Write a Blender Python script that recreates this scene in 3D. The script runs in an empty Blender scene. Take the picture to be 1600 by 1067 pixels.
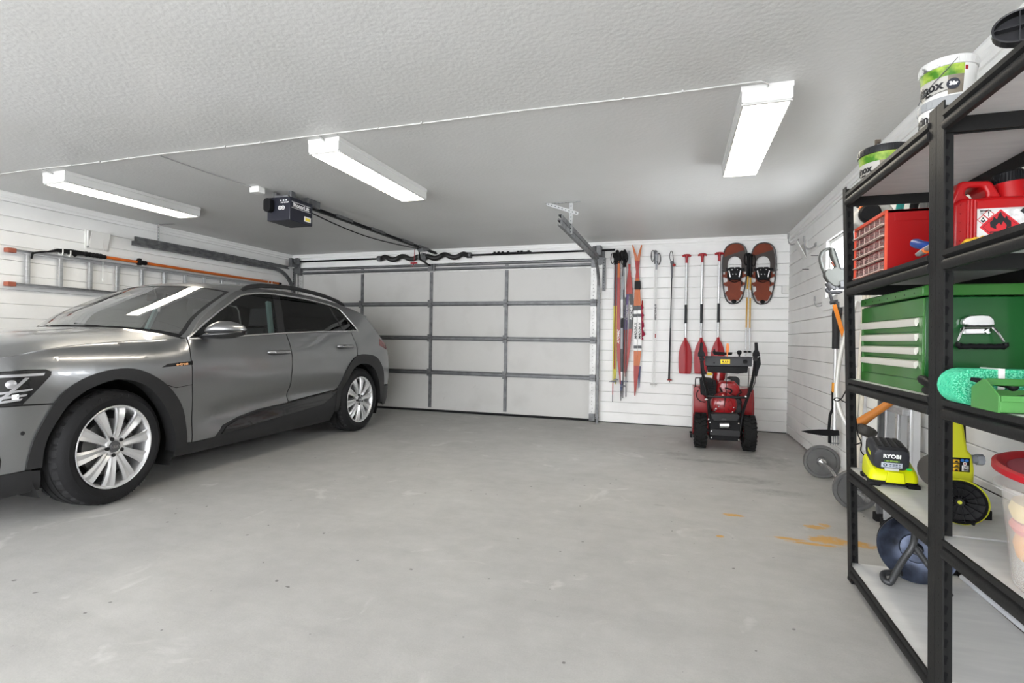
import bpy, bmesh, math, random
from mathutils import Vector as V, Matrix as M
random.seed(7)
PI = math.pi
sc = bpy.context.scene
COL = sc.collection
XL, XR, Y, H = -5.995, 1.265, 6.97, 2.4

# ------------------------------------------------------------------ materials
MATS = {}
def mat(name, c, rough=.5, metal=0., c2=None, ns=8., nd=4., bump=0., bs=60., coat=0., emit=0., spec=.3, trans=0., alpha=1., stretch=None, mixlo=.35, mixhi=.65, coat_rough=.05):
    """principled material, with an optional second colour mixed in by noise and an optional fine bump"""
    if name in MATS: return MATS[name]
    m = bpy.data.materials.new(name); m.use_nodes = True
    nt = m.node_tree; p = nt.nodes['Principled BSDF']
    p.inputs['Base Color'].default_value = (*c, 1); p.inputs['Roughness'].default_value = rough
    p.inputs['Metallic'].default_value = metal; p.inputs['Specular IOR Level'].default_value = spec
    p.inputs['Coat Weight'].default_value = coat; p.inputs['Coat Roughness'].default_value = coat_rough
    if trans: p.inputs['Transmission Weight'].default_value = trans
    if alpha < 1: p.inputs['Alpha'].default_value = alpha
    if emit:
        p.inputs['Emission Color'].default_value = (*c, 1); p.inputs['Emission Strength'].default_value = emit
    tc = nt.nodes.new('ShaderNodeTexCoord'); src = tc.outputs['Object']
    if stretch:
        mp = nt.nodes.new('ShaderNodeMapping'); mp.inputs['Scale'].default_value = stretch
        nt.links.new(src, mp.inputs['Vector']); src = mp.outputs['Vector']
    if c2 is not None:
        n = nt.nodes.new('ShaderNodeTexNoise'); n.inputs['Scale'].default_value = ns; n.inputs['Detail'].default_value = nd
        r = nt.nodes.new('ShaderNodeValToRGB'); r.color_ramp.elements[0].position = mixlo; r.color_ramp.elements[1].position = mixhi
        r.color_ramp.elements[0].color = (*c, 1); r.color_ramp.elements[1].color = (*c2, 1)
        nt.links.new(src, n.inputs['Vector']); nt.links.new(n.outputs['Fac'], r.inputs['Fac']); nt.links.new(r.outputs['Color'], p.inputs['Base Color'])
    if bump:
        n2 = nt.nodes.new('ShaderNodeTexNoise'); n2.inputs['Scale'].default_value = bs; n2.inputs['Detail'].default_value = 3
        b = nt.nodes.new('ShaderNodeBump'); b.inputs['Strength'].default_value = bump; b.inputs['Distance'].default_value = .01
        nt.links.new(src, n2.inputs['Vector']); nt.links.new(n2.outputs['Fac'], b.inputs['Height']); nt.links.new(b.outputs['Normal'], p.inputs['Normal'])
    MATS[name] = m
    return m

def glassmat(name, tint, refl=.12, rough=.02, edge=1.5):
    """thin window glass: tinted see-through plus a fresnel reflection"""
    if name in MATS: return MATS[name]
    m = bpy.data.materials.new(name); m.use_nodes = True; nt = m.node_tree; nt.nodes.clear()
    o = nt.nodes.new('ShaderNodeOutputMaterial'); mx = nt.nodes.new('ShaderNodeMixShader')
    t = nt.nodes.new('ShaderNodeBsdfTransparent'); t.inputs['Color'].default_value = (*tint, 1)
    g = nt.nodes.new('ShaderNodeBsdfGlossy'); g.inputs['Roughness'].default_value = rough
    f = nt.nodes.new('ShaderNodeFresnel'); f.inputs['IOR'].default_value = edge
    ge = nt.nodes.new('ShaderNodeNewGeometry'); io = nt.nodes.new('ShaderNodeMath'); io.operation = 'MULTIPLY_ADD'; io.inputs[1].default_value = 1 / edge - edge; io.inputs[2].default_value = edge
    nt.links.new(ge.outputs['Backfacing'], io.inputs[0]); nt.links.new(io.outputs[0], f.inputs['IOR'])
    a = nt.nodes.new('ShaderNodeMath'); a.operation = 'MULTIPLY_ADD'; a.inputs[1].default_value = 1.0; a.inputs[2].default_value = refl - .04; a.use_clamp = True
    nt.links.new(f.outputs[0], a.inputs[0]); nt.links.new(a.outputs[0], mx.inputs['Fac'])
    nt.links.new(t.outputs[0], mx.inputs[1]); nt.links.new(g.outputs[0], mx.inputs[2]); nt.links.new(mx.outputs[0], o.inputs['Surface'])
    MATS[name] = m
    return m

# ------------------------------------------------------------------ mesh builder
def frame(d):
    d = V(d).normalized()
    a = V((0, 0, 1)) if abs(d.z) < .9 else V((1, 0, 0))
    u = a.cross(d).normalized()
    return u, d.cross(u), d

class MB:
    """collects shapes (world coordinates when given the thing they belong to) into one mesh"""
    def __init__(s, root=None):
        s.o = V(root.location) if root is not None else V((0, 0, 0))
        s.v = []; s.f = []; s.mi = []; s.k = 0; s.T = None
    def add(s, vs, fs):
        n = len(s.v)
        for p in vs:
            p = V(p)
            if s.T is not None: p = s.T @ p
            s.v.append(p - s.o)
        for f in fs: s.f.append([i + n for i in f]); s.mi.append(s.k)
        return s
    def box(s, c, size, rot=None):
        hx, hy, hz = [q / 2 for q in size]; c = V(c)
        R = rot if rot is not None else M.Identity(3)
        vs = [c + R @ V((x * hx, y * hy, z * hz)) for x in (-1, 1) for y in (-1, 1) for z in (-1, 1)]
        return s.add(vs, [(0, 1, 3, 2), (4, 6, 7, 5), (0, 4, 5, 1), (2, 3, 7, 6), (0, 2, 6, 4), (1, 5, 7, 3)])
    def bx(s, x0, x1, y0, y1, z0, z1):
        return s.box(((x0 + x1) / 2, (y0 + y1) / 2, (z0 + z1) / 2), (abs(x1 - x0), abs(y1 - y0), abs(z1 - z0)))
    def bar(s, a, b, w, t, up=(0, 0, 1)):
        """rectangular bar from a to b: w across, t along up"""
        a, b = V(a), V(b); d = (b - a); L = d.length; d.normalize(); u = V(up); x = u.cross(d)
        if x.length < 1e-4: x = V((1, 0, 0)).cross(d)
        x.normalize(); u = d.cross(x)
        R = M((x, d, u)).transposed()
        return s.box((a + b) / 2, (w, L, t), R)
    def loft(s, rings, closed=True, c0=True, c1=True):
        n = len(rings[0]); vs = [p for r in rings for p in r]; fs = []
        for i in range(len(rings) - 1):
            for j in range(n if closed else n - 1):
                k = (j + 1) % n
                fs.append((i * n + j, i * n + k, (i + 1) * n + k, (i + 1) * n + j))
        if closed and c0: fs.append(tuple(range(n))[::-1])
        if closed and c1: fs.append(tuple(range((len(rings) - 1) * n, len(rings) * n)))
        return s.add(vs, fs)
    def cyl(s, a, b, r, r2=None, n=16, cap=True):
        a, b = V(a), V(b); u, w, d = frame(b - a); r2 = r if r2 is None else r2
        ring = lambda c, q: [c + (u * math.cos(2 * PI * i / n) + w * math.sin(2 * PI * i / n)) * q for i in range(n)]
        return s.loft([ring(a, r), ring(b, r2)], True, cap, cap)
    def tube(s, pts, r, n=8, closed=False, flat=1.):
        pts = [V(p) for p in pts]; rings = []; m = len(pts)
        rr = r if isinstance(r, (list, tuple)) else [r] * m
        u = None
        for i, p in enumerate(pts):
            if closed: d = (pts[(i + 1) % m] - pts[i - 1])
            else: d = (pts[min(i + 1, m - 1)] - pts[max(i - 1, 0)])
            d.normalize()
            if u is None: u, w, _ = frame(d)
            else:
                u = u - d * u.dot(d)
                if u.length < 1e-5: u = frame(d)[0]
                u.normalize(); w = d.cross(u)
            rings.append([p + (u * math.cos(2 * PI * j / n) + w * math.sin(2 * PI * j / n) * flat) * rr[i] for j in range(n)])
        if closed: rings.append(rings[0]); return s.loft(rings, True, False, False)
        return s.loft(rings)
    def lathe(s, prof, o, ax=(0, 0, 1), n=32, cap0=False, cap1=False):
        o = V(o); u, w, d = frame(ax)
        rings = [[o + d * h + (u * math.cos(2 * PI * i / n) + w * math.sin(2 * PI * i / n)) * r for i in range(n)] for r, h in prof]
        return s.loft(rings, True, cap0, cap1)
    def prism(s, poly, o, ux, uy, depth):
        """polygon in the plane (ux, uy) at o, extruded along ux x uy by depth"""
        o, ux, uy = V(o), V(ux), V(uy); nz = ux.cross(uy).normalized()
        a = [o + ux * x + uy * y for x, y in poly]
        return s.loft([a, [p + nz * depth for p in a]])
    def ball(s, c, r, n=12, m=8):
        r = (r, r, r) if isinstance(r, (int, float)) else r; c = V(c)
        rings = [[c + V((r[0] * math.sin(PI * i / m) * math.cos(2 * PI * j / n), r[1] * math.sin(PI * i / m) * math.sin(2 * PI * j / n), r[2] * math.cos(PI * i / m))) for j in range(n)] for i in range(1, m)]
        k = len(s.v); s.loft(rings, True, False, False)
        t = len(s.v); s.add([c + V((0, 0, r[2])), c - V((0, 0, r[2]))], [])
        for j in range(n):
            s.f.append([t, k + j, k + (j + 1) % n]); s.mi.append(s.k)
            q = k + (m - 2) * n; s.f.append([t + 1, q + (j + 1) % n, q + j]); s.mi.append(s.k)
        return s
    def build(s, name, m, parent=None, ang=38, bev=0., seg=2, weld=False, recalc=True, subd=0):
        me = bpy.data.meshes.new(name)
        bm = bmesh.new()
        vs = [bm.verts.new(p) for p in s.v]
        for f, k in zip(s.f, s.mi):
            try: q = bm.faces.new([vs[i] for i in f])
            except ValueError: continue
            q.material_index = k; q.smooth = True
        if weld: bmesh.ops.remove_doubles(bm, verts=bm.verts, dist=1e-5)
        if recalc: bmesh.ops.recalc_face_normals(bm, faces=bm.faces)
        ca = math.radians(ang)
        for e in bm.edges:
            if len(e.link_faces) == 2 and e.calc_face_angle(0) > ca: e.smooth = False
        bm.to_mesh(me); bm.free()
        for q in (m if isinstance(m, (list, tuple)) else [m]): me.materials.append(q)
        o = bpy.data.objects.new(name, me); COL.objects.link(o)
        if parent is not None: o.parent = parent
        if bev:
            b = o.modifiers.new('edge', 'BEVEL'); b.width = bev; b.segments = seg; b.limit_method = 'ANGLE'; b.angle_limit = math.radians(40)
        if subd:
            b = o.modifiers.new('smooth', 'SUBSURF'); b.levels = subd; b.render_levels = subd
        if parent is None: o.location = s.o
        return o

def tag(o, label, cat, group=None, kind=None):
    o['label'] = label; o['category'] = cat
    if group: o['group'] = group
    if kind: o['kind'] = kind
    return o
def thing(name, loc, label, cat, group=None, rz=0., rot=None):
    o = bpy.data.objects.new(name, None); o.empty_display_size = .05; COL.objects.link(o)
    o.location = loc; o.rotation_euler = rot if rot else (0, 0, rz)
    return tag(o, label, cat, group)
def struct(o):
    o['kind'] = 'structure'; return o
def lab(o, label):
    o['label'] = label; return o
def kids(o): return [c for c in bpy.data.objects if c.parent == o]
def dup(root, loc, label, rz=None):
    """copy of a thing together with its parts and sub-parts"""
    r = root.copy(); COL.objects.link(r); r.location = loc; r['label'] = label
    if rz is not None: r.rotation_euler.z = rz
    for ch in kids(root):
        c = ch.copy(); COL.objects.link(c); c.parent = r
        for g in kids(ch):
            d = g.copy(); COL.objects.link(d); d.parent = c
    return r
def text(name, body, size, m, parent, o, ux, uy, root=None, ext=.0006, align='CENTER', bold=0., sx=1., ital=0.):
    """raised lettering in the plane (ux, uy) at o, world coordinates when root is given"""
    cu = bpy.data.curves.new(name, 'FONT'); cu.body = body; cu.size = size; cu.extrude = ext; cu.align_x = align; cu.align_y = 'CENTER'; cu.offset = bold; cu.shear = ital; cu.resolution_u = 4
    t = bpy.data.objects.new(name, cu)
    COL.objects.link(t); bpy.context.view_layer.update()
    me = bpy.data.meshes.new_from_object(t.evaluated_get(bpy.context.evaluated_depsgraph_get()))
    bpy.data.objects.remove(t)
    ux, uy = V(ux).normalized(), V(uy).normalized(); nz = ux.cross(uy)
    o = V(o) - (V(root.location) if root is not None else V((0, 0, 0)))
    for v in me.vertices: c = v.co.copy(); v.co = o + ux * c.x * sx + uy * c.y + nz * c.z
    me.materials.clear(); me.materials.append(m); me.name = name
    ob = bpy.data.objects.new(name, me); COL.objects.link(ob); ob.parent = parent
    return ob
def arc(c, r, a0, a1, n, ux=(1, 0, 0), uy=(0, 0, 1)):
    c, ux, uy = V(c), V(ux), V(uy)
    return [c + ux * r * math.cos(a0 + (a1 - a0) * i / n) + uy * r * math.sin(a0 + (a1 - a0) * i / n) for i in range(n + 1)]
def smooth_path(pts, k=6):
    pts = [V(p) for p in pts]; out = []
    for i in range(len(pts) - 1):
        p0, p1, p2, p3 = pts[max(i - 1, 0)], pts[i], pts[i + 1], pts[min(i + 2, len(pts) - 1)]
        for j in range(k):
            t = j / k
            out.append(.5 * ((2 * p1) + (p2 - p0) * t + (2 * p0 - 5 * p1 + 4 * p2 - p3) * t * t + (3 * p1 - p0 - 3 * p2 + p3) * t ** 3))
    return out + [pts[-1]]
def rrect(w, h, r, n=4):
    out = []
    for cx, cy, a in ((w / 2 - r, h / 2 - r, 0), (-w / 2 + r, h / 2 - r, PI / 2), (-w / 2 + r, -h / 2 + r, PI), (w / 2 - r, -h / 2 + r, 1.5 * PI)):
        out += [(cx + r * math.cos(a + PI / 2 * i / n), cy + r * math.sin(a + PI / 2 * i / n)) for i in range(n + 1)]
    return out

# shared materials
WHITE = mat('white_paint', (.80, .80, .79), .55, bump=.12, bs=140)
PLAST_W = mat('white_plastic', (.68, .68, .665), .4)
BLACK = mat('black_plastic', (.009, .009, .010), .45, spec=.1)
RUBBER = mat('black_rubber', (.016, .016, .017), .75, bump=.15, bs=200, spec=.1)
STEEL = mat('galvanised_steel', (.19, .194, .20), .5, .45, c2=(.11, .113, .118), ns=14)
DSTEEL = mat('dark_steel', (.17, .175, .18), .5, .5, c2=(.12, .123, .128), ns=10)
ALU = mat('aluminium', (.62, .63, .64), .38, .85, c2=(.5, .51, .52), ns=20, stretch=(1, 1, 6))
CHROME = mat('chrome', (.8, .8, .81), .12, 1.)
RED = mat('red_plastic', (.30, .008, .014), .38)
ORANGE = mat('orange_plastic', (.56, .125, .018), .42)
LIME = mat('lime_plastic', (.62, .66, .02), .42)
TXTW = mat('white_print', (.85, .85, .85), .5)
TXTB = mat('black_print', (.015, .015, .018), .5)
# ================================================================== the room
def floor_mat():
    m = bpy.data.materials.new('painted_concrete'); m.use_nodes = True; nt = m.node_tree; p = nt.nodes['Principled BSDF']
    N = nt.nodes.new; L = nt.links.new
    tc = N('ShaderNodeTexCoord')
    def noise(sc_, d, rough=.6, vec=None, dist=0.):
        n = N('ShaderNodeTexNoise'); n.inputs['Scale'].default_value = sc_; n.inputs['Detail'].default_value = d; n.inputs['Roughness'].default_value = rough; n.inputs['Distortion'].default_value = dist
        L(vec or tc.outputs['Object'], n.inputs['Vector']); return n.outputs['Fac']
    def ramp(f, a, b, c0, c1):
        r = N('ShaderNodeValToRGB'); r.color_ramp.elements[0].position = a; r.color_ramp.elements[1].position = b
        r.color_ramp.elements[0].color = (*c0, 1); r.color_ramp.elements[1].color = (*c1, 1); L(f, r.inputs['Fac']); return r.outputs['Color']
    def mix(f, a, b, bt='MIX'):
        x = N('ShaderNodeMix'); x.data_type = 'RGBA'; x.blend_type = bt
        if isinstance(f, float): x.inputs['Factor'].default_value = f
        else: L(f, x.inputs['Factor'])
        L(a, x.inputs[6])
        if isinstance(b, tuple): x.inputs[7].default_value = (*b, 1)
        else: L(b, x.inputs[7])
        return x.outputs[2]
    base = ramp(noise(1.1, 5, .62, dist=.3), .3, .72, (.375, .37, .36), (.45, .445, .432))
    base = mix(.55, base, ramp(noise(7, 6, .7), .35, .7, (.86, .86, .85), (1.07, 1.07, 1.07)), 'MULTIPLY')
    mp = N('ShaderNodeMapping'); mp.inputs['Scale'].default_value = (1, 5, 1); mp.inputs['Rotation'].default_value = (0, 0, .15); L(tc.outputs['Object'], mp.inputs['Vector'])
    base = mix(.22, base, ramp(noise(2.2, 5, .7, mp.outputs['Vector']), .45, .75, (1.06, 1.06, 1.06), (.76, .76, .75)), 'MULTIPLY')
    base = mix(ramp(noise(2.6, 4, .6, dist=1.), .62, .70, (0, 0, 0), (.6, .6, .6)), base, (.55, .545, .53))       # pale worn patches
    base = mix(ramp(noise(24, 1, .4), .775, .80, (0, 0, 0), (.8, .8, .8)), base, (.11, .105, .10))                # dark specks
    sep = N('ShaderNodeSeparateXYZ'); L(tc.outputs['Object'], sep.inputs[0])
    def math_(op, a, b=None):
        x = N('ShaderNodeMath'); x.operation = op
        for i, q in enumerate((a, b)):
            if q is None: continue
            if isinstance(q, (int, float)): x.inputs[i].default_value = q
            else: L(q, x.inputs[i])
        return x.outputs[0]
    def blob(cx, cy, rx, ry):
        dx = math_('DIVIDE', math_('SUBTRACT', sep.outputs[0], cx), rx); dy = math_('DIVIDE', math_('SUBTRACT', sep.outputs[1], cy), ry)
        return math_('SUBTRACT', 1., math_('ADD', math_('MULTIPLY', dx, dx), math_('MULTIPLY', dy, dy)))
    acc = None
    for q in ((.60, 3.24, .14, .03), (.82, 3.29, .16, .10), (.98, 3.28, .10, .07), (.80, 3.5, .10, .05), (.244, 3.145, .03, .03), (.35, 3.56, .10, .04), (.72, 3.2, .2, .03), (.86, 3.56, .05, .05)):
        b = math_('MAXIMUM', blob(*q), 0.); acc = b if acc is None else math_('MAXIMUM', acc, b)
    st = math_('MULTIPLY', math_('POWER', acc, .6), noise(16, 5, .75))
    base = mix(ramp(st, .30, .44, (0, 0, 0), (.85, .85, .85)), base, (.56, .29, .03))                          # spilt ochre paint
    acc = None
    for q in ((.0, 5.3, .16, .13), (.5, 4.5, .42, .16), (.75, 5.3, .35, .5), (-.1, 3.6, .05, .03), (.72, 4.2, .3, .12), (.3, 5.1, .5, .1)):
        b = math_('MAXIMUM', blob(*q), 0.); acc = b if acc is None else math_('MAXIMUM', acc, b)
    base = mix(ramp(math_('MULTIPLY', math_('POWER', acc, .5), noise(9, 6, .75)), .30, .62, (0, 0, 0), (.75, .75, .75)), base, (.20, .195, .185))        # old oil marks
    base = mix(.5, base, ramp(noise(170, 2, .6), .3, .7, (.90, .90, .90), (1.08, 1.08, 1.08)), 'MULTIPLY')
    L(base, p.inputs['Base Color'])
    rr = N('ShaderNodeMapRange'); rr.inputs[3].default_value = .42; rr.inputs[4].default_value = .7; L(noise(3, 4), rr.inputs[0]); L(rr.outputs[0], p.inputs['Roughness'])
    b = N('ShaderNodeBump'); b.inputs['Strength'].default_value = .12; b.inputs['Distance'].default_value = .01; L(noise(45, 6, .7), b.inputs['Height']); L(b.outputs[0], p.inputs['Normal'])
    return m
def wall_mat(name, c, dirt):
    return mat(name, c, .5, c2=dirt, ns=3.2, nd=6, mixlo=.45, mixhi=.95, bump=.10, bs=30)
WALLM = wall_mat('white_boards', (.80, .80, .79), (.69, .69, .68))
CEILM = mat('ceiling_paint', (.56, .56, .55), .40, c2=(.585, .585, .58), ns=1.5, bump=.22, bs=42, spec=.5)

Y0 = -3.3
b = MB(); b.bx(XL - .2, XR + .2, Y0, Y + .3, -.1, 0); struct(b.build('floor', floor_mat()))
b = MB(); b.bx(XL - .2, XR + .2, Y0, Y + .3, H, H + .1); struct(b.build('ceiling', CEILM))

def boards(b, segs, phase, pitch=.1365, top=H, gap=.0022):
    """horizontal boards with a narrow groove between them; segs(z0, z1) gives the runs (place function) along the wall"""
    z = phase - pitch * math.ceil(phase / pitch)
    while z < top:
        z0, z1 = max(z + gap, .015), min(z + pitch - gap, top)
        if z1 - z0 > .004:
            for f, a0, a1 in segs(z0, z1): f(a0, a1, z0, z1)
        z += pitch
c = .0035
def board_x(b, x, side):                       # wall facing +x or -x
    def f(y0, y1, z0, z1):
        pr = [(0, z0), (.018, z0), (.0215, z0 + c), (.0215, z1 - c), (.018, z1), (0, z1)]
        ring = lambda y: [V((x + side * (d - .0215), y, z)) for d, z in pr]
        b.loft([ring(y0), ring(y1)])
    return f
def board_y(b, y):
    def f(x0, x1, z0, z1):
        pr = [(0, z0), (.018, z0), (.0215, z0 + c), (.0215, z1 - c), (.018, z1), (0, z1)]
        ring = lambda x: [V((x, y - d + .0215, z)) for d, z in pr]
        b.loft([ring(x0), ring(x1)])
    return f
# left wall
b = MB(); f = board_x(b, XL, 1); b.k = 0
boards(b, lambda z0, z1: [(f, Y0, Y)], .131, gap=.0012); b.k = 1; b.bx(XL - .2, XL - .021, Y0, Y + .3, 0, H)
GROOVE = mat('board_backing', (.12, .12, .115), .9)
struct(b.build('wall_left', [WALLM, GROOVE], recalc=True))
# right wall with the window opening
WY0, WY1, WZ0, WZ1 = 4.30, 5.235, 1.50, 2.00
def segs_r(z0, z1):
    if z1 > WZ0 and z0 < WZ1: return [(f, Y0, WY0), (f, WY1, Y)]
    return [(f, Y0, Y)]
b = MB(); f = board_x(b, XR, -1); boards(b, segs_r, .106, gap=.0018)
b.k = 1
for q in ((Y0, WY0, 0, H), (WY1, Y + .3, 0, H), (WY0, WY1, 0, WZ0), (WY0, WY1, WZ1, H)): b.bx(XR + .021, XR + .04, *q)
struct(b.build('wall_right', [WALLM, GROOVE]))
# back wall around the garage door opening
DX0, DX1, DZ = -5.905, -1.03, 2.193
def segs_b(z0, z1):
    if z0 >= DZ - .05: return [(f, XL, XR)]
    return [(f, XL, DX0), (f, DX1, XR)]
b = MB(); f = board_y(b, Y); boards(b, segs_b, .008, gap=.0013)
b.k = 1
b.bx(XL, DX0, Y + .021, Y + .2, 0, H); b.bx(DX1, XR, Y + .021, Y + .2, 0, H); b.bx(DX0, DX1, Y + .021, Y + .2, DZ, H)
struct(b.build('wall_back', [WALLM, GROOVE]))
# cornice strips
def cornice(name, a, bb, n):
    """stepped moulding along the edge of the ceiling; n points into the room"""
    a, bb, n = V(a), V(bb), V(n)
    pr = [(0, 0), (.034, 0), (.034, -.012), (.022, -.030), (.022, -.050), (.012, -.058), (.012, -.082), (0, -.082)]
    q = MB(); q.loft([[p + n * x + V((0, 0, z)) for x, z in pr] for p in (a, bb)]); return struct(q.build(name, WHITE, ang=25))
cornice('trim_1', (XL, Y - .0, H), (XR, Y - .0, H), (0, -1, 0))
cornice('trim_2', (XL, Y0, H), (XL, Y - .034, H), (1, 0, 0))
cornice('trim_3', (XR, Y0, H), (XR, Y - .034, H), (-1, 0, 0))
# window in the right wall
w = MB()
for q in ((WY0 - .105, WY1 + .105, WZ1, WZ1 + .11), (WY0 - .105, WY1 + .105, WZ0 - .11, WZ0), (WY0 - .105, WY0, WZ0, WZ1), (WY1, WY1 + .105, WZ0, WZ1)):
    w.bx(XR - .024, XR, q[0], q[1], q[2], q[3])
wf = struct(w.build('window_1', WHITE, bev=.003))
w = MB()
for q in ((WY0, WY1, WZ1 - .03, WZ1), (WY0, WY1, WZ0, WZ0 + .03), (WY0, WY0 + .03, WZ0 + .03, WZ1 - .03), (WY1 - .03, WY1, WZ0 + .03, WZ1 - .03)):
    w.bx(XR + .006, XR + .034, *q)
w.build('window_frame', WHITE, wf, bev=.003)
w = MB(); w.bx(XR + .018, XR + .022, WY0 + .03, WY1 - .03, WZ0 + .03, WZ1 - .03); w.build('window_glass', glassmat('clear_glass', (.96, .97, .97), .06), wf)

# ------------------------------------------------------------------ sectional garage door (door_1)
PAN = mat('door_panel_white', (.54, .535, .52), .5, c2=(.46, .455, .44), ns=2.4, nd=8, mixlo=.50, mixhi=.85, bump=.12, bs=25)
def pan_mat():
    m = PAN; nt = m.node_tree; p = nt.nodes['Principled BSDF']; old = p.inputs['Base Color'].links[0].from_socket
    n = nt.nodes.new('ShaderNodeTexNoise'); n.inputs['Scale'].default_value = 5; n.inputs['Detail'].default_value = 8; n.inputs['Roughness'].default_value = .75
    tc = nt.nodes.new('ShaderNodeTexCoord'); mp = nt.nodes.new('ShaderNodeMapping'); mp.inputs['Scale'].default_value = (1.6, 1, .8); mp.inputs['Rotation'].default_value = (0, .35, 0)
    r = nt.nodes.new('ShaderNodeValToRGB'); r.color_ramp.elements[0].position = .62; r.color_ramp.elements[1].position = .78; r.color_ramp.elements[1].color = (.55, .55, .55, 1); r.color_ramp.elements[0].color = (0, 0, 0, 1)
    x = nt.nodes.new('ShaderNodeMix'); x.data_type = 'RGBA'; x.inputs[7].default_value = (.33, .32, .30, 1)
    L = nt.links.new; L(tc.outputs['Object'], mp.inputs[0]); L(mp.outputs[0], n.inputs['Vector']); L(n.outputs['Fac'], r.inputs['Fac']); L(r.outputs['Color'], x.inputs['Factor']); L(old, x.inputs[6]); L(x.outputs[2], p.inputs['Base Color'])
pan_mat()
door = bpy.data.objects.new('door_1', None); COL.objects.link(door); door.location = (-3.46, Y + .05, 0); struct(door)
ZS = [.03, .585, 1.093, 1.60, 2.19]
for i in range(4):
    q = MB(door); q.bx(DX0 + .005, DX1 - .005, Y + .045, Y + .085, ZS[i] + .002, ZS[i + 1] - .002); q.build('door_panel', PAN, door, bev=.003)
FY = Y + .045
def hat(b, x0, x1, z, h=.062, d=.05):
    """folded steel strut along x"""
    pr = [(0, -h / 2), (.006, -h / 2), (.006, -h * .32), (d, -h * .22), (d, h * .22), (.006, h * .32), (.006, h / 2), (0, h / 2)]
    b.loft([[V((x, FY - y, z + q)) for y, q in pr] for x in (x0, x1)])
for z in ZS[1:4]:
    q = MB(door); hat(q, DX0 + .02, DX1 - .03, z, .066); q.build('reinforcing_strut', DSTEEL, door, ang=20)
q = MB(door); hat(q, DX0 + .02, DX1 - .03, 2.115, .046, .045); q.build('reinforcing_strut', DSTEEL, door, ang=20)
q = MB(door); hat(q, DX0 + .02, DX1 - .03, 2.172, .034, .05); q.build('reinforcing_strut', DSTEEL, door, ang=20)
for x in (-4.697, -3.51, -2.329):
    for i in range(4):
        q = MB(door); q.bx(x - .024, x + .024, FY - .014, FY, ZS[i] + .03, ZS[i + 1] - .032)
        for j in range(9):
            zz = ZS[i] + .06 + j * (ZS[i + 1] - ZS[i] - .12) / 8
            q.cyl((x, FY - .014, zz), (x, FY - .018, zz), .006, n=8)
        q.build('stile', STEEL, door, bev=.002)
    for z in ZS[1:4]:
        q = MB(door); q.bx(x - .03, x + .03, FY - .058, FY - .05, z - .055, z + .055); q.cyl((x - .028, FY - .064, z), (x + .028, FY - .064, z), .009, n=10)
        for sx in (-1, 1):
            for sz in (-1, 1): q.cyl((x + sx * .017, FY - .058, z + sz * .04), (x + sx * .017, FY - .064, z + sz * .04), .006, n=6)
        q.build('hinge', STEEL, door, bev=.001)
ENDS = mat('pale_steel', (.62, .62, .61), .5, .3, c2=(.5, .5, .49), ns=12)
for x, s in ((DX1 - .055, 1), (DX0 + .055, -1)):
    for i in range(4):
        q = MB(door); q.k = 0; q.bx(x - .045, x + .04, FY - .016, FY, ZS[i] + .01, ZS[i + 1] - .01); q.k = 1
        for j in range(10):
            zz = ZS[i] + .05 + j * .048
            if zz < ZS[i + 1] - .03: q.cyl((x + random.choice((-.012, .004)), FY - .0165, zz), (x - .004, FY - .0172, zz), .006, n=8)
        q.build('end_stile', [ENDS, DSTEEL], door, bev=.002)
    for z in (.06, .585, 1.093, 1.60, 2.12):
        q = MB(door); q.bx(x - .04, x + .04, FY - .05, FY - .016, z - .045, z + .045); q.cyl((x, FY - .045, z), (x + s * .095, FY - .045, z), .008, n=8); q.cyl((x + s * .07, FY - .045, z), (x + s * .09, FY - .045, z), .022, n=14)
        q.build('roller_bracket', STEEL, door, bev=.002)
q = MB(door); q.bx(DX0 + .005, DX1 - .005, Y + .03, Y + .09, 0, .03); q.build('bottom_seal', RUBBER, door, bev=.008)
q = MB(door); q.bx(DX0 + .09, DX1 - .1, FY - .02, FY, 2.072, 2.086); q.build('top_rail', ENDS, door)
q = MB(door); q.bx(-3.52, -3.46, FY - .085, FY - .05, 2.10, 2.18); q.bx(-3.545, -3.435, FY - .06, FY - .045, 2.08, 2.185); q.build('arm_bracket', STEEL, door, bev=.002)

# camera, light, world
cam = bpy.data.cameras.new('camera'); cam.sensor_width = 36; cam.sensor_fit = 'HORIZONTAL'; cam.lens = 811.65 / 1600 * 36; cam.clip_start = .05
co = bpy.data.objects.new('camera', cam); COL.objects.link(co)
yaw, pit, rol = .308827976, -.00476834816, .0143178069
F = V((-math.sin(yaw) * math.cos(pit), math.cos(yaw) * math.cos(pit), math.sin(pit))); R = V((math.cos(yaw), math.sin(yaw), 0)); U = R.cross(F)
R2 = R * math.cos(rol) + U * math.sin(rol); U2 = -R * math.sin(rol) + U * math.cos(rol)
co.matrix_world = M.Translation((0, 0, 1.09539085)) @ M((R2, U2, -F)).transposed().to_4x4()
sc.camera = co
wd = bpy.data.worlds.new('daylight'); sc.world = wd; wd.use_nodes = True
bg = wd.node_tree.nodes['Background']; bg.inputs[0].default_value = (.965, .98, 1, 1); bg.inputs[1].default_value = 4.6
al = bpy.data.lights.new('window_daylight', 'AREA'); al.shape = 'RECTANGLE'; al.size = 1.8; al.size_y = 1.4; al.energy = 105; al.color = (.95, .98, 1)
alo = bpy.data.objects.new('window_daylight', al); COL.objects.link(alo); alo.location = (XR + 1.2, 4.8, 1.95); alo.rotation_euler = (0, math.radians(84), 0)
sc.view_settings.view_transform = 'Standard'; sc.view_settings.look = 'None'; sc.view_settings.gamma = 1; sc.view_settings.exposure = 1.48; sc.view_settings.use_curve_mapping = False
sc.cycles.use_denoising = True
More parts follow.
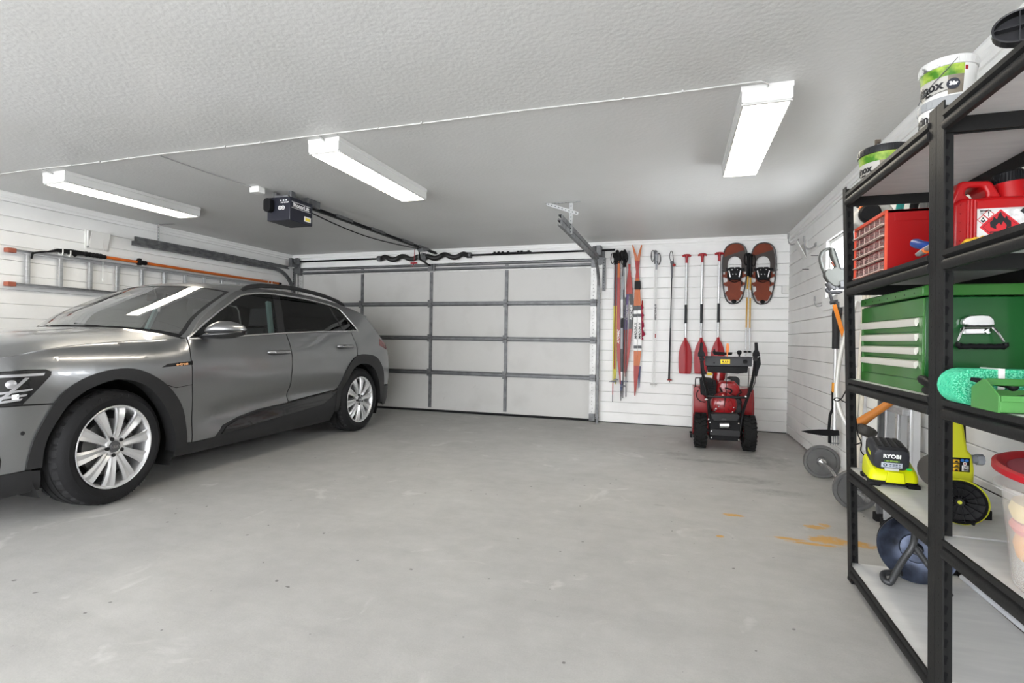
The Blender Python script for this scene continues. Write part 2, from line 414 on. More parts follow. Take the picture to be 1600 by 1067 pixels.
sc.cycles.max_bounces = 10; sc.cycles.diffuse_bounces = 6; sc.cycles.transparent_max_bounces = 16; sc.cycles.caustics_reflective = False; sc.cycles.caustics_refractive = False
sc.cycles.sample_clamp_indirect = 6

# ------------------------------------------------------------------ ceiling lights
LENS = mat('lit_diffuser', (1., .93, .80), .4, emit=5.2)
HOUS = mat('lamp_housing', (.60, .60, .59), .4)
def fixture(x0, x1, label):
    y0, y1 = 2.878, 4.12; xc = (x0 + x1) / 2
    t = thing('ceiling_light', (xc, (y0 + y1) / 2, H), label, 'ceiling light', 'fluorescent lights on the ceiling')
    q = MB(t)
    pr = [(x0, H - .001), (x0, H - .028), (x0 + .004, H - .030), (x0 + .004, H - .082), (x0 + .012, H - .090), (x1 - .012, H - .090), (x1 - .004, H - .082), (x1 - .004, H - .030), (x1, H - .028), (x1, H - .001)]
    q.loft([[V((x, y, z)) for x, z in pr] for y in (y0, y1)]); q.build('housing', HOUS, t, ang=25)
    q = MB(t); n = 44; ys = [y0 + .02 + (y1 - y0 - .04) * i / n for i in range(n)]
    dy = (y1 - y0 - .04) / n
    prof = []
    for y in ys: prof += [(y, H - .0905), (y + dy * .15, H - .0955), (y + dy * .75, H - .0955), (y + dy * .9, H - .0905)]
    q.loft([[V((x, y, z)) for y, z in prof] + [V((x, y1 - .02, H - .0885)), V((x, y0 + .02, H - .0885))] for x in (x0 + .014, x1 - .014)]); lens_ = q.build('diffuser', LENS, t, ang=20)
    q = MB(t)
    for xx in (x0 + .009, x1 - .009): q.bar((xx, y0 + .01, H - .093), (xx, y1 - .01, H - .093), .01, .008)
    for yy in (y0 + .012, y1 - .012): q.bar((x0 + .01, yy, H - .093), (x1 - .01, yy, H - .093), .014, .008)
    q.build('diffuser_rim', HOUS, t)
    return t
fixture(.288, .532, 'white fluorescent ceiling light nearest the black storage rack')
fixture(-2.362, -2.118, 'white fluorescent ceiling light beside the black door opener')
fixture(-4.965, -4.70, 'white fluorescent ceiling light above the wall ladder and car')
CAMP = V((0, 0, 1.09539085))
def at(px, py, ax, val):
    """point on the plane x, y or z = val seen at photo pixel (px, py)"""
    d = F + R2 * ((px - 800) / 811.65) - U2 * ((py - 533.5) / 811.65)
    return CAMP + d * ((val - CAMP[ax]) / d[ax])
def at2(px, py, y): return at(px, py, 1, y)
# ================================================================== garage door hardware
def channel(b, x, s, path, w=.05, d=.03, t=.004):
    """C-shaped rail following path (points in the plane x): open side faces s"""
    path = [V(p) for p in path]; n = len(path); rings = []
    for i, p in enumerate(path):
        dd = (path[min(i + 1, n - 1)] - path[max(i - 1, 0)]).normalized(); up = V((1, 0, 0)).cross(dd); up.normalize()
        pr = [(0, -w / 2), (d, -w / 2), (d, -w * .22), (d - t, -w * .22), (d - t, -w / 2 + t), (t, -w / 2 + t), (t, w / 2 - t), (d - t, w / 2 - t), (d - t, w * .22), (d, w * .22), (d, w / 2), (0, w / 2)]
        rings.append([p + V((s * (q - d / 2), 0, 0)) + up * r for q, r in pr])
    b.loft(rings)
def track(x, s, y0, label):
    t = thing('door_track', (x, 6.0, 0), label, 'garage door track')
    cz = [(x, y0, 2.118), (x, 6.45, 2.118)] + [(x, 6.45 + .42 * math.sin(a), 2.118 - .42 * (1 - math.cos(a))) for a in [PI / 2 * i / 10 for i in range(1, 11)]]
    q = MB(t); channel(q, x, s, cz); q.build('lower_rail', STEEL, t, ang=30)
    q = MB(t); channel(q, x, s, [(x, y0 + .03, 2.172), (x, 6.75, 2.172)]); q.build('upper_rail', STEEL, t, ang=30)
    q = MB(t); channel(q, x, s, [(x, 6.885, .0), (x, 6.885, 1.72)]); q.build('vertical_rail', STEEL, t, ang=30)
    q = MB(t); xs = x - s * .055
    q.bx(xs - .02, xs + .02, 6.925, 6.948, 1.75, 2.19)
    q.k = 1
    for j in range(11): q.cyl((xs + random.uniform(-.008, .008), 6.924, 1.78 + j * .038), (xs, 6.922, 1.78 + j * .038), .007, n=8)
    q.build('wall_angle', [STEEL, BLACK], t)
    q = MB(t); q.bx(x - .03, x + .03, 6.78, 6.947, 2.20, 2.33); q.bx(x - .05, x + .06, 6.93, 6.948, 2.10, 2.30); q.build('bearing_plate', DSTEEL, t, bev=.004)
    q = MB(t); q.cyl((x + s * .045, 6.86, 2.285), (x + s * .085, 6.86, 2.285), .055, n=20); q.cyl((x + s * .085, 6.86, 2.285), (x + s * .1, 6.86, 2.285), .035, n=20); q.build('cable_drum', DSTEEL, t)
    yb = y0 + (.42 if s < 0 else .32)
    q = MB(t); xb = x - s * .018
    def strip(a, b, w, tt, up):
        q.k = 0; q.bar(a, b, w, tt, up); q.k = 1; a, b = V(a), V(b); L = (b - a).length; u = V(up).normalized()
        for j in range(int(L / .035)):
            c = a + (b - a) * ((j + .5) * .035 / L); q.bar(c + (b - a).normalized() * -.006 + u * tt * .51, c + (b - a).normalized() * .006 + u * tt * .51, .007, .0008, up); q.bar(c + (b - a).normalized() * -.006 - u * tt * .51, c + (b - a).normalized() * .006 - u * tt * .51, .007, .0008, up)
    strip((xb, yb, 2.10), (xb, yb, H), .032, .004, (0, 1, 0))
    if s < 0:
        strip((xb - .24, yb - .02, 2.395), (xb + .09, yb - .02, 2.395), .03, .004, (0, 0, 1))
        strip((xb - .23, yb - .03, 2.392), (xb + .07, yb - .004, 2.285), .03, .004, (0, 1, 0))
    else:
        strip((xb, yb, 2.394), (xb + .22, yb + .02, 2.394), .032, .004, (0, 0, 1))
    q.build('ceiling_hanger', [mat('hanger_steel', (.36, .37, .37), .5, .3), BLACK], t)
    return t
track(-1.0, -1, 4.44, 'grey steel door track hanging from the ceiling nearest the skis')
track(-5.875, 1, 4.28, 'grey steel door track running along the wall above the ladder')

t = thing('torsion_spring_shaft', (-3.6, Y - .08, 2.283), 'dark shaft with wavy black spring covers above the garage door', 'torsion springs')
q = MB(t); q.cyl((-5.86, Y - .08, 2.283), (-.80, Y - .08, 2.283), .013, n=12); q.build('shaft', BLACK, t)
for x0, x1, ph in ((-4.32, -3.63, 0.), (-3.56, -2.86, 1.6)):
    q = MB(t); n = 60
    pts = [(x0 + (x1 - x0) * i / n, Y - .08 + .012 * math.cos(ph + i / n * 4.5 * PI), 2.283 + .024 * math.sin(ph + i / n * 4.5 * PI) * min(1, i / 8, (n - i) / 8)) for i in range(n + 1)]
    q.tube(pts, .036, 12); q.build('spring_cover', mat('spring_black', (.018, .018, .018), .4, bump=.3, bs=80), t)
    for xx in (x0, x1): q = MB(t); q.lathe([(.014, -.03), (.042, -.03), (.042, .03), (.014, .03)], (xx, Y - .08, 2.283), (1, 0, 0), 20); q.build('winding_cone', STEEL, t)
q = MB(t); q.bx(-3.605, -3.575, Y - .12, Y - .02, 2.22, 2.345); q.lathe([(.02, -.02), (.055, -.02), (.055, .02), (.02, .02)], (-3.59, Y - .08, 2.285), (1, 0, 0), 20); q.build('centre_bearing', STEEL, t, bev=.003)
q = MB(t); q.bx(-2.52, -1.95, Y - .05, Y - .022, 2.300, 2.312)
for x in (-2.5, -2.44, -2.38, -2.30, -2.15, -2.10, -2.0): q.bx(x, x + .03, Y - .06, Y - .03, 2.295, 2.325)
q.build('shaft_bracket', BLACK, t)

t = thing('door_opener', (-3.43, 3.95, 2.345), 'black electric door opener hanging from the ceiling with long drive rail', 'door opener')
NAVY = mat('opener_black', (.016, .017, .026), .35)
q = MB(t); q.bx(-3.553, -3.302, 3.80, 4.10, 2.128, 2.338); q.build('motor_box', NAVY, t, bev=.006)
q = MB(t); q.bx(-3.50, -3.35, 3.83, 4.22, 2.338, 2.362); q.bx(-3.42, -3.34, 4.08, 4.26, 2.33, 2.40); q.bx(-3.53, -3.50, 3.85, 3.9, 2.33, 2.40); q.bx(-3.36, -3.33, 3.85, 3.9, 2.33, 2.40); q.build('mounting_plate', STEEL, t, bev=.002)
q = MB(t); q.prism(rrect(.075, .12, .03), (-3.51, 3.80, 2.262), (1, 0, 0), (0, 0, 1), .055); q.build('power_plug', BLACK, t, bev=.004)
text('brand_lettering', 'MotorLift', .054, TXTW, t, (-3.301, 3.945, 2.272), (0, 1, 0), (0, 0, 1), t, bold=.0012)
q = MB(t)
for z in (2.245, 2.299): q.bx(-3.302, -3.3008, 3.82, 4.07, z - .0015, z + .0015)
for i in range(14): q.bx(-3.40 + i * .006, -3.396 + i * .006, 3.7985, 3.80, 2.285 if i % 3 else 2.28, 2.292)
for i in range(3): q.bx(-3.41 + i * .03, -3.395 + i * .03, 3.7985, 3.80, 2.30, 2.312)
for cx in (-3.411, -3.376): q.tube(arc((cx, 3.7985, 2.240), .016, 0, 2 * PI, 20)[:-1], .0028, 5, closed=True)
q.tube([(-3.42, 3.7985, 2.232), (-3.411, 3.7985, 2.25), (-3.40, 3.7985, 2.232)], .0025, 5); q.tube([(-3.385, 3.7985, 2.25), (-3.376, 3.7985, 2.23), (-3.367, 3.7985, 2.25)], .0025, 5)
q.build('printed_marks', TXTW, t)
q = MB(t); q.k = 0; q.bx(-3.302, -3.3005, 3.985, 4.075, 2.155, 2.20); q.k = 1; q.bx(-3.3005, -3.2998, 4.0, 4.06, 2.163, 2.19); q.build('warning_sticker', [PLAST_W, mat('sticker_yellow', (.75, .6, .05), .5)], t)
q = MB(t); q.bx(-3.405, -3.365, 4.09, 6.90, 2.318, 2.328); q.bx(-3.392, -3.378, 4.09, 6.90, 2.328, 2.352)
q.build('drive_rail', BLACK, t)
for y in (4.55, 5.2, 5.9, 6.35): q = MB(t); q.bx(-3.41, -3.36, y, y + .28, 2.327, 2.358); q.build('rail_clip', DSTEEL, t, bev=.003)
q = MB(t); q.tube(smooth_path([(-3.40, 4.1, 2.30), (-3.44, 4.6, 2.275), (-3.46, 5.2, 2.262), (-3.44, 5.8, 2.28), (-3.41, 6.4, 2.315)]), .006, 6); q.build('slack_cable', BLACK, t)
q = MB(t); q.bx(-3.43, -3.34, 6.40, 6.54, 2.295, 2.325); q.cyl((-3.44, 6.46, 2.30), (-3.33, 6.46, 2.30), .02, n=12); q.build('trolley', STEEL, t, bev=.003)
q = MB(t); q.tube([(-3.43, 6.46, 2.30), (-3.44, 6.50, 2.21), (-3.455, 6.56, 2.185)], .011, 8); q.bar((-3.455, 6.55, 2.19), (-3.49, 6.92, 2.155), .03, .012); q.build('pull_arm', BLACK, t)
q = MB(t); q.tube([(-3.48, 6.42, 2.31), (-3.49, 6.43, 2.10)], .0035, 6); q.tube([(-3.49, 6.43, 2.12), (-3.52, 6.43, 2.07)], .004, 6); q.bar((-3.54, 6.43, 2.125), (-3.44, 6.43, 2.125), .018, .018); lab(q.build('release_cord', RED, t, bev=.002), 'red emergency release cord with handle')

t = tag(MB().bx(-3.60, -3.50, 3.64, 3.72, 2.348, H).build('junction_box', PLAST_W, bev=.006), 'small white junction box on the ceiling behind the door opener', 'junction box')
CAB = mat('white_cable', (.46, .46, .45), .5)
pts = [(-5.95, 2.79, H - .005)] + [(-5.9 + i * .45, 2.79 + .006 * math.sin(i * 2.1) + .004 * i, H - .005) for i in range(14)] + [(.33, 2.835, H - .005), (.385, 2.845, H - .006), (.41, 2.865, H - .012), (.408, 2.885, H - .02)]
q = MB(); q.tube(smooth_path(pts), .0048, 8)
for i in range(20): q.bx(-5.7 + i * .3, -5.692 + i * .3, 2.784 + .0027 * i, 2.798 + .0027 * i, H - .010, H)
q.tube([(-2.24, 2.82, H - .006), (-2.235, 2.85, H - .008), (-2.235, 2.885, H - .02)], .0065, 8); q.tube([(-4.84, 2.80, H - .006), (-4.84, 2.885, H - .02)], .0065, 8)
tag(q.build('ceiling_cable', CAB), 'white cable clipped across the ceiling feeding the three lights', 'cable')
q = MB(); q.tube([(-3.616, 2.83, H - .006), (-3.615, 3.2, H - .006), (-3.58, 3.66, H - .008)], .005, 6); tag(q.build('opener_cable', mat('grey_cable', (.35, .35, .34), .5)), 'thin grey cable on the ceiling running to the junction box', 'cable')

# ================================================================== left wall
t = thing('air_vent', (XL, 3.97, 2.09), 'white wall vent with tilted flap above the ladder', 'air vent')
q = MB(t); q.bx(XL, XL + .012, 3.86, 4.10, 1.99, 2.19); q.bx(XL + .012, XL + .03, 3.875, 4.085, 2.0, 2.018); q.bx(XL + .012, XL + .03, 3.875, 3.89, 2.0, 2.18); q.bx(XL + .012, XL + .03, 4.07, 4.085, 2.0, 2.18); q.build('frame', PLAST_W, t, bev=.002)
q = MB(t); q.prism([(0, 0), (.19, 0), (.19, .185), (0, .185)], (XL + .018, 3.885, 2.005), (0, 1, 0), (.30, 0, .95), .006); q.build('flap', PLAST_W, t, bev=.002)
q = MB(t); q.tube([(XL + .055, 4.01, 2.12), (XL + .055, 4.012, 1.68)], .0022, 5); q.cyl((XL + .055, 4.012, 1.69), (XL + .055, 4.012, 1.655), .007, .010, n=10); q.build('pull_cord', PLAST_W, t)

t = thing('aluminium_ladder', (XL + .04, 5.0, 1.70), 'long aluminium ladder hung sideways on the wall behind the car', 'ladder')
CAPM = mat('brown_red_plastic', (.30, .085, .05), .5)
for z in (1.858, 1.543):
    q = MB(t); pr = [(0, -.017), (.058, -.017), (.058, -.012), (.005, -.012), (.005, .012), (.058, .012), (.058, .017), (0, .017)]
    q.loft([[V((XL + .012 + a, y, z + c_)) for a, c_ in pr] for y in (3.20, 6.86)]); q.build('rail', ALU, t, ang=20)
    q = MB(t); q.bx(XL + .008, XL + .074, 3.165, 3.232, z - .021, z + .021); q.build('end_cap', CAPM, t, bev=.004)
    q = MB(t); q.bx(XL + .008, XL + .074, 6.83, 6.895, z - .021, z + .021); q.build('end_cap', CAPM, t, bev=.004)
for i in range(13):
    y = 3.335 + i * .2785
    q = MB(t); q.prism(rrect(.034, .034, .006, 2), (XL + .041, y, 1.552), (1, 0, 0), (0, 1, 0), .297)
    q.bx(XL + .024, XL + .058, y - .012, y - .006, 1.56, 1.845); q.build('rung', ALU, t, ang=25)
q = MB(); 
for y in (3.50, 3.585, 6.3, 6.38):
    pass
for y in (3.60, 6.35):
    h_ = MB(); h_.tube([(XL + .004, y, 1.93), (XL + .03, y, 1.925), (XL + .045, y, 1.885), (XL + .085, y, 1.875), (XL + .098, y, 1.90), (XL + .098, y, 1.935)], .006, 8)
    h_.tube([(XL + .004, y + .07, 1.925), (XL + .03, y + .07, 1.92), (XL + .045, y + .07, 1.88), (XL + .085, y + .07, 1.87), (XL + .098, y + .07, 1.895), (XL + .098, y + .07, 1.93)], .006, 8)
    h_.bx(XL, XL + .006, y - .02, y + .09, 1.90, 1.95)
    tag(h_.build('wall_hook', PLAST_W), 'white double hook carrying the ladder, ' + ('under the black saw head' if y < 5 else 'near the corner end of the orange pole'), 'hook')

t = thing('pole_saw', (XL + .08, 5.0, 1.92), 'orange telescopic pole saw with black head resting along the ladder', 'pole saw')
xp = XL + .08
q = MB(t); q.cyl((xp, 4.0, 1.918), (xp, 6.58, 1.905), .0165, n=14); q.build('pole', ORANGE, t)
q = MB(t); q.cyl((xp, 6.575, 1.905), (xp, 6.63, 1.905), .018, n=14); q.build('end_cap', BLACK, t)
q = MB(t); q.cyl((xp, 4.36, 1.918), (xp, 4.47, 1.917), .026, n=14); q.bx(xp - .012, xp + .03, 4.37, 4.40, 1.88, 1.96); q.build('clamp', BLACK, t, bev=.003)
q = MB(t); q.cyl((xp, 3.80, 1.922), (xp, 4.02, 1.918), .022, n=14)
for i in range(5): q.cyl((xp, 3.82 + i * .035, 1.921), (xp, 3.84 + i * .035, 1.921), .026, n=14)
pl_ = [(3.44, 1.872), (3.50, 1.905), (3.56, 1.932), (3.68, 1.945), (3.80, 1.942), (3.83, 1.925), (3.83, 1.905), (3.74, 1.895), (3.72, 1.875), (3.70, 1.893), (3.56, 1.90), (3.50, 1.883)]
q.prism(pl_, (xp - .012, 0, 0), (0, 1, 0), (0, 0, 1), .026); q.build('saw_head', BLACK, t, bev=.003)
q = MB(t); q.prism([(3.34, 1.80), (3.352, 1.80), (3.362, 1.845), (3.40, 1.862), (3.50, 1.885), (3.50, 1.90), (3.42, 1.885), (3.35, 1.862)], (xp - .006, 0, 0), (0, 1, 0), (0, 0, 1), .008); q.build('hook_blade', BLACK, t)
# ================================================================== things hung on the back wall
YB = Y - .03
def W(px, py, y=None): return at(px, py, 1, YB if y is None else y)
def ski(label, name, pts, segs, cat, group, y=None, th=.012):
    """pts: (px, py, width) down the ski; segs: (fraction, material) from the tip"""
    y = YB if y is None else y
    P = [(W(a, b, y), w) for a, b, w in pts]
    n = 48; zs = [p.z for p, w in P]; out = []
    def samp(f):
        z = zs[0] + (zs[-1] - zs[0]) * f
        for i in range(len(P) - 1):
            if zs[i] >= z >= zs[i + 1] or i == len(P) - 2:
                k = (zs[i] - z) / max(1e-6, zs[i] - zs[i + 1]); return P[i][0].lerp(P[i + 1][0], k), P[i][1] + (P[i + 1][1] - P[i][1]) * k
    c0 = samp(.5)[0]
    t = thing(name, c0, label, cat, group)
    last = 0.
    b = MB(t); mats = []
    for k, (f1, m) in enumerate(segs):
        mats.append(m); b.k = k; N = max(2, int((f1 - last) * n)); rings = []
        for i in range(N + 1):
            f = last + (f1 - last) * i / N; p, w = samp(f)
            lift = .05 * max(0, 1 - f / .10) ** 2 + .014 * (1 - abs(2 * f - 1))
            p = p - V((0, lift, 0)); h = w / 2
            rings.append([p + V((-h, 0, 0)), p + V((-h, -th, 0)), p + V((h, -th, 0)), p + V((h, 0, 0))])
        b.loft(rings, True, k == 0, k == len(segs) - 1); last = f1
    b.build('ski_body', mats, t, recalc=True)
    return t, samp
SRED = mat('ski_red', (.32, .022, .016), .35); SORA = mat('ski_orange', (.46, .105, .014), .35); SWHI = mat('ski_white', (.75, .75, .74), .35)
SBLK = mat('ski_black', (.02, .02, .025), .35); SGRY = mat('ski_grey', (.30, .31, .33), .35); SYEL = mat('ski_yellow', (.62, .52, .05), .4); SBLU = mat('ski_navy', (.03, .04, .12), .4); SPUR = mat('ski_purple', (.10, .06, .18), .4)
G1 = 'cross-country skis on the back wall'
def vtext(nm, body, size, m, t, px, py, y, sx=1.):
    o = W(px, py, y); return text(nm, body, size, m, t, (o.x, y, o.z), (0, 0, 1), (-1, 0, 0), t, sx=sx, ital=.25, bold=.001)
def binding(t, px, py, y):
    o = W(px, py, y); q = MB(t); q.box((o.x, y - .012, o.z), (.034, .024, .12)); q.box((o.x, y - .022, o.z + .05), (.028, .03, .035)); q.build('binding', BLACK, t, bev=.003)
# pair of orange and white skis crossing at the tips
for i, (lab_, tip, xs) in enumerate((('left ski of the orange white and black pair strapped near the tips', 1003, -3.2), ('right ski of the orange white and black pair strapped near the tips', 989, 3.2))):
    s = 1 if i else -1
    t, f = ski(lab_, 'cross_country_ski', [(tip, 384, .014), (996 + s * -2.5, 400, .034), (996 + s * .5, 430, .036), (996 + xs * .6, 455, .040), (996 + xs, 490, .046), (996.5 + xs, 545, .046), (994 + xs * .5, 585, .034), (992, 618, .012)],
        [(.10, SORA), (.22, SRED), (.40, SORA), (.43, SBLK), (.455, SWHI), (.475, SBLK), (.665, SWHI), (.685, SBLK), (.70, SWHI), (.80, SORA), (1, SRED)], 'ski', G1, YB - .012 * i)
    vtext('ski_lettering', 'MADSHUS', .042, TXTB, t, 996.5 + xs, 517, YB - .012 * i - .0285, 1.1)
q = MB(); o = W(996.5, 446); q.prism(rrect(.075, .11, .008), (o.x, YB + .002, o.z), (1, 0, 0), (0, 0, 1), .052)
tag(q.build('ski_strap', BLACK, bev=.004), 'black strap around the orange white and black skis', 'strap')
# red pair to their left
for i, (lab_, pts) in enumerate((('left ski of the red pair with big white letters', [(984, 393, .012), (984, 415, .022), (982, 440, .04), (978, 490, .044), (977, 540, .044), (977, 575, .03), (978, 590, .012)]),
                                 ('right ski of the red pair with big white letters', [(982, 393, .012), (983, 415, .022), (985, 440, .04), (987, 475, .044), (985.5, 510, .044), (981, 560, .03), (977, 588, .012)]))):
    t, f = ski(lab_, 'cross_country_ski', pts, [(.10, SGRY), (.34, SRED), (.62 - .0 * i, SPUR if i == 0 else SBLK), (1, SRED)], 'ski', G1, YB - .002 - .02 * i)
    vtext('ski_lettering', 'FISCHER' if i == 0 else 'FISCHER', .044, TXTW, t, 978.5 if i == 0 else 986.5, 488, YB - .02 * i - .031, 1.2)
# red and grey skis in the left bundle
t, f = ski('red ski with white lettering in the bundle nearest the door', 'cross_country_ski', [(967, 392, .012), (967, 420, .034), (966, 470, .045), (966.5, 530, .045), (967, 560, .038), (969.5, 600, .012)], [(.2, SORA), (1, SRED)], 'ski', G1, YB - .03)
vtext('ski_lettering', 'ATOMIC', .036, TXTW, t, 966.3, 526, YB - .03 - .0285, 1.3)
t, f = ski('slim yellow and red ski leaning behind the red lettered ski', 'cross_country_ski', [(963, 400, .016), (963, 440, .034), (962, 500, .042), (961, 560, .034), (960, 596, .014)], [(.45, SRED), (.9, SRED), (1, SYEL)], 'ski', G1, YB - .002)
t, f = ski('pale grey ski under the black pole grips', 'cross_country_ski', [(975, 400, .014), (974, 430, .036), (973, 480, .042), (972, 550, .042), (971, 598, .03), (970, 626, .008)], [(.14, SBLK), (.30, SGRY), (.44, SWHI), (.64, SGRY), (.80, SBLK), (.86, SWHI), (.93, SBLU), (1, SBLK)], 'ski', G1, YB - .016)
binding(t, 972.5, 505, YB - .045)
t, f = ski('dark blue ski half hidden right of the orange white pair', 'cross_country_ski', [(1004, 470, .014), (1003, 500, .04), (1000, 545, .04), (999, 575, .034), (998.4, 606, .010)], [(.45, SRED), (.75, SWHI), (1, SBLU)], 'ski', G1, YB + .004)
# crumpled red strap
q = MB(); pts = [W(1001 + 2.4 * math.sin(i * 1.9) + (i * .25), 476 + i * 4.2, YB - .012) for i in range(14)]
q.tube(pts, [.010 + .012 * abs(math.sin(i * 1.3)) for i in range(14)], 7); tag(q.build('ski_bag', mat('raspberry_cloth', (.27, .01, .04), .8)), 'crumpled raspberry red cloth tie beside the orange white skis', 'cloth tie')

def pole(name, label, cat, group, a, b, mats, grip=.16, basket=None, strap=None, y=None, r=.008, tip=.05, cols=None):
    """ski pole from top pixel a to tip pixel b; cols: [(fraction, material)]"""
    y = YB - .03 if y is None else y
    A, B = W(*a, y), W(*b, y); d = (B - A); L = d.length; u = d.normalized()
    t = thing(name, A.lerp(B, .5), label, cat, group)
    q = MB(t); last = grip / L; k = 0; ms = []
    for f, m in cols:
        q.k = k; q.cyl(A + d * last, A + d * f, r * (1.05 - .3 * last), r * (1.05 - .3 * f), n=10); ms.append(m); last = f; k += 1
    q.build('shaft', ms, t)
    q = MB(t); q.cyl(A, A + u * grip, r * 2.2, r * 1.5, n=10); q.ball(A, (r * 3, r * 3, r * 2.4), 10, 6); q.build('grip', mats[0], t)
    if strap:
        q = MB(t); sx = strap; pts = [A + u * .01, A + V((sx * .035, -.02, .012)), A + V((sx * .05, -.03, -.07)), A + V((sx * .028, -.025, -.13)), A + u * .06]
        q.tube(smooth_path(pts, 5), .011, 6, flat=.3); q.build('wrist_strap', BLACK, t)
    q = MB(t); q.cyl(B - u * tip, B, r * .6, r * .25, n=8)
    if basket:
        bc = B - u * basket[0]; q.lathe([(r * .8, -.012), (basket[1], .0), (basket[1], .006), (r * .8, .012)], bc, u, 14)
    q.build('tip', basket[2] if basket else STEEL, t)
    return t
G2 = 'ski poles on the back wall'
YP = mat('pole_lime', (.55, .55, .06), .4); GP = mat('pole_grey', (.12, .12, .13), .4); BP = mat('basket_grey', (.22, .22, .26), .5)
pole('ski_pole', 'yellow ski pole with wide grey basket nearest the garage door', 'ski pole', G2, (961, 397), (957, 628), [BLACK], .14, (.27, .05, BP), -1, YB - .065, cols=[(.35, GP), (.86, YP), (.95, SRED), (1, STEEL)])
pole('ski_pole', 'lime yellow ski pole crossing behind the yellow one', 'ski pole', G2, (964, 396), (962, 600), [BLACK], .14, (.06, .035, BP), 1, YB - .05, cols=[(.4, GP), (1, YP)])
pole('ski_pole', 'black ski pole with tangled straps in the left bundle', 'ski pole', G2, (975, 396), (973, 622), [BLACK], .18, (.16, .034, BP), 1, YB - .075, cols=[(.25, SGRY), (.6, SBLK), (1, SBLK)])
pole('ski_pole', 'slim dark grey ski pole right of the tangled straps', 'ski pole', G2, (977, 398), (978, 620), [BLACK], .16, (.2, .03, BP), -1, YB - .06, cols=[(.3, SWHI), (.5, GP), (1, GP)])
t = thing('glove_bundle', W(969, 400, YB - .09), 'bunch of black pole straps at the top of the left bundle', 'straps')
q = MB(t)
for i in range(9): q.ball(W(960 + 2.3 * i, 399 + 4 * math.sin(i * 2.4), YB - .07 - .015 * (i % 3)), (.026, .03, .04 + .01 * (i % 2)), 9, 6)
q.build('straps', mat('black_cloth', (.012, .012, .012), .9, bump=.4, bs=60), t)
WP = mat('pole_white', (.80, .80, .79), .35)
t = pole('ski_pole', 'front white ski pole with black lettering and grey grip', 'ski pole', G2, (1026, 398), (1023, 604), [SGRY], .19, (.03, .028, PLAST_W), 1, YB - .045, cols=[(.60, WP), (.63, SRED), (1, WP)])
vtext('pole_lettering', 'MADSHUS', .03, TXTB, t, 1024.3, 488, YB - .058, 1.5)
pole('ski_pole', 'rear white ski pole half behind the lettered white one', 'ski pole', G2, (1024, 393), (1019, 604), [GP], .16, (.03, .028, PLAST_W), -1, YB - .02, cols=[(.62, WP), (1, WP)])
t = pole('ski_pole', 'black ski pole with red basket between white poles and paddles', 'ski pole', G2, (1050, 410), (1046, 597), [GP], .20, (.03, .034, SRED), None, YB - .04, cols=[(.30, SBLK), (.55, GP), (1, SBLK)])
q = MB(t); pts = [W(*c_, YB - .045) for c_ in ((1050.5, 416), (1046.5, 402), (1048, 393), (1050.5, 394), (1052, 404), (1052.5, 414))]
q.tube(smooth_path(pts, 5), .012, 6, flat=.35); q.build('wrist_strap', BLACK, t); q = MB(t); q.ball(W(1053, 414, YB - .045), (.022, .02, .02)); q.build('red_clip', SRED, t)
q = MB(t); a_, b_ = W(1048, 560, YB - .02), W(1044.5, 594, YB - .02); q.cyl(W(1049.5, 440, YB - .02), b_, .006, n=8); q.build('second_shaft', SBLK, t)
G3 = 'yellow trekking poles between the snowshoes'
YT = mat('pole_ochre', (.50, .27, .03), .4)
for i, (a, b, l_) in enumerate((((1169.5, 398), (1164.5, 556), 'left yellow trekking pole hanging between the snowshoes'), ((1173, 400), (1171, 556), 'right yellow trekking pole hanging between the snowshoes'))):
    pole('trekking_pole', l_, 'trekking pole', G3, a, b, [BLACK], .26, (.05, .024, BLACK), 1 if i else -1, YB - .05, r=.010, cols=[(.34, YT), (.42, ALU), (.72, YT), (1, ALU)])

# paddles
PGRIP = mat('paddle_grip', (.02, .021, .025), .6)
def paddle(px):
    top = W(px, 399.5, YB - .02)
    t = thing('canoe_paddle', (top.x, YB - .02, 1.45), 'x', 'paddle', 'red paddles on the back wall')
    x = top.x; y = YB - .02
    q = MB(t); q.cyl((x, y, 1.142), (x, y, 2.13), .0135, n=14); q.build('shaft', ALU, t)
    q = MB(t); q.tube([(x - .052, y, 2.172), (x - .03, y, 2.182), (x, y, 2.184), (x + .03, y, 2.182), (x + .052, y, 2.172)], [.011, .0155, .016, .0155, .011], 10); q.tube([(x, y, 2.18), (x, y, 2.14), (x, y, 2.085)], [.024, .016, .0165], 10); q.build('t_grip', RED, t)
    q = MB(t); q.cyl((x, y, 1.325), (x, y, 1.562), .0165, n=14); q.build('hand_sleeve', PGRIP, t)
    pr = [(1.145, .014, .016), (1.11, .022, .016), (1.06, .048, .014), (1.01, .066, .013), (.96, .077, .012), (.88, .081, .011), (.78, .079, .010), (.71, .074, .009), (.692, .070, .008), (.688, .06, .006)]
    rings = []
    for z, h, d in pr:
        rings.append([V((x + a * h, y - d * (.35 + .65 * max(0, 1 - abs(a) * 3.2)) - (.0 if abs(a) < .9 else -.002), z)) for a in (-1, -.6, -.3, -.12, 0, .12, .3, .6, 1)] + [V((x + a * h, y + d * (.35 + .5 * max(0, 1 - abs(a) * 3.2)), z)) for a in (1, .3, 0, -.3, -1)])
    q = MB(t); q.loft(rings); q.build('blade', RED, t, ang=45)
    return t
p0 = paddle(1073); p0['label'] = 'red canoe paddle with silver shaft nearest the black ski pole'
dx = W(1097.5, 399.5, YB - .02).x - p0.location.x
dup(p0, p0.location + V((dx, 0, .005)), 'red canoe paddle with silver shaft in the middle of three')
dx = W(1124, 399.5, YB - .02).x - p0.location.x
dup(p0, p0.location + V((dx, 0, .012)), 'red canoe paddle with silver shaft nearest the snowshoes')

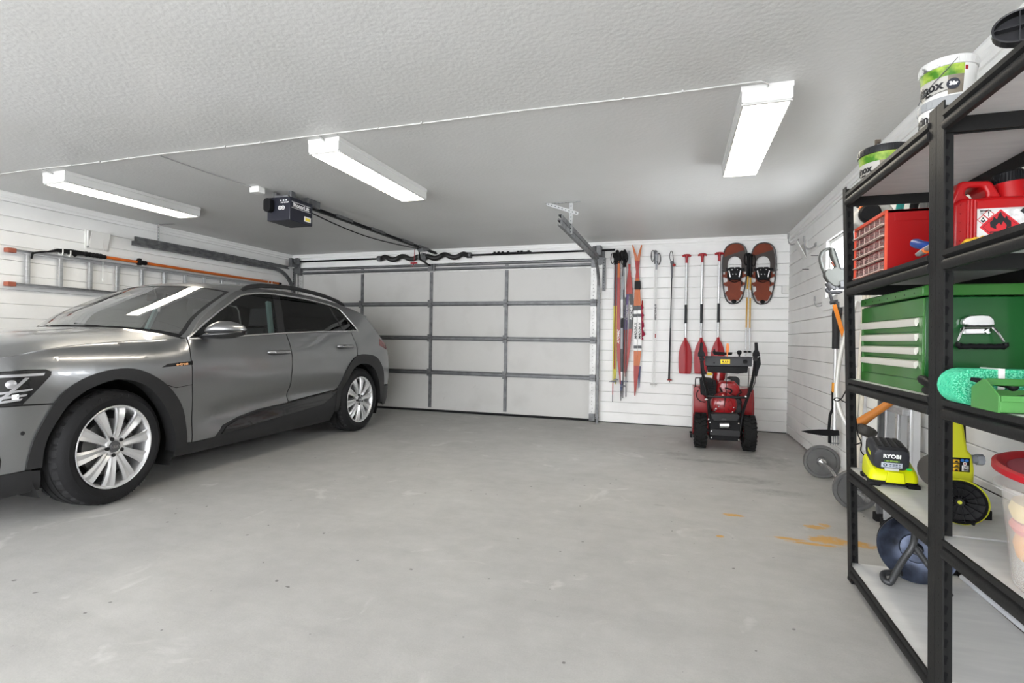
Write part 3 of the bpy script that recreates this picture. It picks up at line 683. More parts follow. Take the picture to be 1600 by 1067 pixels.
# snowshoes
SHD = mat('snowshoe_deck', (.19, .036, .013), .6, c2=(.15, .028, .011), ns=9); SHF = mat('snowshoe_tail', (.05, .04, .036), .5); SHR = mat('snowshoe_frame', (.07, .072, .075), .4, .4)
def snowshoe(px, label):
    """outline and deck measured from the photo: 0.77 m long, pointed towards the floor"""
    o = W(px, 427, YB - .02)
    t = thing('snowshoe', (o.x, YB - .012, o.z), label, 'snowshoe', 'snowshoes on the back wall')
    y = YB - .012
    half = [(.372, .0), (.366, .045), (.345, .085), (.30, .118), (.22, .136), (.12, .142), (.02, .138), (-.10, .128), (-.20, .112), (-.28, .094), (-.335, .068), (-.362, .038), (-.372, 0)]
    L = [(-w + .012 * (z / .37), z) for z, w in half] ; Rr = [(w + .004, z) for z, w in half[1:-1]][::-1]
    out = [V((o.x + a, y, o.z + c_)) for a, c_ in L + Rr]
    sm = smooth_path(out + [out[0]], 4)[:-1]
    q = MB(t); q.tube(sm, .008, 8, closed=True); q.build('frame', SHR, t)
    half_at = lambda z: next(w1 + (w0 - w1) * (z - z1) / (z0 - z1) for (z0, w0), (z1, w1) in zip(half, half[1:]) if z0 >= z >= z1)
    def deck(nm, m, poly, yy, th):
        b = MB(t); b.prism([(a, c_) for a, c_ in poly], (o.x, yy, o.z), (1, 0, 0), (0, 0, 1), th); return b.build(nm, m, t)
    # toe deck in two tones
    def edge(z0, z1, s, k=8): return [(s * (half_at(z0 + (z1 - z0) * i / k) - .008), z0 + (z1 - z0) * i / k) for i in range(k + 1)]
    deck('toe_deck', SHD, edge(.205, .370, -1) + edge(.370, .285, 1), y + .004, .006)
    # dark ring round the toe opening: a band on each side and above
    ring = edge(.02, .205, -1, 8) + edge(.285, .02, 1, 8)
    hole = [(.078 * math.cos(a), .118 + .092 * math.sin(a)) for a in [PI * i / 14 for i in range(15)]]
    poly = ring + [(.078, .02)] + hole + [(-.078, .02)]
    deck('dark_deck', SHF, poly, y + .003, .005)
    tail = edge(.02, -.27, -1, 6) + [(-.05, -.33), (.05, -.33)] + edge(-.27, .02, 1, 6)
    inner = [(-.105, .02), (-.108, -.05), (-.08, -.06), (-.078, -.10), (-.112, -.115), (-.108, -.15), (-.075, -.16), (-.07, -.21), (-.095, -.225), (-.085, -.27), (-.055, -.335), (.055, -.335), (.085, -.27), (.095, -.225), (.07, -.21), (.075, -.16), (.108, -.15), (.112, -.115), (.078, -.10), (.08, -.06), (.108, -.05), (.105, .02)]
    deck('tail_deck', SHD, inner, y + .001, .006)
    q = MB(t)
    for z in (-.03, -.13, -.245):
        for s in (-1, 1): q.bar((o.x + s * .085, y - .006, o.z + z), (o.x + s * (half_at(z) - .002), y - .004, o.z + z + .004), .034, .006, (0, 1, 0))
    q.build('lashing', SHD, t)
    q = MB(t); q.prism([(-.082, .025), (-.085, -.075), (-.06, -.115), (.06, -.115), (.085, -.075), (.082, .025), (.05, .042), (-.05, .042)], (o.x, y - .005, o.z + .03), (1, 0, 0), (0, 0, 1), .035); q.bar((o.x - .10, y - .03, o.z + .045), (o.x + .11, y - .03, o.z + .045), .03, .03, (0, 1, 0)); q.build('binding', BLACK, t, bev=.006)
    q = MB(t)
    for a, c_ in ((-.03, .01), (.03, .01), (-.02, -.045), (.015, -.045), (0, .035)): q.cyl((o.x + a, y - .04, o.z + .03 + c_), (o.x + a, y - .046, o.z + .03 + c_), .006, n=8)
    for s in (-1, 1): q.bar((o.x + s * .066, y - .042, o.z + .03), (o.x + s * .05, y - .042, o.z - .05), .012, .006, (0, 1, 0))
    q.build('buckle', CHROME, t)
    q = MB(t); q.tube(smooth_path([V((o.x - .06, y - .012, o.z - .085)), V((o.x, y - .02, o.z - .112)), V((o.x + .07, y - .015, o.z - .09)), V((o.x + .085, y - .01, o.z - .14))], 4), .006, 6); q.ball((o.x, y - .01, o.z - .345), (.03, .012, .022)); q.build('heel_strap', BLACK, t)
    return t
s1 = snowshoe(1147.5, 'rust red snowshoe hanging nearest the red paddles')
dxx = W(1192, 427, YB - .02)
s2 = dup(s1, V((dxx.x, s1.location.y, dxx.z)), 'rust red snowshoe hanging nearest the wall switch')
q = MB()
for px, py in ((1126, 422.5), (1213, 423.5), (1137, 371), (1195, 378)):
    pass
tag(MB().bx(1.185, 1.262, Y - .028, Y, 1.69, 1.782).build('wall_switch', PLAST_W, bev=.004), 'white square switch box in the corner by the snowshoe', 'wall switch')
for i, (px, py, l_) in enumerate(((1131, 422.5, 'nail in the boards left of the snowshoe by the paddles'), (1211, 423, 'nail in the boards right of the snowshoe by the switch'))):
    o = W(px, py, Y); q = MB(); q.cyl((o.x, Y + .01, o.z), (o.x + (.02 if i else -.02), Y - .075, o.z + .004), .004, n=8); tag(q.build('nail', DSTEEL), l_, 'nail')
# ================================================================== black boltless racks
RK = mat('rack_black', (.016, .016, .016), .5, spec=.12, bump=.06, bs=120)
SLOT = mat('slot_dark', (.003, .003, .004), .9)
BOARD = mat('shelf_board', (.70, .70, .695), .6, c2=(.64, .64, .64), ns=5, stretch=(1, 6, 1))
LV = [1.787, 1.375, .935, .525, .082]
def fx(y, z):
    """front plane of the racks, which stand a little out of plumb"""
    k = max(0., min(1., (y - 1.86) / .925))
    return (.757 - .012 * z) * (1 - k) + (.773 - .027 * z) * k
RD = .425
def rack(y0, y1, label):
    t = thing('storage_rack', (.97, (y0 + y1) / 2, 0), label, 'storage rack', 'black steel storage racks')
    for front in (1, 0):
        for far in (1, 0):
            q = MB(t); yc = y1 if far else y0; s = -1 if far else 1; xx = lambda z: fx(yc, z) + (0 if front else RD); sx = 1 if front else -1
            q.k = 0; z0, z1 = 0, 1.817; T = .0035
            pr = [(0, 0), (.042, 0), (.042, T), (T, T), (T, .042), (.005, .042), (.005, .045), (0, .045)]
            q.loft([[V((xx(z) + sx * a, yc + s * b_, z)) for a, b_ in pr] for z in (z0, z1)])
            q.k = 1
            for i in range(35):
                z = .05 + i * .05; xc = xx(z) + sx * .024; yy = yc + s * (T + .0003); hole = [(.0078 * math.cos(a), .006 + .0078 * math.sin(a)) for a in [PI * (-.25 + 1.5 * k / 8) for k in range(9)]] + [(-.0035, -.015), (.0035, -.015)]
                q.add([(xc + a, yy, z + b_) for a, b_ in hole], [list(range(len(hole)))])
                q.add([(xx(z) - sx * .0004, yc + s * .024 + a * .2, z + b_ * .15) for a, b_ in hole], [list(range(len(hole)))])
            q.build('post', [RK, SLOT], t)
            q = MB(t); q.bx(xx(0) - .002, xx(0) + sx * .045, yc - s * .001, yc + s * .058, 0, .012); q.build('foot_cap', BLACK, t)
    for z in LV:
        bp = [(.0, 0), (-.007, -.001), (-.008, -.016), (-.001, -.020), (.004, -.024), (-.004, -.028), (-.009, -.034), (-.009, -.050), (-.004, -.057), (.010, -.057), (.010, -.010), (.0, -.010)]
        for front in (1, 0):
            q = MB(t); q.loft([[V((fx(y, z) + (.004 - a * -1 if front else RD - .004 - a), y, z + b_)) for a, b_ in bp] for y in (y0 + .044, y1 - .044)]); q.build('beam', RK, t, ang=50)
        for yy in (y0 + .006, y1 - .012):
            q = MB(t); x0_ = fx(yy, z); q.bx(x0_ + .006, x0_ + RD - .006, yy, yy + .006, z - .055, z - .008); q.build('side_beam', RK, t)
        q = MB(t); e = .006
        q.loft([[V((fx(y0, z) + .006, y0 + e, zz)), V((fx(y1, z) + .006, y1 - e, zz)), V((fx(y1, z) + RD - .006, y1 - e, zz)), V((fx(y0, z) + RD - .006, y0 + e, zz))] for zz in (z - .010, z - .002)])
        q.build('shelf_board', BOARD, t)
    return t
rack(1.890, 2.785, 'black five-shelf steel rack holding the green chest and red drawer cabinet')
rack(.955, 1.887, 'black five-shelf steel rack with the green strap and tub with red lid')
SH = [z - .002 for z in LV]

# ------------------------------------------------------------------ top shelf: paint pails
GREENL = mat('label_green', (.045, .17, .008), .45, c2=(.36, .48, .07), ns=16, nd=5, mixlo=.42, mixhi=.6)
GREYL = mat('label_grey', (.44, .43, .40), .45); BRNL = mat('label_wood', (.19, .165, .13), .45, c2=(.26, .23, .185), ns=6, stretch=(1, 1, 7))
def bend(o, c, r, a0, z0):
    """wrap lettering (made flat at the origin) round an upright cylinder"""
    for v in o.data.vertices:
        a = a0 + v.co.x / r; d = r + v.co.z
        v.co = V((c[0] + d * math.cos(a), c[1] + d * math.sin(a), z0 + v.co.y))
def patch(b, c, r0, r1, z0, z1, a0, a1, skew=0., n=18):
    """piece of label wrapped on a slightly conical pail"""
    rings = []
    for i in range(n + 1):
        a = math.radians(a0 + (a1 - a0) * i / n); sk = skew * i / n
        rings.append([(c[0] + r0 * math.cos(a), c[1] + r0 * math.sin(a), z0 + sk), (c[0] + r1 * math.cos(a), c[1] + r1 * math.sin(a), z1 + sk)])
    b.loft(rings, False)
LIDB = mat('lid_black', (.02, .021, .023), .4); LIDW = mat('lid_white', (.62, .62, .61), .4, c2=(.12, .12, .12), ns=26, nd=6, mixlo=.60, mixhi=.66); LIDG = mat('lid_grey', (.33, .34, .35), .4)
def pail(x, y, z, r, h, lid, label, view, plain=False, handle=True, da0=0):
    t = thing('paint_pail', (x, y, z), label, 'paint pail', 'paint pails on the top shelf')
    rb = r * .86; c = (0, 0)
    q = MB(); q.lathe([(rb * .97, .004), (rb, 0), (rb, .002), (r * .985, h - .03), (r * .985, h - .012)], (0, 0, 0), n=48, cap0=True); q.build('body', PLAST_W, t)
    rr = lambda zz: rb + (r * .985 - rb) * zz / (h - .03) + .0006
    q = MB(); q.k = 0; patch(q, c, rr(.02), rr(h - .055), .02, h - .055, view - 100, view + 20); q.k = 1; patch(q, c, rr(.012) + .0003, rr(h - .062) + .0003, .008, h - .064, view + 2, view + 40, .004)
    q.k = 3 if plain else 2; patch(q, c, rr(h - .062) + .0006, rr(h - .030) + .0006, h - .064, h - .030, view - 80, view + 36)
    q.k = 3; patch(q, c, rr(.012) + .0009, rr(h - .036) + .0009, .012, h - .036, view + 36, view + 92); q.k = 4; patch(q, c, rr(h - .05) + .0012, rr(h - .04) + .0012, h - .052, h - .038, view + 37, view + 44)
    for i in range(12): q.k = 5; patch(q, c, rr(.02) + .0012, rr(.02) + .0012, .022 + i * .0075, .0235 + i * .0075, view + 46, view + 60 + 18 * ((i * 7) % 5) / 5)
    q.k = 6; patch(q, c, rr(.02) + .0012, rr(.02) + .0012, .024, .029, view - 70, view - 18, .010); patch(q, c, rr(.03) + .0012, rr(.03) + .0012, .012, .0135, view - 80, view + 5, .012)
    q.build('printed_label', [GREYL, BRNL, GREENL, PLAST_W, RED, mat('fine_print', (.22, .22, .22), .5), TXTB], t, recalc=False)
    for nm, tx, sz, da, zz in (('brand_lettering', 'Butinox', .042, -60 + da0, h - (.058 if plain else .089)), ('small_lettering', 'Beis', .014, -44 + da0, h - .111)):
        o = text(nm, tx, sz, TXTB, t, (0, 0, 0), (1, 0, 0), (0, 1, 0), bold=.0012 if sz > .02 else 0); bend(o, c, rr(zz) + .0012, math.radians(view + da), zz)
    o = text('badge_lettering', '3år', .017, TXTW, t, (0, 0, .0012), (1, 0, 0), (0, 1, 0), bold=.0008); bend(o, c, rr(.07) + .0022, math.radians(view + 13), h - .094)
    q = MB(); n = 20
    q.add([(.0185 * math.cos(2 * PI * i / n), .0185 * math.sin(2 * PI * i / n), 0) for i in range(n)], [list(range(n))]); o = q.build('badge', mat('badge_navy', (.03, .033, .045), .4), t); bend(o, c, rr(.07) + .0015, math.radians(view + 13), h - .094)
    q = MB(); q.lathe([(r * .985, h - .030), (r * 1.035, h - .028), (r * 1.04, h - .006), (r * 1.02, h), (r * .95, h), (r * .93, h - .005), (0, h - .005)], (0, 0, 0), n=48)
    for i in range(28): a = 2 * PI * i / 28; q.box((r * 1.04 * math.cos(a), r * 1.04 * math.sin(a), h - .016), (.002, .003, .018), M.Rotation(a, 3, 'Z'))
    q.build('lid', lid, t, ang=30)
    if handle:
        q = MB(); pts = [((r * 1.03) * math.cos(math.radians(view + 20 - k * 5.6)), (r * 1.03) * math.sin(math.radians(view + 20 - k * 5.6)), h - .012 - .0068 * k - .0006 * k * (16 - k) * .3) for k in range(18)]
        q.tube(pts, .0015, 6); q.build('wire_handle', DSTEEL, t)
    return t
pail(.832, 2.60, SH[0], .095, .140, LIDB, 'paint pail with black lid at the far end of the top shelf', -121, handle=False)
q = MB(); q.tube([(.775, 2.56, SH[0] + .139), (.783, 2.56, SH[0] + .150), (.789, 2.56, SH[0] + .162)], .009, 6, flat=.4); q.box((.792, 2.56, SH[0] + .166), (.020, .012, .016)); tag(q.build('paint_brush', mat('brush_brown', (.08, .06, .045), .6), bev=.002), 'short dark paint brush lying on the black pail lid', 'paint brush')
pail(at(1489, 130, 1, 2.12).x + .004, 2.165, SH[0], .080, .142, LIDG, 'lower paint pail with grey lid under another pail', -114, True, False, 6)
pail(at(1489, 130, 1, 2.12).x + .005, 2.168, SH[0] + .143, .078, .134, LIDW, 'upper paint pail with white lid stacked on the grey lid', -114)
# ribbed black tray lying over the front edge
t = thing('plastic_tray', (.96, 1.70, SH[0]), 'black ribbed plastic tray on the top shelf nearest the ceiling', 'plastic tray')
BT = mat('tray_black', (.025, .025, .028), .35)
A0 = at(1549, 86, 1, 1.78)
q = MB(t); ux, uy = V((.93, -.37, .0)).normalized(), V((.05, .13, 1)).normalized(); o = A0 + uy * .005
out = [(0, 0)] + [(.055 - .055 * math.cos(a), .06 + .06 * math.sin(a) - .06) for a in []]
oval = [(.06 - .06 * math.sin(a), .045 - .045 * math.cos(a)) for a in [PI * i / 12 for i in range(13)]]
poly = oval + [(.42, .09), (.42, 0)]
nz = ux.cross(uy).normalized()
q.prism(poly, o + nz * -.004 * 0, ux, uy, -.004); 
rim = [o + ux * a + uy * b_ + nz * .012 for a, b_ in poly]
n = len(poly)
for i in range(n - 1):
    a, b_ = poly[i], poly[i + 1]; p0_, p1_ = o + ux * a[0] + uy * a[1], o + ux * b_[0] + uy * b_[1]
    q.loft([[p0_, p0_ + nz * .03, p0_ + nz * .03 + uy * .0 , p0_], [p1_, p1_ + nz * .03, p1_ + nz * .03, p1_]], False)
q.tube([o + ux * a + uy * b_ + nz * .028 for a, b_ in poly], .003, 6, closed=True)
q.build('shell', BT, t)
q = MB(t)
q.bar(o + uy * .045 + nz * .02 + ux * .004, o + uy * .045 + nz * .02 + ux * .41, .018, .003, uy)
for a in (.055, .11, .17, .23, .29): q.bar(o + ux * a + uy * .003 + nz * .02, o + ux * a + uy * .088 + nz * .02, .018, .003, ux)
q.tube([o + ux * (.15 + .035 * math.cos(k)) + uy * (.045 + .04 * math.sin(k)) + nz * .026 for k in [2 * PI * i / 24 for i in range(24)]], .003, 6, closed=True)
q.build('rib', BT, t)
q = MB(t); pf = o + ux * .40 + uy * .02 + nz * .01; q.bx(pf.x - .012, pf.x + .012, pf.y - .012, pf.y + .012, SH[0], pf.z + .01); q.build('support_foot', BT, t)
q = MB()
for k in range(3): q.tube([(.775 + .02 * math.cos(a) + .004 * k, 2.02 + .07 * math.sin(a), SH[0] + .006 + .006 * k) for a in [2 * PI * i / 20 for i in range(20)]], .0016, 5, closed=True)
tag(q.build('wire_coil', DSTEEL), 'thin coil of wire on the top shelf edge beside the stacked pails', 'wire coil')

# ------------------------------------------------------------------ second shelf
RBOX = mat('cabinet_red', (.28, .005, .006), .35); ROR = mat('cabinet_edge', (.62, .08, .04), .4)
cx0, cx1, cy0, cy1, cz0, cz1 = .768, .965, 2.385, 2.765, SH[1], 1.622
t = thing('drawer_cabinet', (.87, 2.575, cz0), 'red small-parts cabinet with clear plastic drawers on the rack', 'parts cabinet')
q = MB(t)
for a in ((cy0, cy0 + .008, cz0, cz1), (cy1 - .008, cy1, cz0, cz1), (cy0, cy1, cz1 - .012, cz1), (cy0, cy1, cz0, cz0 + .012)): q.bx(cx0 + .008, cx1, *a)
q.bx(cx1 - .008, cx1, cy0, cy1, cz0, cz1); rows, cols = 5, 3
dz, dy = (cz1 - cz0 - .024) / rows, (cy1 - cy0 - .016) / cols
for r_ in range(1, rows): q.bx(cx0 + .012, cx1 - .01, cy0 + .003, cy1 - .003, cz0 + .012 + dz * r_ - .002, cz0 + .012 + dz * r_ + .002)
for c_ in range(1, cols): q.bx(cx0 + .012, cx1, cy0 + .008 + dy * c_ - .002, cy0 + .008 + dy * c_ + .002, cz0, cz1)
q.bx(cx0 + .03, cx1 - .02, cy0 - .003, cy0, cz1 - .045, cz1 - .01); q.bx(cx0 + .03, cx1 - .02, cy0 - .003, cy0, cz0 + .004, cz0 + .028)
q.build('case', RBOX, t, bev=.002)
q = MB(t)
for a in ((cy0 - .001, cy0 + .009, cz0, cz1), (cy1 - .009, cy1 + .001, cz0, cz1), (cy0, cy1, cz1 - .013, cz1 + .001), (cy0, cy1, cz0 - .0, cz0 + .013)): q.bx(cx0, cx0 + .009, *a)
q.build('front_rim', ROR, t, bev=.0015)
CLR = mat('clear_drawer', (.42, .24, .23), .25, alpha=.34); LIP = mat('drawer_lip', (.56, .46, .40), .3)
for r_ in range(rows):
    for c_ in range(cols):
        y0_, z0_ = cy0 + .008 + dy * c_ + .003, cz0 + .012 + dz * r_ + .003; y1_, z1_ = y0_ + dy - .006, z0_ + dz - .006
        q = MB(t); q.k = 0; q.bx(cx0 + .006, cx0 + .009, y0_, y1_, z0_, z1_); q.bx(cx0 + .009, cx1 - .03, y0_, y0_ + .0015, z0_, z1_ - .004); q.bx(cx0 + .009, cx1 - .03, y1_ - .0015, y1_, z0_, z1_ - .004); q.bx(cx0 + .009, cx1 - .03, y0_, y1_, z0_, z0_ + .0015)
        q.k = 1; q.bx(cx0 - .009, cx0 + .006, y0_ + .002, y1_ - .002, z0_ + .001, z0_ + .0045); q.bx(cx0 + .004, cx0 + .0055, y0_, y0_ + .002, z0_ + .002, z1_ - .002); q.bx(cx0 + .004, cx0 + .0055, y0_ + dy * .52, y0_ + dy * .52 + .0015, z0_ + .002, z1_ - .002)
        q.build('drawer', [CLR, LIP], t)
q = MB(t); CONT = mat('odds_and_ends', (.20, .16, .15), .6, .3, c2=(.45, .38, .33), ns=60)
for r_ in range(rows):
    for c_ in range(cols):
        y0_, z0_ = cy0 + .012 + dy * c_, cz0 + .017 + dz * r_; q.bx(cx0 + .013, cx1 - .035, y0_ + .004, y0_ + dy - .012, z0_ + .001, z0_ + dz * random.uniform(.25, .6))
q.build('drawer_contents', CONT, t)

# jerry can: front outline measured, built as a solid 0.135 m deep
CANR = mat('can_red', (.36, .005, .007), .33, bump=.05, bs=30)
yj = 1.965; jp = lambda a, b_: (lambda p: (p.x, p.z))(at(a, b_, 1, yj))
t = thing('jerry_can', (.93, yj + .06, SH[1]), 'red plastic jerry can with hazard label on the rack', 'jerry can')
x0_ = jp(1487.8, 330)[0]; x1_ = x0_ + .232; zb = SH[1]
body = [(x0_, zb), (x1_, zb), (x1_, jp(1600, 318)[1]), (x1_ - .018, jp(1600, 309)[1] + .008), jp(1560, 305.5), jp(1530, 308.5), jp(1506, 309), jp(1491, 316.6), (x0_, jp(1487.5, 321)[1])]
q = MB(t); q.prism(body, (0, yj, 0), (1, 0, 0), (0, 0, 1), -.135)
q.build('body', CANR, t, bev=.012, seg=3)
han = [jp(1490, 318), jp(1501.3, 287.4), jp(1505, 282.5), jp(1510.5, 280.1), jp(1553, 278.9), jp(1558, 283), jp(1572, 306), jp(1546, 307), jp(1547.3, 299), jp(1542.7, 290.5), jp(1538, 289.2), jp(1520, 290.5), jp(1515, 293), jp(1513.8, 300.5), jp(1520, 306), jp(1526, 312), jp(1500, 318)]
q = MB(t); q.prism(han, (0, yj + .018, 0), (1, 0, 0), (0, 0, 1), -.09); q.build('handle', CANR, t, bev=.008, seg=3)
nb, nt_ = at(1581, 306, 1, yj + .06), at(1577, 286, 1, yj + .06)
q = MB(t); q.cyl(nb - V((0, 0, .03)), nt_, .043, .038, n=28); q.build('neck', CANR, t)
q = MB(t); q.lathe([(0, .034), (.034, .034), (.0375, .030), (.0375, 0), (.036, 0)], nt_, (nt_ - nb).normalized(), 28)
for i in range(30): a = 2 * PI * i / 30; u_, w_, d_ = frame(nt_ - nb); q.box(nt_ + d_ * .016 + (u_ * math.cos(a) + w_ * math.sin(a)) * .0375, (.003, .003, .026))
q.build('cap', BLACK, t)
q = MB(t)
for px in (1513, 1518, 1523.5): xa = jp(px, 330)[0]; q.cyl((xa, yj + .001, zb + .015), (xa, yj + .001, jp(px, 313)[1]), .0055, n=10)
for i in range(6): q.ball((jp(1501, 330)[0], yj, zb + .02 + i * .028), .0025, 8, 5)
q.build('moulded_rib', CANR, t)
lx0, lz1 = jp(1526.5, 326.5); lx1, lz0 = x1_ - .014, zb + .015
LG = mat('label_print_grey', (.50, .50, .50), .5, c2=(.70, .70, .70), ns=90, nd=1)
q = MB(t); q.k = 0; q.bx(lx0, lx1, yj - .0012, yj + .002, lz0, lz1)
def dia(k, cxx, czz, r_, y_): q.k = k; q.add([(cxx - r_, y_, czz), (cxx, y_, czz - r_), (cxx + r_, y_, czz), (cxx, y_, czz + r_)], [(0, 1, 2, 3)])
q.k = 3; q.add([(lx0 + .056, yj - .0014, lz1 - .006), (lx1 - .01, yj - .0014, lz1 - .006), (lx1 - .01, yj - .0014, lz1 - .05), (lx0 + .092, yj - .0014, lz1 - .05)], [(0, 1, 2, 3)])
dcx, dcz = jp(1563, 354); dr = jp(1563, 327)[1] - dcz
dia(1, dcx, dcz, dr, yj - .0016); dia(2, dcx, dcz, dr * .86, yj - .0017); dia(1, dcx, dcz, dr * .83, yj - .0018)
e1, e2 = jp(1544.2, 335), jp(1535.5, 343.5)
for e_ in (e1, e2): dia(1, *e_, .0155, yj - .0019); dia(0, *e_, .0125, yj - .0020)
dia(2, *jp(1601, 329), .012, yj - .0019)
q.k = 2
def flat(poly, y_): q.add([(a, y_, b_) for a, b_ in poly], [list(range(len(poly)))])
fl = [(-.024, -.012), (-.026, .002), (-.018, .010), (-.017, .018), (-.009, .010), (-.006, .022), (-.001, .032), (.004, .020), (.010, .012), (.013, .020), (.018, .008), (.024, .004), (.025, -.012), (.012, -.019), (.014, -.008), (.006, .004), (.001, -.008), (-.004, .0), (-.011, -.008), (-.010, -.019)]
flat([(dcx + a * 1.05, dcz + .012 + b_ * 1.05) for a, b_ in fl], yj - .0021); flat([(dcx + a, dcz + b_) for a, b_ in ((-.026, -.018), (.026, -.018), (.026, -.014), (-.026, -.014))], yj - .0021)
flat([(e1[0] + a, e1[1] + b_) for a, b_ in ((-.0018, .008), (-.001, -.002), (.001, -.002), (.0018, .008))], yj - .0022); flat([(e1[0] + .0017 * math.cos(k), e1[1] - .005 + .0017 * math.sin(k)) for k in [2 * PI * i / 8 for i in range(8)]], yj - .0022)
flat([(e2[0] + .003 * math.cos(k), e2[1] + .0045 + .003 * math.sin(k)) for k in [2 * PI * i / 8 for i in range(8)]], yj - .0022); flat([(e2[0] + a, e2[1] + b_) for a, b_ in ((-.007, -.004), (0, -.009), (.007, -.004), (.004, .001), (0, -.003), (-.004, .001))], yj - .0022)
q.build('hazard_label', [PLAST_W, mat('sign_red', (.55, .02, .03), .4), TXTB, LG], t, recalc=False)
text('label_lettering', 'BENSIN', .0085, TXTB, t, (lx0 + .021, yj - .0014, lz1 - .008), (1, 0, 0), (0, 0, 1), t, bold=.0003); text('label_lettering', 'UN 1203', .0055, TXTB, t, (lx0 + .018, yj - .0014, lz1 - .0155), (1, 0, 0), (0, 0, 1), t)
# yellow rope in front of the can
YR = mat('rope_yellow', (.75, .42, .03), .7, bump=.6, bs=250)
q = MB(); zr = SH[1] + .012; pts = []
for i in range(70):
    a = i * .42; pts.append((.80 + .045 * math.cos(a) + .0009 * i, 1.78 + .05 * math.sin(a) - .0006 * i, zr - .004 + .0001 * i + .006 * math.sin(i * 1.7)))
q.tube(pts + [(.89, 1.70, zr + .008), (.86, 1.60, zr + .012), (.82, 1.53, zr + .022), (.80, 1.50, zr + .004)], .0065, 7)
tag(q.build('rope', YR), 'small heap of yellow rope before the red jerry can', 'rope')
# hand tools by the cabinet
SBL = mat('handle_blue', (.01, .045, .22), .4)
a_, b_ = at(1428, 379.5, 1, 2.12), at(1447, 384.5, 1, 2.05)
t = thing('screwdriver', (a_ + b_) / 2, 'blue handled screwdriver lying on the shelf by the red cabinet', 'screwdriver')
d_ = (b_ - a_).normalized(); q = MB(t); q.tube([a_, a_ + d_ * .004, a_ + d_ * .02, a_ + d_ * .05, a_ + d_ * .085, a_ + d_ * .095], [.006, .0145, .0165, .0145, .0165, .010], 12); q.build('handle', SBL, t)
q = MB(t); q.ball(a_ + d_ * .002, (.012, .012, .014), 12, 8); q.build('handle_end', mat('handle_grey', (.22, .20, .20), .5), t); q = MB(t); q.cyl(a_ + d_ * .09, a_ + d_ * .19, .004, n=8); q.build('blade', STEEL, t)
a_, b_ = at(1434, 399, 1, 2.06), at(1446, 391.5, 1, 2.03)
t = thing('utility_knife', (a_ + b_) / 2, 'grey cutter with orange eyelet beside the blue screwdriver', 'utility knife')
d_ = (b_ - a_).normalized(); n_ = V((0, -1, 0)); q = MB(t); q.tube([a_ - d_ * .002, a_ + d_ * .006, a_ + d_ * .03, a_ + d_ * .06, a_ + d_ * .12], [.006, .014, .017, .016, .014], 12, flat=.5); q.build('body', mat('tool_grey', (.20, .20, .20), .45), t)
q = MB(t); q.tube([a_ + d_ * .034 + n_ * .012 + V((.011 * math.cos(k), 0, .007 * math.sin(k))) for k in [2 * PI * i / 16 for i in range(16)]], .0045, 6, closed=True); q.build('eyelet', ORANGE, t)
# ------------------------------------------------------------------ third shelf: green tool chest
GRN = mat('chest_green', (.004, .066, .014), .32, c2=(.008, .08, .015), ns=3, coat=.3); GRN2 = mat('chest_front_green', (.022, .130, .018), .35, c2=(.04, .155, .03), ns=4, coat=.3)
SIL = mat('handle_silver', (.68, .66, .60), .4, .3)
gx0, gx1, gy0, gy1, gz0, gz1 = .79, 1.135, 2.10, 2.715, SH[2], 1.300
t = thing('tool_chest', (.96, 2.41, gz0), 'green metal tool chest with four silver-handled drawers on the rack', 'tool chest')
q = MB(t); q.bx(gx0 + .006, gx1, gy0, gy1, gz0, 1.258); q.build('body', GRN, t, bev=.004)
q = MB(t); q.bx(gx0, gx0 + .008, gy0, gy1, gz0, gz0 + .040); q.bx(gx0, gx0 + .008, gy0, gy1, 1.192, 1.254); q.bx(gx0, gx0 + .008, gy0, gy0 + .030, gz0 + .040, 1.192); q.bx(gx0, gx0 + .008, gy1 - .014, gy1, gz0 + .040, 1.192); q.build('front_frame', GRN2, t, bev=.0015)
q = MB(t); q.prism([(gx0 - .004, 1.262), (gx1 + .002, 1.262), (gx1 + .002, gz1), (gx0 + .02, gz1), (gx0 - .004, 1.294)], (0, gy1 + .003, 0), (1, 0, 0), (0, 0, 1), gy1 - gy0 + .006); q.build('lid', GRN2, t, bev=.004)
q = MB(t)
for i in range(7): q.cyl((gx0 - .0045, gy0 + .06 + i * .082, 1.276), (gx0 - .003, gy0 + .06 + i * .082, 1.276), .0035, n=8)
q.build('rivet', BLACK, t)
tops = [at(1435, y_, 0, gx0).z for y_ in (496, 520.5, 542, 563.5)] + [gz0 + .042]
for i in range(4):
    z1_ = tops[i] + .004; z0_ = (tops[i + 1] + .006) if i < 3 else gz0 + .042
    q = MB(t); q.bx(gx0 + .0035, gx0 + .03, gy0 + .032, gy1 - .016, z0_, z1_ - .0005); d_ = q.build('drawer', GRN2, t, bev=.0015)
    h_ = .030 if i == 0 else .027
    q = MB(t); pr = [(.0, 0), (-.012, -.004), (-.014, -h_ * .6), (-.010, -h_), (-.006, -h_), (.004, -.006)]
    y1h = gy1 - (.016 if i == 0 else .030)
    q.loft([[V((gx0 + .002 + a, yy, z1_ - .004 + b_)) for a, b_ in pr] for yy in (gy0 + .034, y1h)]); q.build('handle', SIL, d_, ang=30)
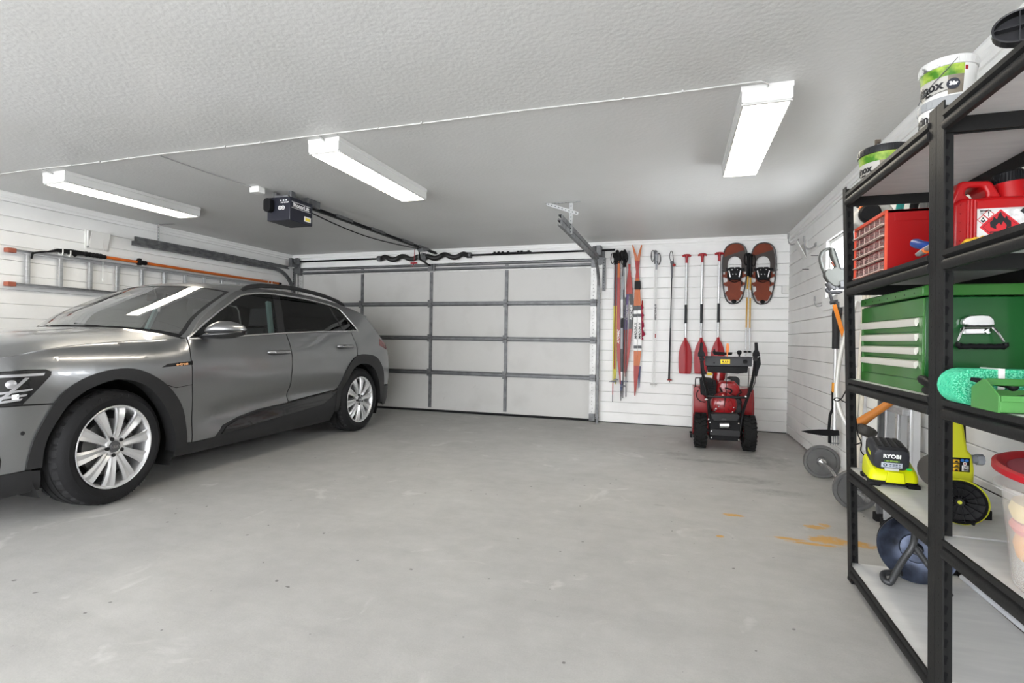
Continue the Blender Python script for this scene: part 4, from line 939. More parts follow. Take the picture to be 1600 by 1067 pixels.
# chromed carrying handle on the side
hy = gy0
hp = lambda a, b_: at(a, b_, 1, hy - .012)
q = MB(t)
pts = [(1502, 503), (1504, 497), (1513, 493), (1532, 492), (1544, 493), (1551, 500), (1552, 508), (1546, 508.5), (1540, 509), (1514, 509), (1508, 508), (1503, 508)]
q.prism([(hp(*p).x, hp(*p).z) for p in pts], (0, hy - .001, 0), (1, 0, 0), (0, 0, 1), .022)
pts = [(1502, 512), (1508, 513), (1540, 512.5), (1549, 511.5), (1550, 520), (1546, 524), (1540, 522), (1512, 522.5), (1505, 523.5), (1502, 519)]
q.prism([(hp(*p).x, hp(*p).z) for p in pts], (0, hy - .001, 0), (1, 0, 0), (0, 0, 1), .006); q.build('handle_bracket', CHROME, t, bev=.003)
q = MB(t)
for a, b_ in ((1506.5, 518), (1544.5, 517.5)): o = hp(a, b_); q.lathe([(0, .008), (.008, .007), (.0105, 0)], (o.x, hy - .006, o.z), (0, -1, 0), 16)
q.build('rivet_head', CHROME, t)
q = MB(t); q.tube([hp(1503, 511) - V((0, .01, 0)), hp(1498, 520) - V((0, .015, 0)), hp(1491.5, 533) - V((0, .02, 0))], .0042, 8); q.tube([hp(1549, 511) - V((0, .01, 0)), hp(1556, 521) - V((0, .015, 0)), hp(1563, 534) - V((0, .02, 0))], .0042, 8)
q.tube([hp(1503, 511) - V((0, .01, 0)), hp(1549, 511) - V((0, .01, 0))], .004, 8); q.build('handle_bail', CHROME, t)
q = MB(t); o0, o1 = hp(1493, 541) - V((0, .022, 0)), hp(1564, 541.5) - V((0, .022, 0))
q.tube([o0 + V((0, 0, .012)), o0 + V((-.002, 0, .004)), o0 + V((.004, 0, -.002))] + [o0.lerp(o1, f_) + V((0, 0, .0012 * math.sin(f_ * 30))) for f_ in [.1 + .8 * i / 16 for i in range(17)]] + [o1 + V((-.004, 0, -.002)), o1 + V((.002, 0, .004)), o1 + V((0, 0, .012))], .0088, 10); q.build('handle_grip', BLACK, t)

t = thing('spring_clamp', (.772, 1.99, SH[2]), 'small black clamp lying in front of the green tool chest', 'clamp')
q = MB(t); o = V((.775, 2.045, SH[2] + .046)); q.tube([o + V((0, .02, .004)), o, o + V((0, -.05, -.010)), o + V((0, -.11, -.018))], [.012, .016, .014, .012], 10); q.build('jaw', BLACK, t)
q = MB(t); o = V((.772, 2.015, SH[2] + .015)); q.tube([o + V((0, .012, 0)), o, o + V((0, -.08, .004))], [.011, .0135, .012], 10); q.build('jaw', BLACK, t); q = MB(t); q.bar((.773, 1.95, SH[2] + .012), (.773, 1.95, SH[2] + .04), .012, .012, (0, 1, 0)); q.build('spindle', STEEL, t)

# green lifting strap rolled flat
STR = mat('strap_green', (.05, .62, .34), .8, c2=(.12, .75, .45), ns=90, nd=2, bump=.9, bs=160); STE = mat('strap_edge', (.03, .50, .25), .85, c2=(.20, .80, .52), ns=230, nd=1, bump=1., bs=300, mixlo=.45, mixhi=.6)
t = thing('webbing_strap', (.90, 1.745, SH[2]), 'rolled bright green lifting strap with white band on the rack', 'strap')
yl, hh, LL = 1.795, .098, .40
def stadium(x0, z0, w, h, n=10):
    r = h / 2
    return [(x0 + w - r + r * math.sin(a), z0 + r - r * math.cos(a)) for a in [PI * i / n for i in range(n + 1)]] + [(x0 + r - r * math.sin(a), z0 + r + r * math.cos(a)) for a in [PI * i / n for i in range(n + 1)]]
x0_ = .712; q = MB(t); q.k = 0
outer = stadium(x0_, SH[2] + .001, LL, hh)
for (a, b_), (c_, d_) in zip(outer, outer[1:] + outer[:1]):
    q.loft([[V((a, yl, b_)), V((a, yl - .085, b_))], [V((c_, yl, d_)), V((c_, yl - .085, d_))]], False)
q.k = 1
K = 7
for k in range(K):
    w0, w1 = hh * .5 * k / K, hh * .5 * (k + .86) / K
    A, B = stadium(x0_ + w0, SH[2] + .001 + w0, LL - 2 * w0, hh - 2 * w0), stadium(x0_ + w1, SH[2] + .001 + w1, LL - 2 * w1, max(.002, hh - 2 * w1))
    yy = yl - .085 + random.uniform(-.0025, .0025); n = len(A)
    for i in range(n):
        j = (i + 1) % n
        q.add([(A[i][0], yy, A[i][1]), (A[j][0], yy, A[j][1]), (B[j][0], yy, B[j][1]), (B[i][0], yy, B[i][1])], [(0, 1, 2, 3)])
        q.add([(B[i][0], yy, B[i][1]), (B[j][0], yy, B[j][1]), (B[j][0], yy + .012, B[j][1]), (B[i][0], yy + .012, B[i][1])], [(0, 1, 2, 3)])
q.k = 1; q.prism(stadium(x0_ + .004, SH[2] + .005, LL - .008, hh - .008), (0, yl - .002, 0), (1, 0, 0), (0, 0, 1), .078)
q.build('webbing', [STR, STE], t)
q = MB(t); xb_ = at(1565, 580, 1, yl - .087).x; q.bx(xb_ - .007, xb_ + .007, yl - .088, yl + .002, SH[2] + .001, SH[2] + hh + .004); q.build('white_band', PLAST_W, t)

# light green tote tray with black tools inside
TGR = mat('tray_green', (.065, .225, .055), .4, c2=(.085, .25, .07), ns=4)
t = thing('tool_tray', (.90, 1.60, SH[2]), 'light green tool tray with black tools beside the green strap', 'tool tray')
tx = .742; e0, e1 = 1.672, 1.548
zz = SH[2] + .001
q = MB(t); prf = [(e0, zz), (e1, zz), (e1, zz + .042), (e1 + .055, zz + .077), (e1 + .072, zz + .078), (e0, zz + .053)]
q.prism([(-a, b_) for a, b_ in prf], (tx, 0, 0), (0, -1, 0), (0, 0, 1), .004); q.build('end_plate', TGR, t, bev=.0015)
q = MB(t); q.prism([(-a, b_) for a, b_ in prf], (tx + .38, 0, 0), (0, -1, 0), (0, 0, 1), .004); q.build('end_plate', TGR, t, bev=.0015)
q = MB(t); q.bx(tx, tx + .38, e1, e1 + .002, zz, zz + .028); q.bx(tx, tx + .38, e1 - .004, e1 + .003, zz + .028, zz + .042); q.bx(tx, tx + .38, e1, e0, zz, zz + .003); q.bx(tx, tx + .38, e0 - .002, e0, zz, zz + .048); q.build('tray', TGR, t, bev=.001)
q = MB(t); q.bar((tx, e1 + .063, zz + .071), (tx + .38, e1 + .063, zz + .071), .005, .018); q.build('carry_bar', GRN2, t, bev=.002)
q = MB(); 
for k, (a, b_, r_) in enumerate((((tx + .03, e1 + .045, zz + .05), (tx + .20, e1 + .03, zz + .042), .010), ((tx + .08, e1 + .025, zz + .035), (tx + .3, e1 + .02, zz + .038), .008))): pass
for l_, a, b_, r_ in (('black handled pliers sticking out of the green tray behind', (tx - .012, e0 - .015, zz + .074), (tx + .06, e0 - .05, zz + .06), .007), ('black ratchet lying in the green tool tray', (tx + .05, e1 + .035, zz + .035), (tx + .25, e1 + .025, zz + .045), .010)):
    q = MB(); q.tube([V(a), V(a).lerp(V(b_), .2), V(a).lerp(V(b_), .6), V(b_)], [r_ * .6, r_, r_ * .8, r_ * .9], 8); q.ball(b_, r_ * 1.7, 10, 6); tag(q.build('hand_tool', BLACK), l_, 'hand tool')

# ------------------------------------------------------------------ fourth shelf: charger with battery
zc = SH[3]
t = thing('battery_charger', (.845, 2.535, zc), 'lime green battery charger with large dark battery on the shelf', 'battery charger', rot=(0, 0, math.radians(-7)))
LM = mat('charger_lime', (.60, .63, .0), .4); BAT = mat('battery_dark', (.030, .031, .036), .4, spec=.15); LBL = mat('battery_label', (.42, .46, .52), .4)
hw, hd = .082, .088
q = MB()
rings = []
for z_, s_, f_ in ((.022, 1., 1.), (.030, 1.02, 1.0), (.060, 1.0, .98), (.078, .94, .90), (.086, .80, .8)):
    rings.append([V((a * s_, b_ * f_, z_ + (.018 * (b_ / hd) if z_ > .05 else 0))) for a, b_ in rrect(2 * hw, 2 * hd, .022, 4)])
q.loft(rings); q.build('base', LM, t)
q = MB(); q.prism([(-.030, .018), (-.022, .062), (.030, .062), (.036, .018)], (0, -hd - .001, 0), (1, 0, 0), (0, 0, 1), .008); q.build('front_notch', LM, t, bev=.003)
q = MB(); q.loft([[V((a, b_, z_)) for a, b_ in rrect(2 * hw + .002 + e_, 2 * hd + .002 + e_, .022)] for z_, e_ in ((.010, 0), (.024, 0))])
for a in (-1, 1):
    for b_ in (-1, 1): q.box((a * (hw - .016), b_ * (hd - .014), .008), (.040, .040, .016))
q.build('foot_skirt', BLACK, t, bev=.003)
q = MB(); rings = []
tl = math.radians(9); Rt = M.Rotation(tl, 3, 'X')
for y_, w_, h_ in ((-.092, .050, .030), (-.088, .058, .040), (-.06, .064, .045), (.05, .064, .043), (.082, .060, .038), (.088, .05, .03)):
    rings.append([Rt @ V((a, y_, b_)) + V((-.008, .005, .121)) for a, b_ in rrect(2 * w_, 2 * h_, .022, 4)])
q.loft(rings); bt_ = q.build('battery', BAT, t)
q = MB()
for i in range(4): c_ = Rt @ V((-.036 + i * .024, .0, .045)) + V((-.008, .005, .121)); q.box(c_, (.014, .12, .003), Rt)
q.build('battery_rib', BLACK, bt_, bev=.001)
fo = lambda a, z_, e_=.0: Rt @ V((a, -.0925 - e_, z_)) + V((-.008, .005, .121))
fux, fuy = V((1, 0, 0)), Rt @ V((0, 0, 1))
text('brand_lettering', 'RYOBI', .021, TXTW, bt_, fo(0, .016), fux, fuy, bold=.0008)
q = MB(); q.box(fo(0, -.003), (.052, .001, .007), Rt); lab(q.build('green_bar', mat('label_dark_green', (.05, .13, .03), .5), bt_), 'dark green band under the lettering')
text('power_lettering', '36V POWER', .0075, mat('lime_print', (.45, .6, .1), .5), bt_, fo(0, -.003, .0008), fux, fuy)
q = MB(); q.box(fo(0, -.020), (.070, .0012, .020), Rt); q.build('gauge_label', LBL, bt_)
q = MB(); q.tube([fo(-.022 + .005 * math.cos(k), -.020 + .005 * math.sin(k), .001) for k in [2 * PI * i / 14 for i in range(14)]], .0018, 5, closed=True)
for i in range(4): q.box(fo(-.004 + i * .010, -.017, .001), (.007, .001, .003), Rt); q.box(fo(-.004 + i * .010, -.024, .001), (.007, .001, .002), Rt)
q.build('gauge_mark', mat('label_navy', (.02, .03, .06), .5), bt_)
q = MB(); q.box(fo(.0, -.037, .002), (.048, .006, .010), Rt); q.build('latch', mat('latch_grey', (.5, .5, .5), .4), bt_, bev=.001)
q = MB(); so = Rt @ V((-.0645, -.02, .006)) + V((-.008, .005, .121)); q.box(so, (.0012, .055, .014), Rt); lab(q.build('side_label', LIME, bt_), 'yellow green side label')
q = MB(); q.ball((.050, -.080, .075), (.010, .008, .0045), 14, 8); q.build('status_light', mat('led_green', (.01, .32, .05), .3, emit=.35), t)
def wl(p): return t.matrix_basis.inverted() @ V(p)
q = MB(); pw = [(.770, 2.60, zc + .11), (.762, 2.66, zc + .16), at(1346, 692, 1, 2.72), at(1340, 676, 1, 2.74)]
q.tube([wl(p) for p in smooth_path([(.80, 2.60, zc + .07), (.775, 2.64, zc + .10)] + pw[2:] + [at(1336, 640, 1, 2.80), at(1330, 600, 1, 2.82), at(1324, 606, 1, 2.82), at(1316, 621, 1, 2.82), at(1309, 626.5, 1, 2.82), at(1303, 624, 1, 2.82), at(1308, 621.5, 1, 2.82), at(1316, 626, 1, 2.82), at(1326, 637, 1, 2.82), at(1331, 690, 1, 2.81), at(1345, 692, 1, 2.72)], 5)], .0028, 6); q.build('power_cord', BLACK, t)

# ------------------------------------------------------------------ lime upright tool with spoked wheels
zp = SH[3]; yw = 2.02
t = thing('garden_tool', (.93, 2.10, zp), 'lime green upright power tool with black spoked wheels on the shelf', 'power tool')
LMT = mat('tool_lime', (.60, .62, .02), .42)
wc = at(1500, 784, 1, yw); nrm = V((-.42, -.90, .05)).normalized(); u_, w_, d_ = frame(nrm); rr_ = wc.z - zp - .004
def wheel(c, n_, spoke=True):
    u_, w_, d_ = frame(n_)
    q = MB(t); q.lathe([(rr_, .0), (rr_, .012), (rr_ - .004, .014), (rr_ - .007, .010), (.062, -.012), (.018, -.016), (.014, -.012), (.014, -.016), (0, -.016)], c, n_, 40); 
    q.lathe([(.0405, -.006), (.0405, .002), (.0425, .002), (.0425, -.006)], c, n_, 32)
    for i in range(14):
        a = 2 * PI * i / 14; e_ = u_ * math.cos(a) + w_ * math.sin(a)
        q.bar(c + e_ * .013 - d_ * .002, c + e_ * (rr_ - .004) + d_ * .006, .0022, .012, d_)
    q.cyl(c - d_ * .012, c + d_ * .010, .0125, n=16)
    wh = q.build('wheel', BLACK, t, ang=30)
    q = MB(t); q.tube([c + (u_ * math.cos(a) + w_ * math.sin(a)) * (rr_ + .001) - d_ * .004 for a in [2 * PI * i / 40 for i in range(40)]], .0035, 6, closed=True); q.cyl(c + d_ * .009, c + d_ * .012, .006, n=12); lab(q.build('wheel_rim', LMT, wh), 'lime edge and hub of the black wheel')
wheel(wc, nrm)
bp_ = lambda a, b_, y_=2.09: at(a, b_, 1, y_)
q = MB(t)
P = [bp_(1472, 765), bp_(1522, 760), bp_(1523.5, 735), bp_(1520, 712), bp_(1513, 704), bp_(1509, 680), bp_(1505, 655), bp_(1498, 645), bp_(1486, 640), bp_(1478, 640), bp_(1476, 655), bp_(1474, 705), bp_(1472, 720)]
q.prism([(p.x, p.z) for p in P], (0, 2.09, 0), (1, 0, 0), (0, 0, 1), -.10); q.build('body', LMT, t, bev=.008, seg=3)
q = MB(t); P = [bp_(1505, 640, 2.10), bp_(1512, 648, 2.10), bp_(1513, 705, 2.10), bp_(1509, 705, 2.10)]; q.prism([(p.x, p.z) for p in P], (0, 2.11, 0), (1, 0, 0), (0, 0, 1), -.06); q.build('dark_spine', BLACK, t, bev=.003)
q = MB(t); o = bp_(1524, 720); q.cyl(o + V((0, .03, 0)), o + V((.016, .03, 0)), .014, n=14); q.cyl(o + V((.014, .03, 0)), o + V((.034, .03, 0)), .019, n=8); q.build('hose_coupling', mat('coupling_grey', (.28, .30, .33), .4), t, bev=.002)
q = MB(t); lx0, lz1 = bp_(1484, 714).x, bp_(1484, 714).z; lx1, lz0 = bp_(1515, 738).x, bp_(1515, 738).z
fy = 2.0888; q.k = 0; q.bx(lx0 - .03, lx1, fy, fy + .002, lz0, lz1); q.k = 1
for r_ in range(3):
    for c_ in range(3): z_ = lz1 - .006 - r_ * .0145; q.bx(lx0 - .028 + c_ * .0185, lx0 - .0105 + c_ * .0185, fy - .0006, fy, z_ - .0115, z_)
q.k = 2; q.bx(lx0 + .033, lx1 - .003, fy - .0006, fy, lz0 + .003, lz0 + .022)
q.k = 3
for cx_, cz_ in ((lx1 - .021, lz1 - .008), (lx1 - .009, lz1 - .008)): q.add([(cx_ + .0052 * math.cos(k), fy - .0007, cz_ + .0052 * math.sin(k)) for k in [2 * PI * i / 14 for i in range(14)]], [list(range(14))])
q.k = 2; cx_, cz_ = lx1 - .014, lz1 - .0185; q.add([(cx_ + .0055 * math.cos(k), fy - .0007, cz_ + .0055 * math.sin(k)) for k in [2 * PI * i / 14 for i in range(14)]], [list(range(14))])
q.k = 4; q.add([(cx_ + .003 * math.cos(k), fy - .0009, cz_ + .003 * math.sin(k)) for k in [2 * PI * i / 12 for i in range(12)]], [list(range(12))])
q.k = 0
for r_ in range(3):
    for c_ in range(3):
        z_ = lz1 - .012 - r_ * .0145; x_ = lx0 - .019 + c_ * .0185; q.add([(x_ - .006, fy - .0009, z_ - .004), (x_ + .006, fy - .0009, z_ - .004), (x_ + .002, fy - .0009, z_ + .003), (x_ - .003, fy - .0009, z_ + .001)], [(0, 1, 2, 3)])
q.build('warning_label', [TXTB, mat('label_amber', (.75, .45, .02), .5), PLAST_W, mat('label_blue', (.03, .16, .50), .5), RED], t, recalc=False)
text('label_lettering', '104', .0095, TXTB, t, (lx0 + .0405, fy - .0008, lz0 + .0085), (1, 0, 0), (0, 0, 1), t, bold=.0004); text('label_lettering', 'dB', .0045, TXTB, t, (lx0 + .0505, fy - .0008, lz0 + .0075), (1, 0, 0), (0, 0, 1), t); text('label_lettering', 'LWA', .005, TXTB, t, (lx0 + .0415, fy - .0008, lz0 + .0172), (1, 0, 0), (0, 0, 1), t)
o = at(1443, 728, 1, 2.20); q = MB(t); q.lathe([(.058, 0), (.058, .02), (.04, .03), (0, .032)], (o.x + .045, 2.20, zp + .13), (-.75, -.65, 0), 30, cap0=True); q.build('side_guard', mat('guard_grey', (.05, .046, .042), .4), t)
q = MB(t); o = at(1515, 818, 1, yw - .01); q.tube([wc - V((0, 0, rr_ - .004)), o + V((0, 0, .004)), o + V((.012, -.004, -.0))], .0055, 8); q.bx(.85, .99, 2.10, 2.18, zp, zp + .03); q.build('stand', BLACK, t)

# translucent tub with a red lid
t = thing('plastic_tub', (.90, 1.50, SH[3]), 'frosted plastic tub with loose red lid on the rack', 'plastic tub')
tc = V((.889, 1.50, SH[3])); TUB = mat('tub_frosted', (.74, .72, .70), .3, alpha=.24)
q = MB(t); q.lathe([(.118, .002), (.128, .012), (.150, .225), (.158, .232), (.165, .236), (.165, .246), (.158, .246), (.148, .238), (.125, .016), (0, .014)], tc, n=56, cap0=True); q.build('tub', TUB, t)
q = MB(t); ln = V((.02, -.10, 1)).normalized(); q.lathe([(.168, -.008), (.178, -.004), (.178, .010), (.170, .014), (.160, .010), (.152, .002), (0, .0)], tc + V((.008, -.005, .276)), ln, 56); q.build('lid', RED, t)
q = MB(t); q.lathe([(.150, .0135), (0, .0145)], tc + V((.008, -.005, .266)), ln, 48)
q.build('lid_panel', mat('lid_smoke', (.30, .06, .08), .4), t)
for k, (c_, r_, z_, m_, l_, nm) in enumerate((((.0, 0), .137, (.165, .205), mat('cloth_straw', (.75, .58, .22), .8), 'straw coloured cloth folded uppermost in the frosted tub', 'cloth'), ((-.002, .0), .134, (.135, .160), mat('cloth_coral', (.72, .17, .13), .8), 'coral red cloth folded in the frosted tub under the straw one', 'cloth'), ((0, -.0), .128, (.075, .131), mat('cloth_orange', (.80, .38, .07), .8), 'orange cloth folded in the middle of the frosted tub', 'cloth'))):
    q = MB(); q.lathe([(.0, z_[0]), (r_ * .95, z_[0]), (r_, (z_[0] + z_[1]) / 2), (r_ * .95, z_[1]), (0, z_[1])], (tc.x + c_[0], tc.y + c_[1], tc.z), n=36); tag(q.build(nm, m_), l_, 'cloth', 'cloths in the frosted tub')
for x_, y_, m_, l_ in ((-.085, -.05, mat('box_teal', (.10, .36, .42), .6), 'teal packet standing low in the frosted tub'), (-.02, -.095, mat('box_cream', (.70, .66, .58), .6), 'cream packet standing low in the frosted tub'), (.055, -.055, mat('box_amber', (.72, .42, .10), .6), 'amber packet standing low in the frosted tub')):
    tag(MB().box((tc.x + x_, tc.y + y_, tc.z + .045), (.046, .03, .056), M.Rotation(.5, 3, 'Z')).build('packet', m_, bev=.004), l_, 'packet', 'packets in the frosted tub')

# ------------------------------------------------------------------ bottom shelf: cable reel on a tubular stand
zb = SH[4]
t = thing('cable_reel', (.95, 2.62, zb), 'blue-grey steel cable reel on a tubular stand on the lowest shelf', 'cable reel')
REEL = mat('reel_blue', (.055, .068, .105), .30, .6, c2=(.008, .009, .012), ns=14, nd=5, mixlo=.35, mixhi=.7); REED = mat('reel_dark', (.035, .037, .042), .5)
rc = V((.985, 2.64, zb + .142)); n_ = V((-.30, -.93, .16)).normalized()
q = MB(t); q.lathe([(.138, -.010), (.140, 0), (.138, .004), (.132, .002), (.10, -.016), (.060, -.020), (.056, -.012), (.020, -.010), (0, -.010)], rc, n_, 56); q.build('front_flange', REEL, t)
q = MB(t); q.lathe([(.140, -.085), (.140, -.082), (.07, -.07), (.07, -.02)], rc, n_, 56); q.lathe([(.136, -.078), (.136, -.020)], rc, n_, 40); q.build('drum', REED, t)
q = MB(t)
for k in range(5): q.lathe([(.1385, -.075 + k * .012), (.1405, -.071 + k * .012), (.1385, -.066 + k * .012)], rc, n_, 48)
q.build('wound_cable', RUBBER, t)
STND = mat('stand_grey', (.055, .057, .06), .4, .4)
el, hub_ = at(1427, 850, 1, 2.535), at(1429, 815, 1, 2.58); ft = V((.857, 2.555, zb + .018)); fr = V((1.05, 2.50, zb + .018)); fb = V((.90, 2.66, zb + .018))
q = MB(t); q.tube(smooth_path([hub_ + V((0, 0, .10)), hub_, el, el.lerp(ft, .5), ft + V((.012, 0, .010)), ft, ft + V((-.012, .012, .004)), ft + V((-.004, .045, .016)), ft + V((.03, .06, .02)), ft + V((.06, .04, .03))], 4), .0125, 10)
q.tube([el + V((0, .002, -.004)), el.lerp(fr, .5), fr], .0115, 10); q.build('tube_stand', STND, t)
q = MB(t); q.cyl(rc + n_ * -.01, rc + n_ * .03, .026, .018, n=18); q.build('hub', STND, t)
q = MB(); q.cyl((1.178, 1.93, zb + .022), (1.178, 2.71, zb + .022), .011, n=12); tag(q.build('plastic_pipe', mat('pipe_white', (.60, .62, .66), .4)), 'pale plastic pipe lying along the back of the lowest shelf', 'pipe')
# ================================================================== right wall
def hook(y, z, label, big=True):
    q = MB(); s = 1 if big else .75
    for dy in (-.022, .022):
        pts = [(XR, y + dy, z), (XR - .035 * s, y + dy * .9, z - .03 * s), (XR - .07 * s, y + dy * .7, z - .035 * s), (XR - .095 * s, y + dy * .3, z - .01 * s), (XR - .10 * s, y, z + .03 * s), (XR - .10 * s, y, z + .055 * s)]
        q.tube(smooth_path(pts, 4), .0055 * s, 7)
    q.tube([(XR - .10 * s, y, z + .03 * s), (XR - .10 * s, y, z + .09 * s)], .010 * s, 8); q.bx(XR - .006, XR, y - .035, y + .035, z - .015, z + .02)
    return tag(q.build('wall_hook', mat('hook_grey', (.30, .30, .30), .45)), label, 'hook', 'grey hooks on the right wall')
hook(6.50, 2.235, 'grey double hook nearest the corner beside the snowshoes')
hook(5.72, 2.055, 'grey double hook between the white bracket and the window')
hook(5.38, 1.46, 'small grey hook below the window by the hedge trimmer', False)
t = thing('shelf_bracket', (XR, 6.15, 2.08), 'white folded bracket on the wall left of the window', 'bracket')
q = MB(t); q.prism([(0, 1.985), (0, 2.175), (-.006, 2.175), (-.006, 1.985)], (XR, 6.20, 0), (1, 0, 0), (0, 0, 1), .13); q.build('wall_plate', PLAST_W, t)
q = MB(t); q.prism([(-.004, 1.985), (-.088, 2.165), (-.095, 2.160), (-.006, 1.975)], (XR, 6.20, 0), (1, 0, 0), (0, 0, 1), .13); q.build('slanted_plate', PLAST_W, t)
for y_, z_, l_ in ((5.62, 1.935, 'short peg in the boards nearest the window trim'), (5.98, 1.85, 'short peg in the boards below the white bracket')):
    q = MB(); q.cyl((XR + .01, y_, z_), (XR - .06, y_, z_ + .004), .004, n=8); tag(q.build('peg', DSTEEL), l_, 'peg', 'pegs in the right wall')

# hedge trimmer: handle loop and body hang in a plane facing the camera
yh = 4.86
hp = lambda a, b_, y_=yh: at(a, b_, 1, y_)
HTW = mat('trimmer_white', (.10, .103, .098), .5, spec=.1, bump=.05, bs=30); HTG = mat('trimmer_grey', (.09, .09, .095), .45)
t = thing('hedge_trimmer', hp(1300, 430), 'white and orange hedge trimmer with loop handle hanging by the window', 'hedge trimmer')
q = MB(t)
lp = [(1289, 428), (1284, 416), (1281.5, 404), (1284, 395), (1291, 390), (1297, 388.5)]
q.tube(smooth_path([hp(*p) for p in lp], 5), .016, 10, flat=.8); q.build('loop_handle', HTW, t)
P = [(1296, 387.5), (1300, 387), (1303, 392), (1311.5, 420), (1330, 423), (1334, 440), (1312, 446), (1306, 448), (1300, 447), (1292, 440), (1287, 432), (1287, 425), (1292, 421), (1298, 421), (1304, 418), (1303, 414), (1297, 398)]
q = MB(t); q.prism([(hp(*p).x, hp(*p).z) for p in P], (0, yh + .035, 0), (1, 0, 0), (0, 0, 1), .07); q.build('body', HTW, t, bev=.008)
q = MB(t); P = [(1301, 388), (1303.5, 391), (1307, 400), (1308, 402), (1309, 408), (1312, 418), (1318, 419), (1320, 422), (1311, 421)]; q.prism([(hp(*p).x, hp(*p).z) for p in P], (0, yh + .04, 0), (1, 0, 0), (0, 0, 1), .08); q.build('rear_grip', HTG, t, bev=.003)
q = MB(t); P = [(1299.5, 409), (1303.5, 416), (1302, 416), (1298.5, 410)]; q.prism([(hp(*p).x, hp(*p).z) for p in P], (0, yh + .01, 0), (1, 0, 0), (0, 0, 1), .03); lab(q.build('trigger', mat('trigger_brown', (.30, .08, .05), .5), t), 'brown red trigger')
q = MB(t); q.cyl(hp(1294, 441), hp(1301, 452), .03, .028, n=14); P = [(1310, 440), (1331, 436), (1334, 449), (1311, 449)]; q.prism([(hp(*p).x, hp(*p).z) for p in P], (0, yh + .05, 0), (1, 0, 0), (0, 0, 1), .09); q.cyl(hp(1304, 444), hp(1306, 453), .022, n=12); q.build('gear_head', HTG, t, bev=.004)
q = MB(t); q.tube(smooth_path([hp(1336, 450), hp(1310, 450), hp(1296, 450.5), hp(1292, 453), hp(1296, 456.5), hp(1310, 457), hp(1336, 458)], 4), .0135, 8)
q.tube([hp(1296, 456), hp(1299, 466), hp(1301, 474)], .012, 8); q.tube(smooth_path([hp(1336, 467), hp(1316, 469), hp(1304, 472), hp(1297, 473)], 4), .015, 8); q.build('front_guard', mat('guard_black', (.05, .05, .055), .5), t)
q = MB(t); q.tube(smooth_path([hp(1305, 448), hp(1305.5, 458), hp(1300, 462), hp(1305, 459), hp(1313, 464), hp(1322, 461)], 4), .0035, 6); lab(q.build('tie_cord', PLAST_W, t), 'white cord tied round the guard')
q = MB(t); a_, b_ = hp(1303.5, 476, 4.64), hp(1347, 622, 4.5); q.bar(a_, b_, .028, .018, (0, 1, .1)); lab(q.build('blade_cover', mat('cover_orange', (.60, .19, .02), .4), t, bev=.004), 'orange blade cover')
q = MB(t); q.tube([hp(1310, 472), hp(1309, 485), hp(1309, 503)], [.055, .062, .03], 12, flat=.5); q.build('motor_end', HTG, t)

# stand-up weed puller
yw_ = 4.72
wp = lambda a, b_, y_=yw_: at(a, b_, 1, y_)
t = thing('weed_puller', wp(1303, 600), 'stand-up weed puller with black foot pedal leaning on the wall', 'weed puller')
q = MB(t); q.cyl(wp(1305.5, 545), wp(1303.5, 675), .014, n=14); q.build('shaft', mat('shaft_silver', (.62, .63, .64), .35, .5), t)
q = MB(t); q.tube([wp(1306, 480), wp(1306, 490), wp(1306, 520), wp(1305.5, 545)], [.020, .028, .027, .026], 12); q.build('grip', mat('grip_black', (.02, .02, .022), .7), t)
q = MB(t); q.cyl(wp(1304.5, 598), wp(1304, 613), .022, n=12); q.build('eject_slide', mat('slide_orange', (.70, .30, .03), .45), t)
q = MB(t); q.bar(wp(1300.5, 611), wp(1300.5, 640), .012, .016, (0, 1, 0)); q.tube([wp(1300.5, 640), wp(1297, 648), wp(1296, 660), wp(1295, 674)], .011, 8)
P = [(1252, 673.5), (1262, 672), (1280, 671), (1297, 671), (1310, 672), (1311, 680), (1296, 681), (1280, 679.5), (1262, 676.5)]
q.prism([(wp(*p).x, wp(*p).z) for p in P], (0, yw_ + .012, 0), (1, 0, 0), (0, 0, 1), .03); q.bx(wp(1294, 684).x, wp(1299, 684).x, yw_ - .01, yw_ + .01, wp(1294, 692).z, wp(1294, 678).z); q.build('foot_pedal', BLACK, t, bev=.003)
q = MB(t)
for px in (1298, 1302, 1305, 1309): q.cyl(wp(px, 678), wp(px, 696), .0065, .002, n=8)
q.bar(wp(1296, 692), wp(1311, 693), .008, .008); q.build('claw', STEEL, t)

# string trimmer: hanging shaft bent towards the floor, with its head
t = thing('string_trimmer', at(1325, 640, 1, 4.2), 'orange string trimmer with black head hanging behind the rack', 'string trimmer')
pts = [at(a, b_, 1, y_) for a, b_, y_ in ((1338, 470, 4.30), (1332, 490, 4.30), (1322, 520, 4.28), (1312, 560, 4.26), (1307.5, 598, 4.24), (1308, 625, 4.22), (1315, 648, 4.2), (1326, 668, 4.18))]
q = MB(t); q.tube(smooth_path(pts, 6), .0155, 12); q.build('bent_shaft', mat('shaft_pale', (.58, .58, .56), .4, .3), t)
a_, b_ = at(1338, 664, 1, 3.30), at(1392, 628, 1, 3.22)
q = MB(t); q.tube([a_, a_.lerp(b_, .15), a_.lerp(b_, .5), b_], [.022, .026, .021, .019], 12); lab(q.build('lower_housing', mat('housing_orange', (.48, .17, .03), .45), t), 'orange housing')
n_ = (a_ - b_).normalized(); hc = at(1353, 673, 1, 3.26); ax_ = V((.42, .12, .9)).normalized()
q = MB(t); q.lathe([(0, .030), (.034, .026), (.048, .018), (.050, -.004), (.043, -.022), (.026, -.028), (0, -.028)], hc, ax_, 24)
for i in range(12): u_, w_, d_ = frame(ax_); e_ = u_ * math.cos(i * PI / 6) + w_ * math.sin(i * PI / 6); q.bar(hc + e_ * .048 - ax_ * .002, hc + e_ * .048 + ax_ * .018, .008, .006, e_)
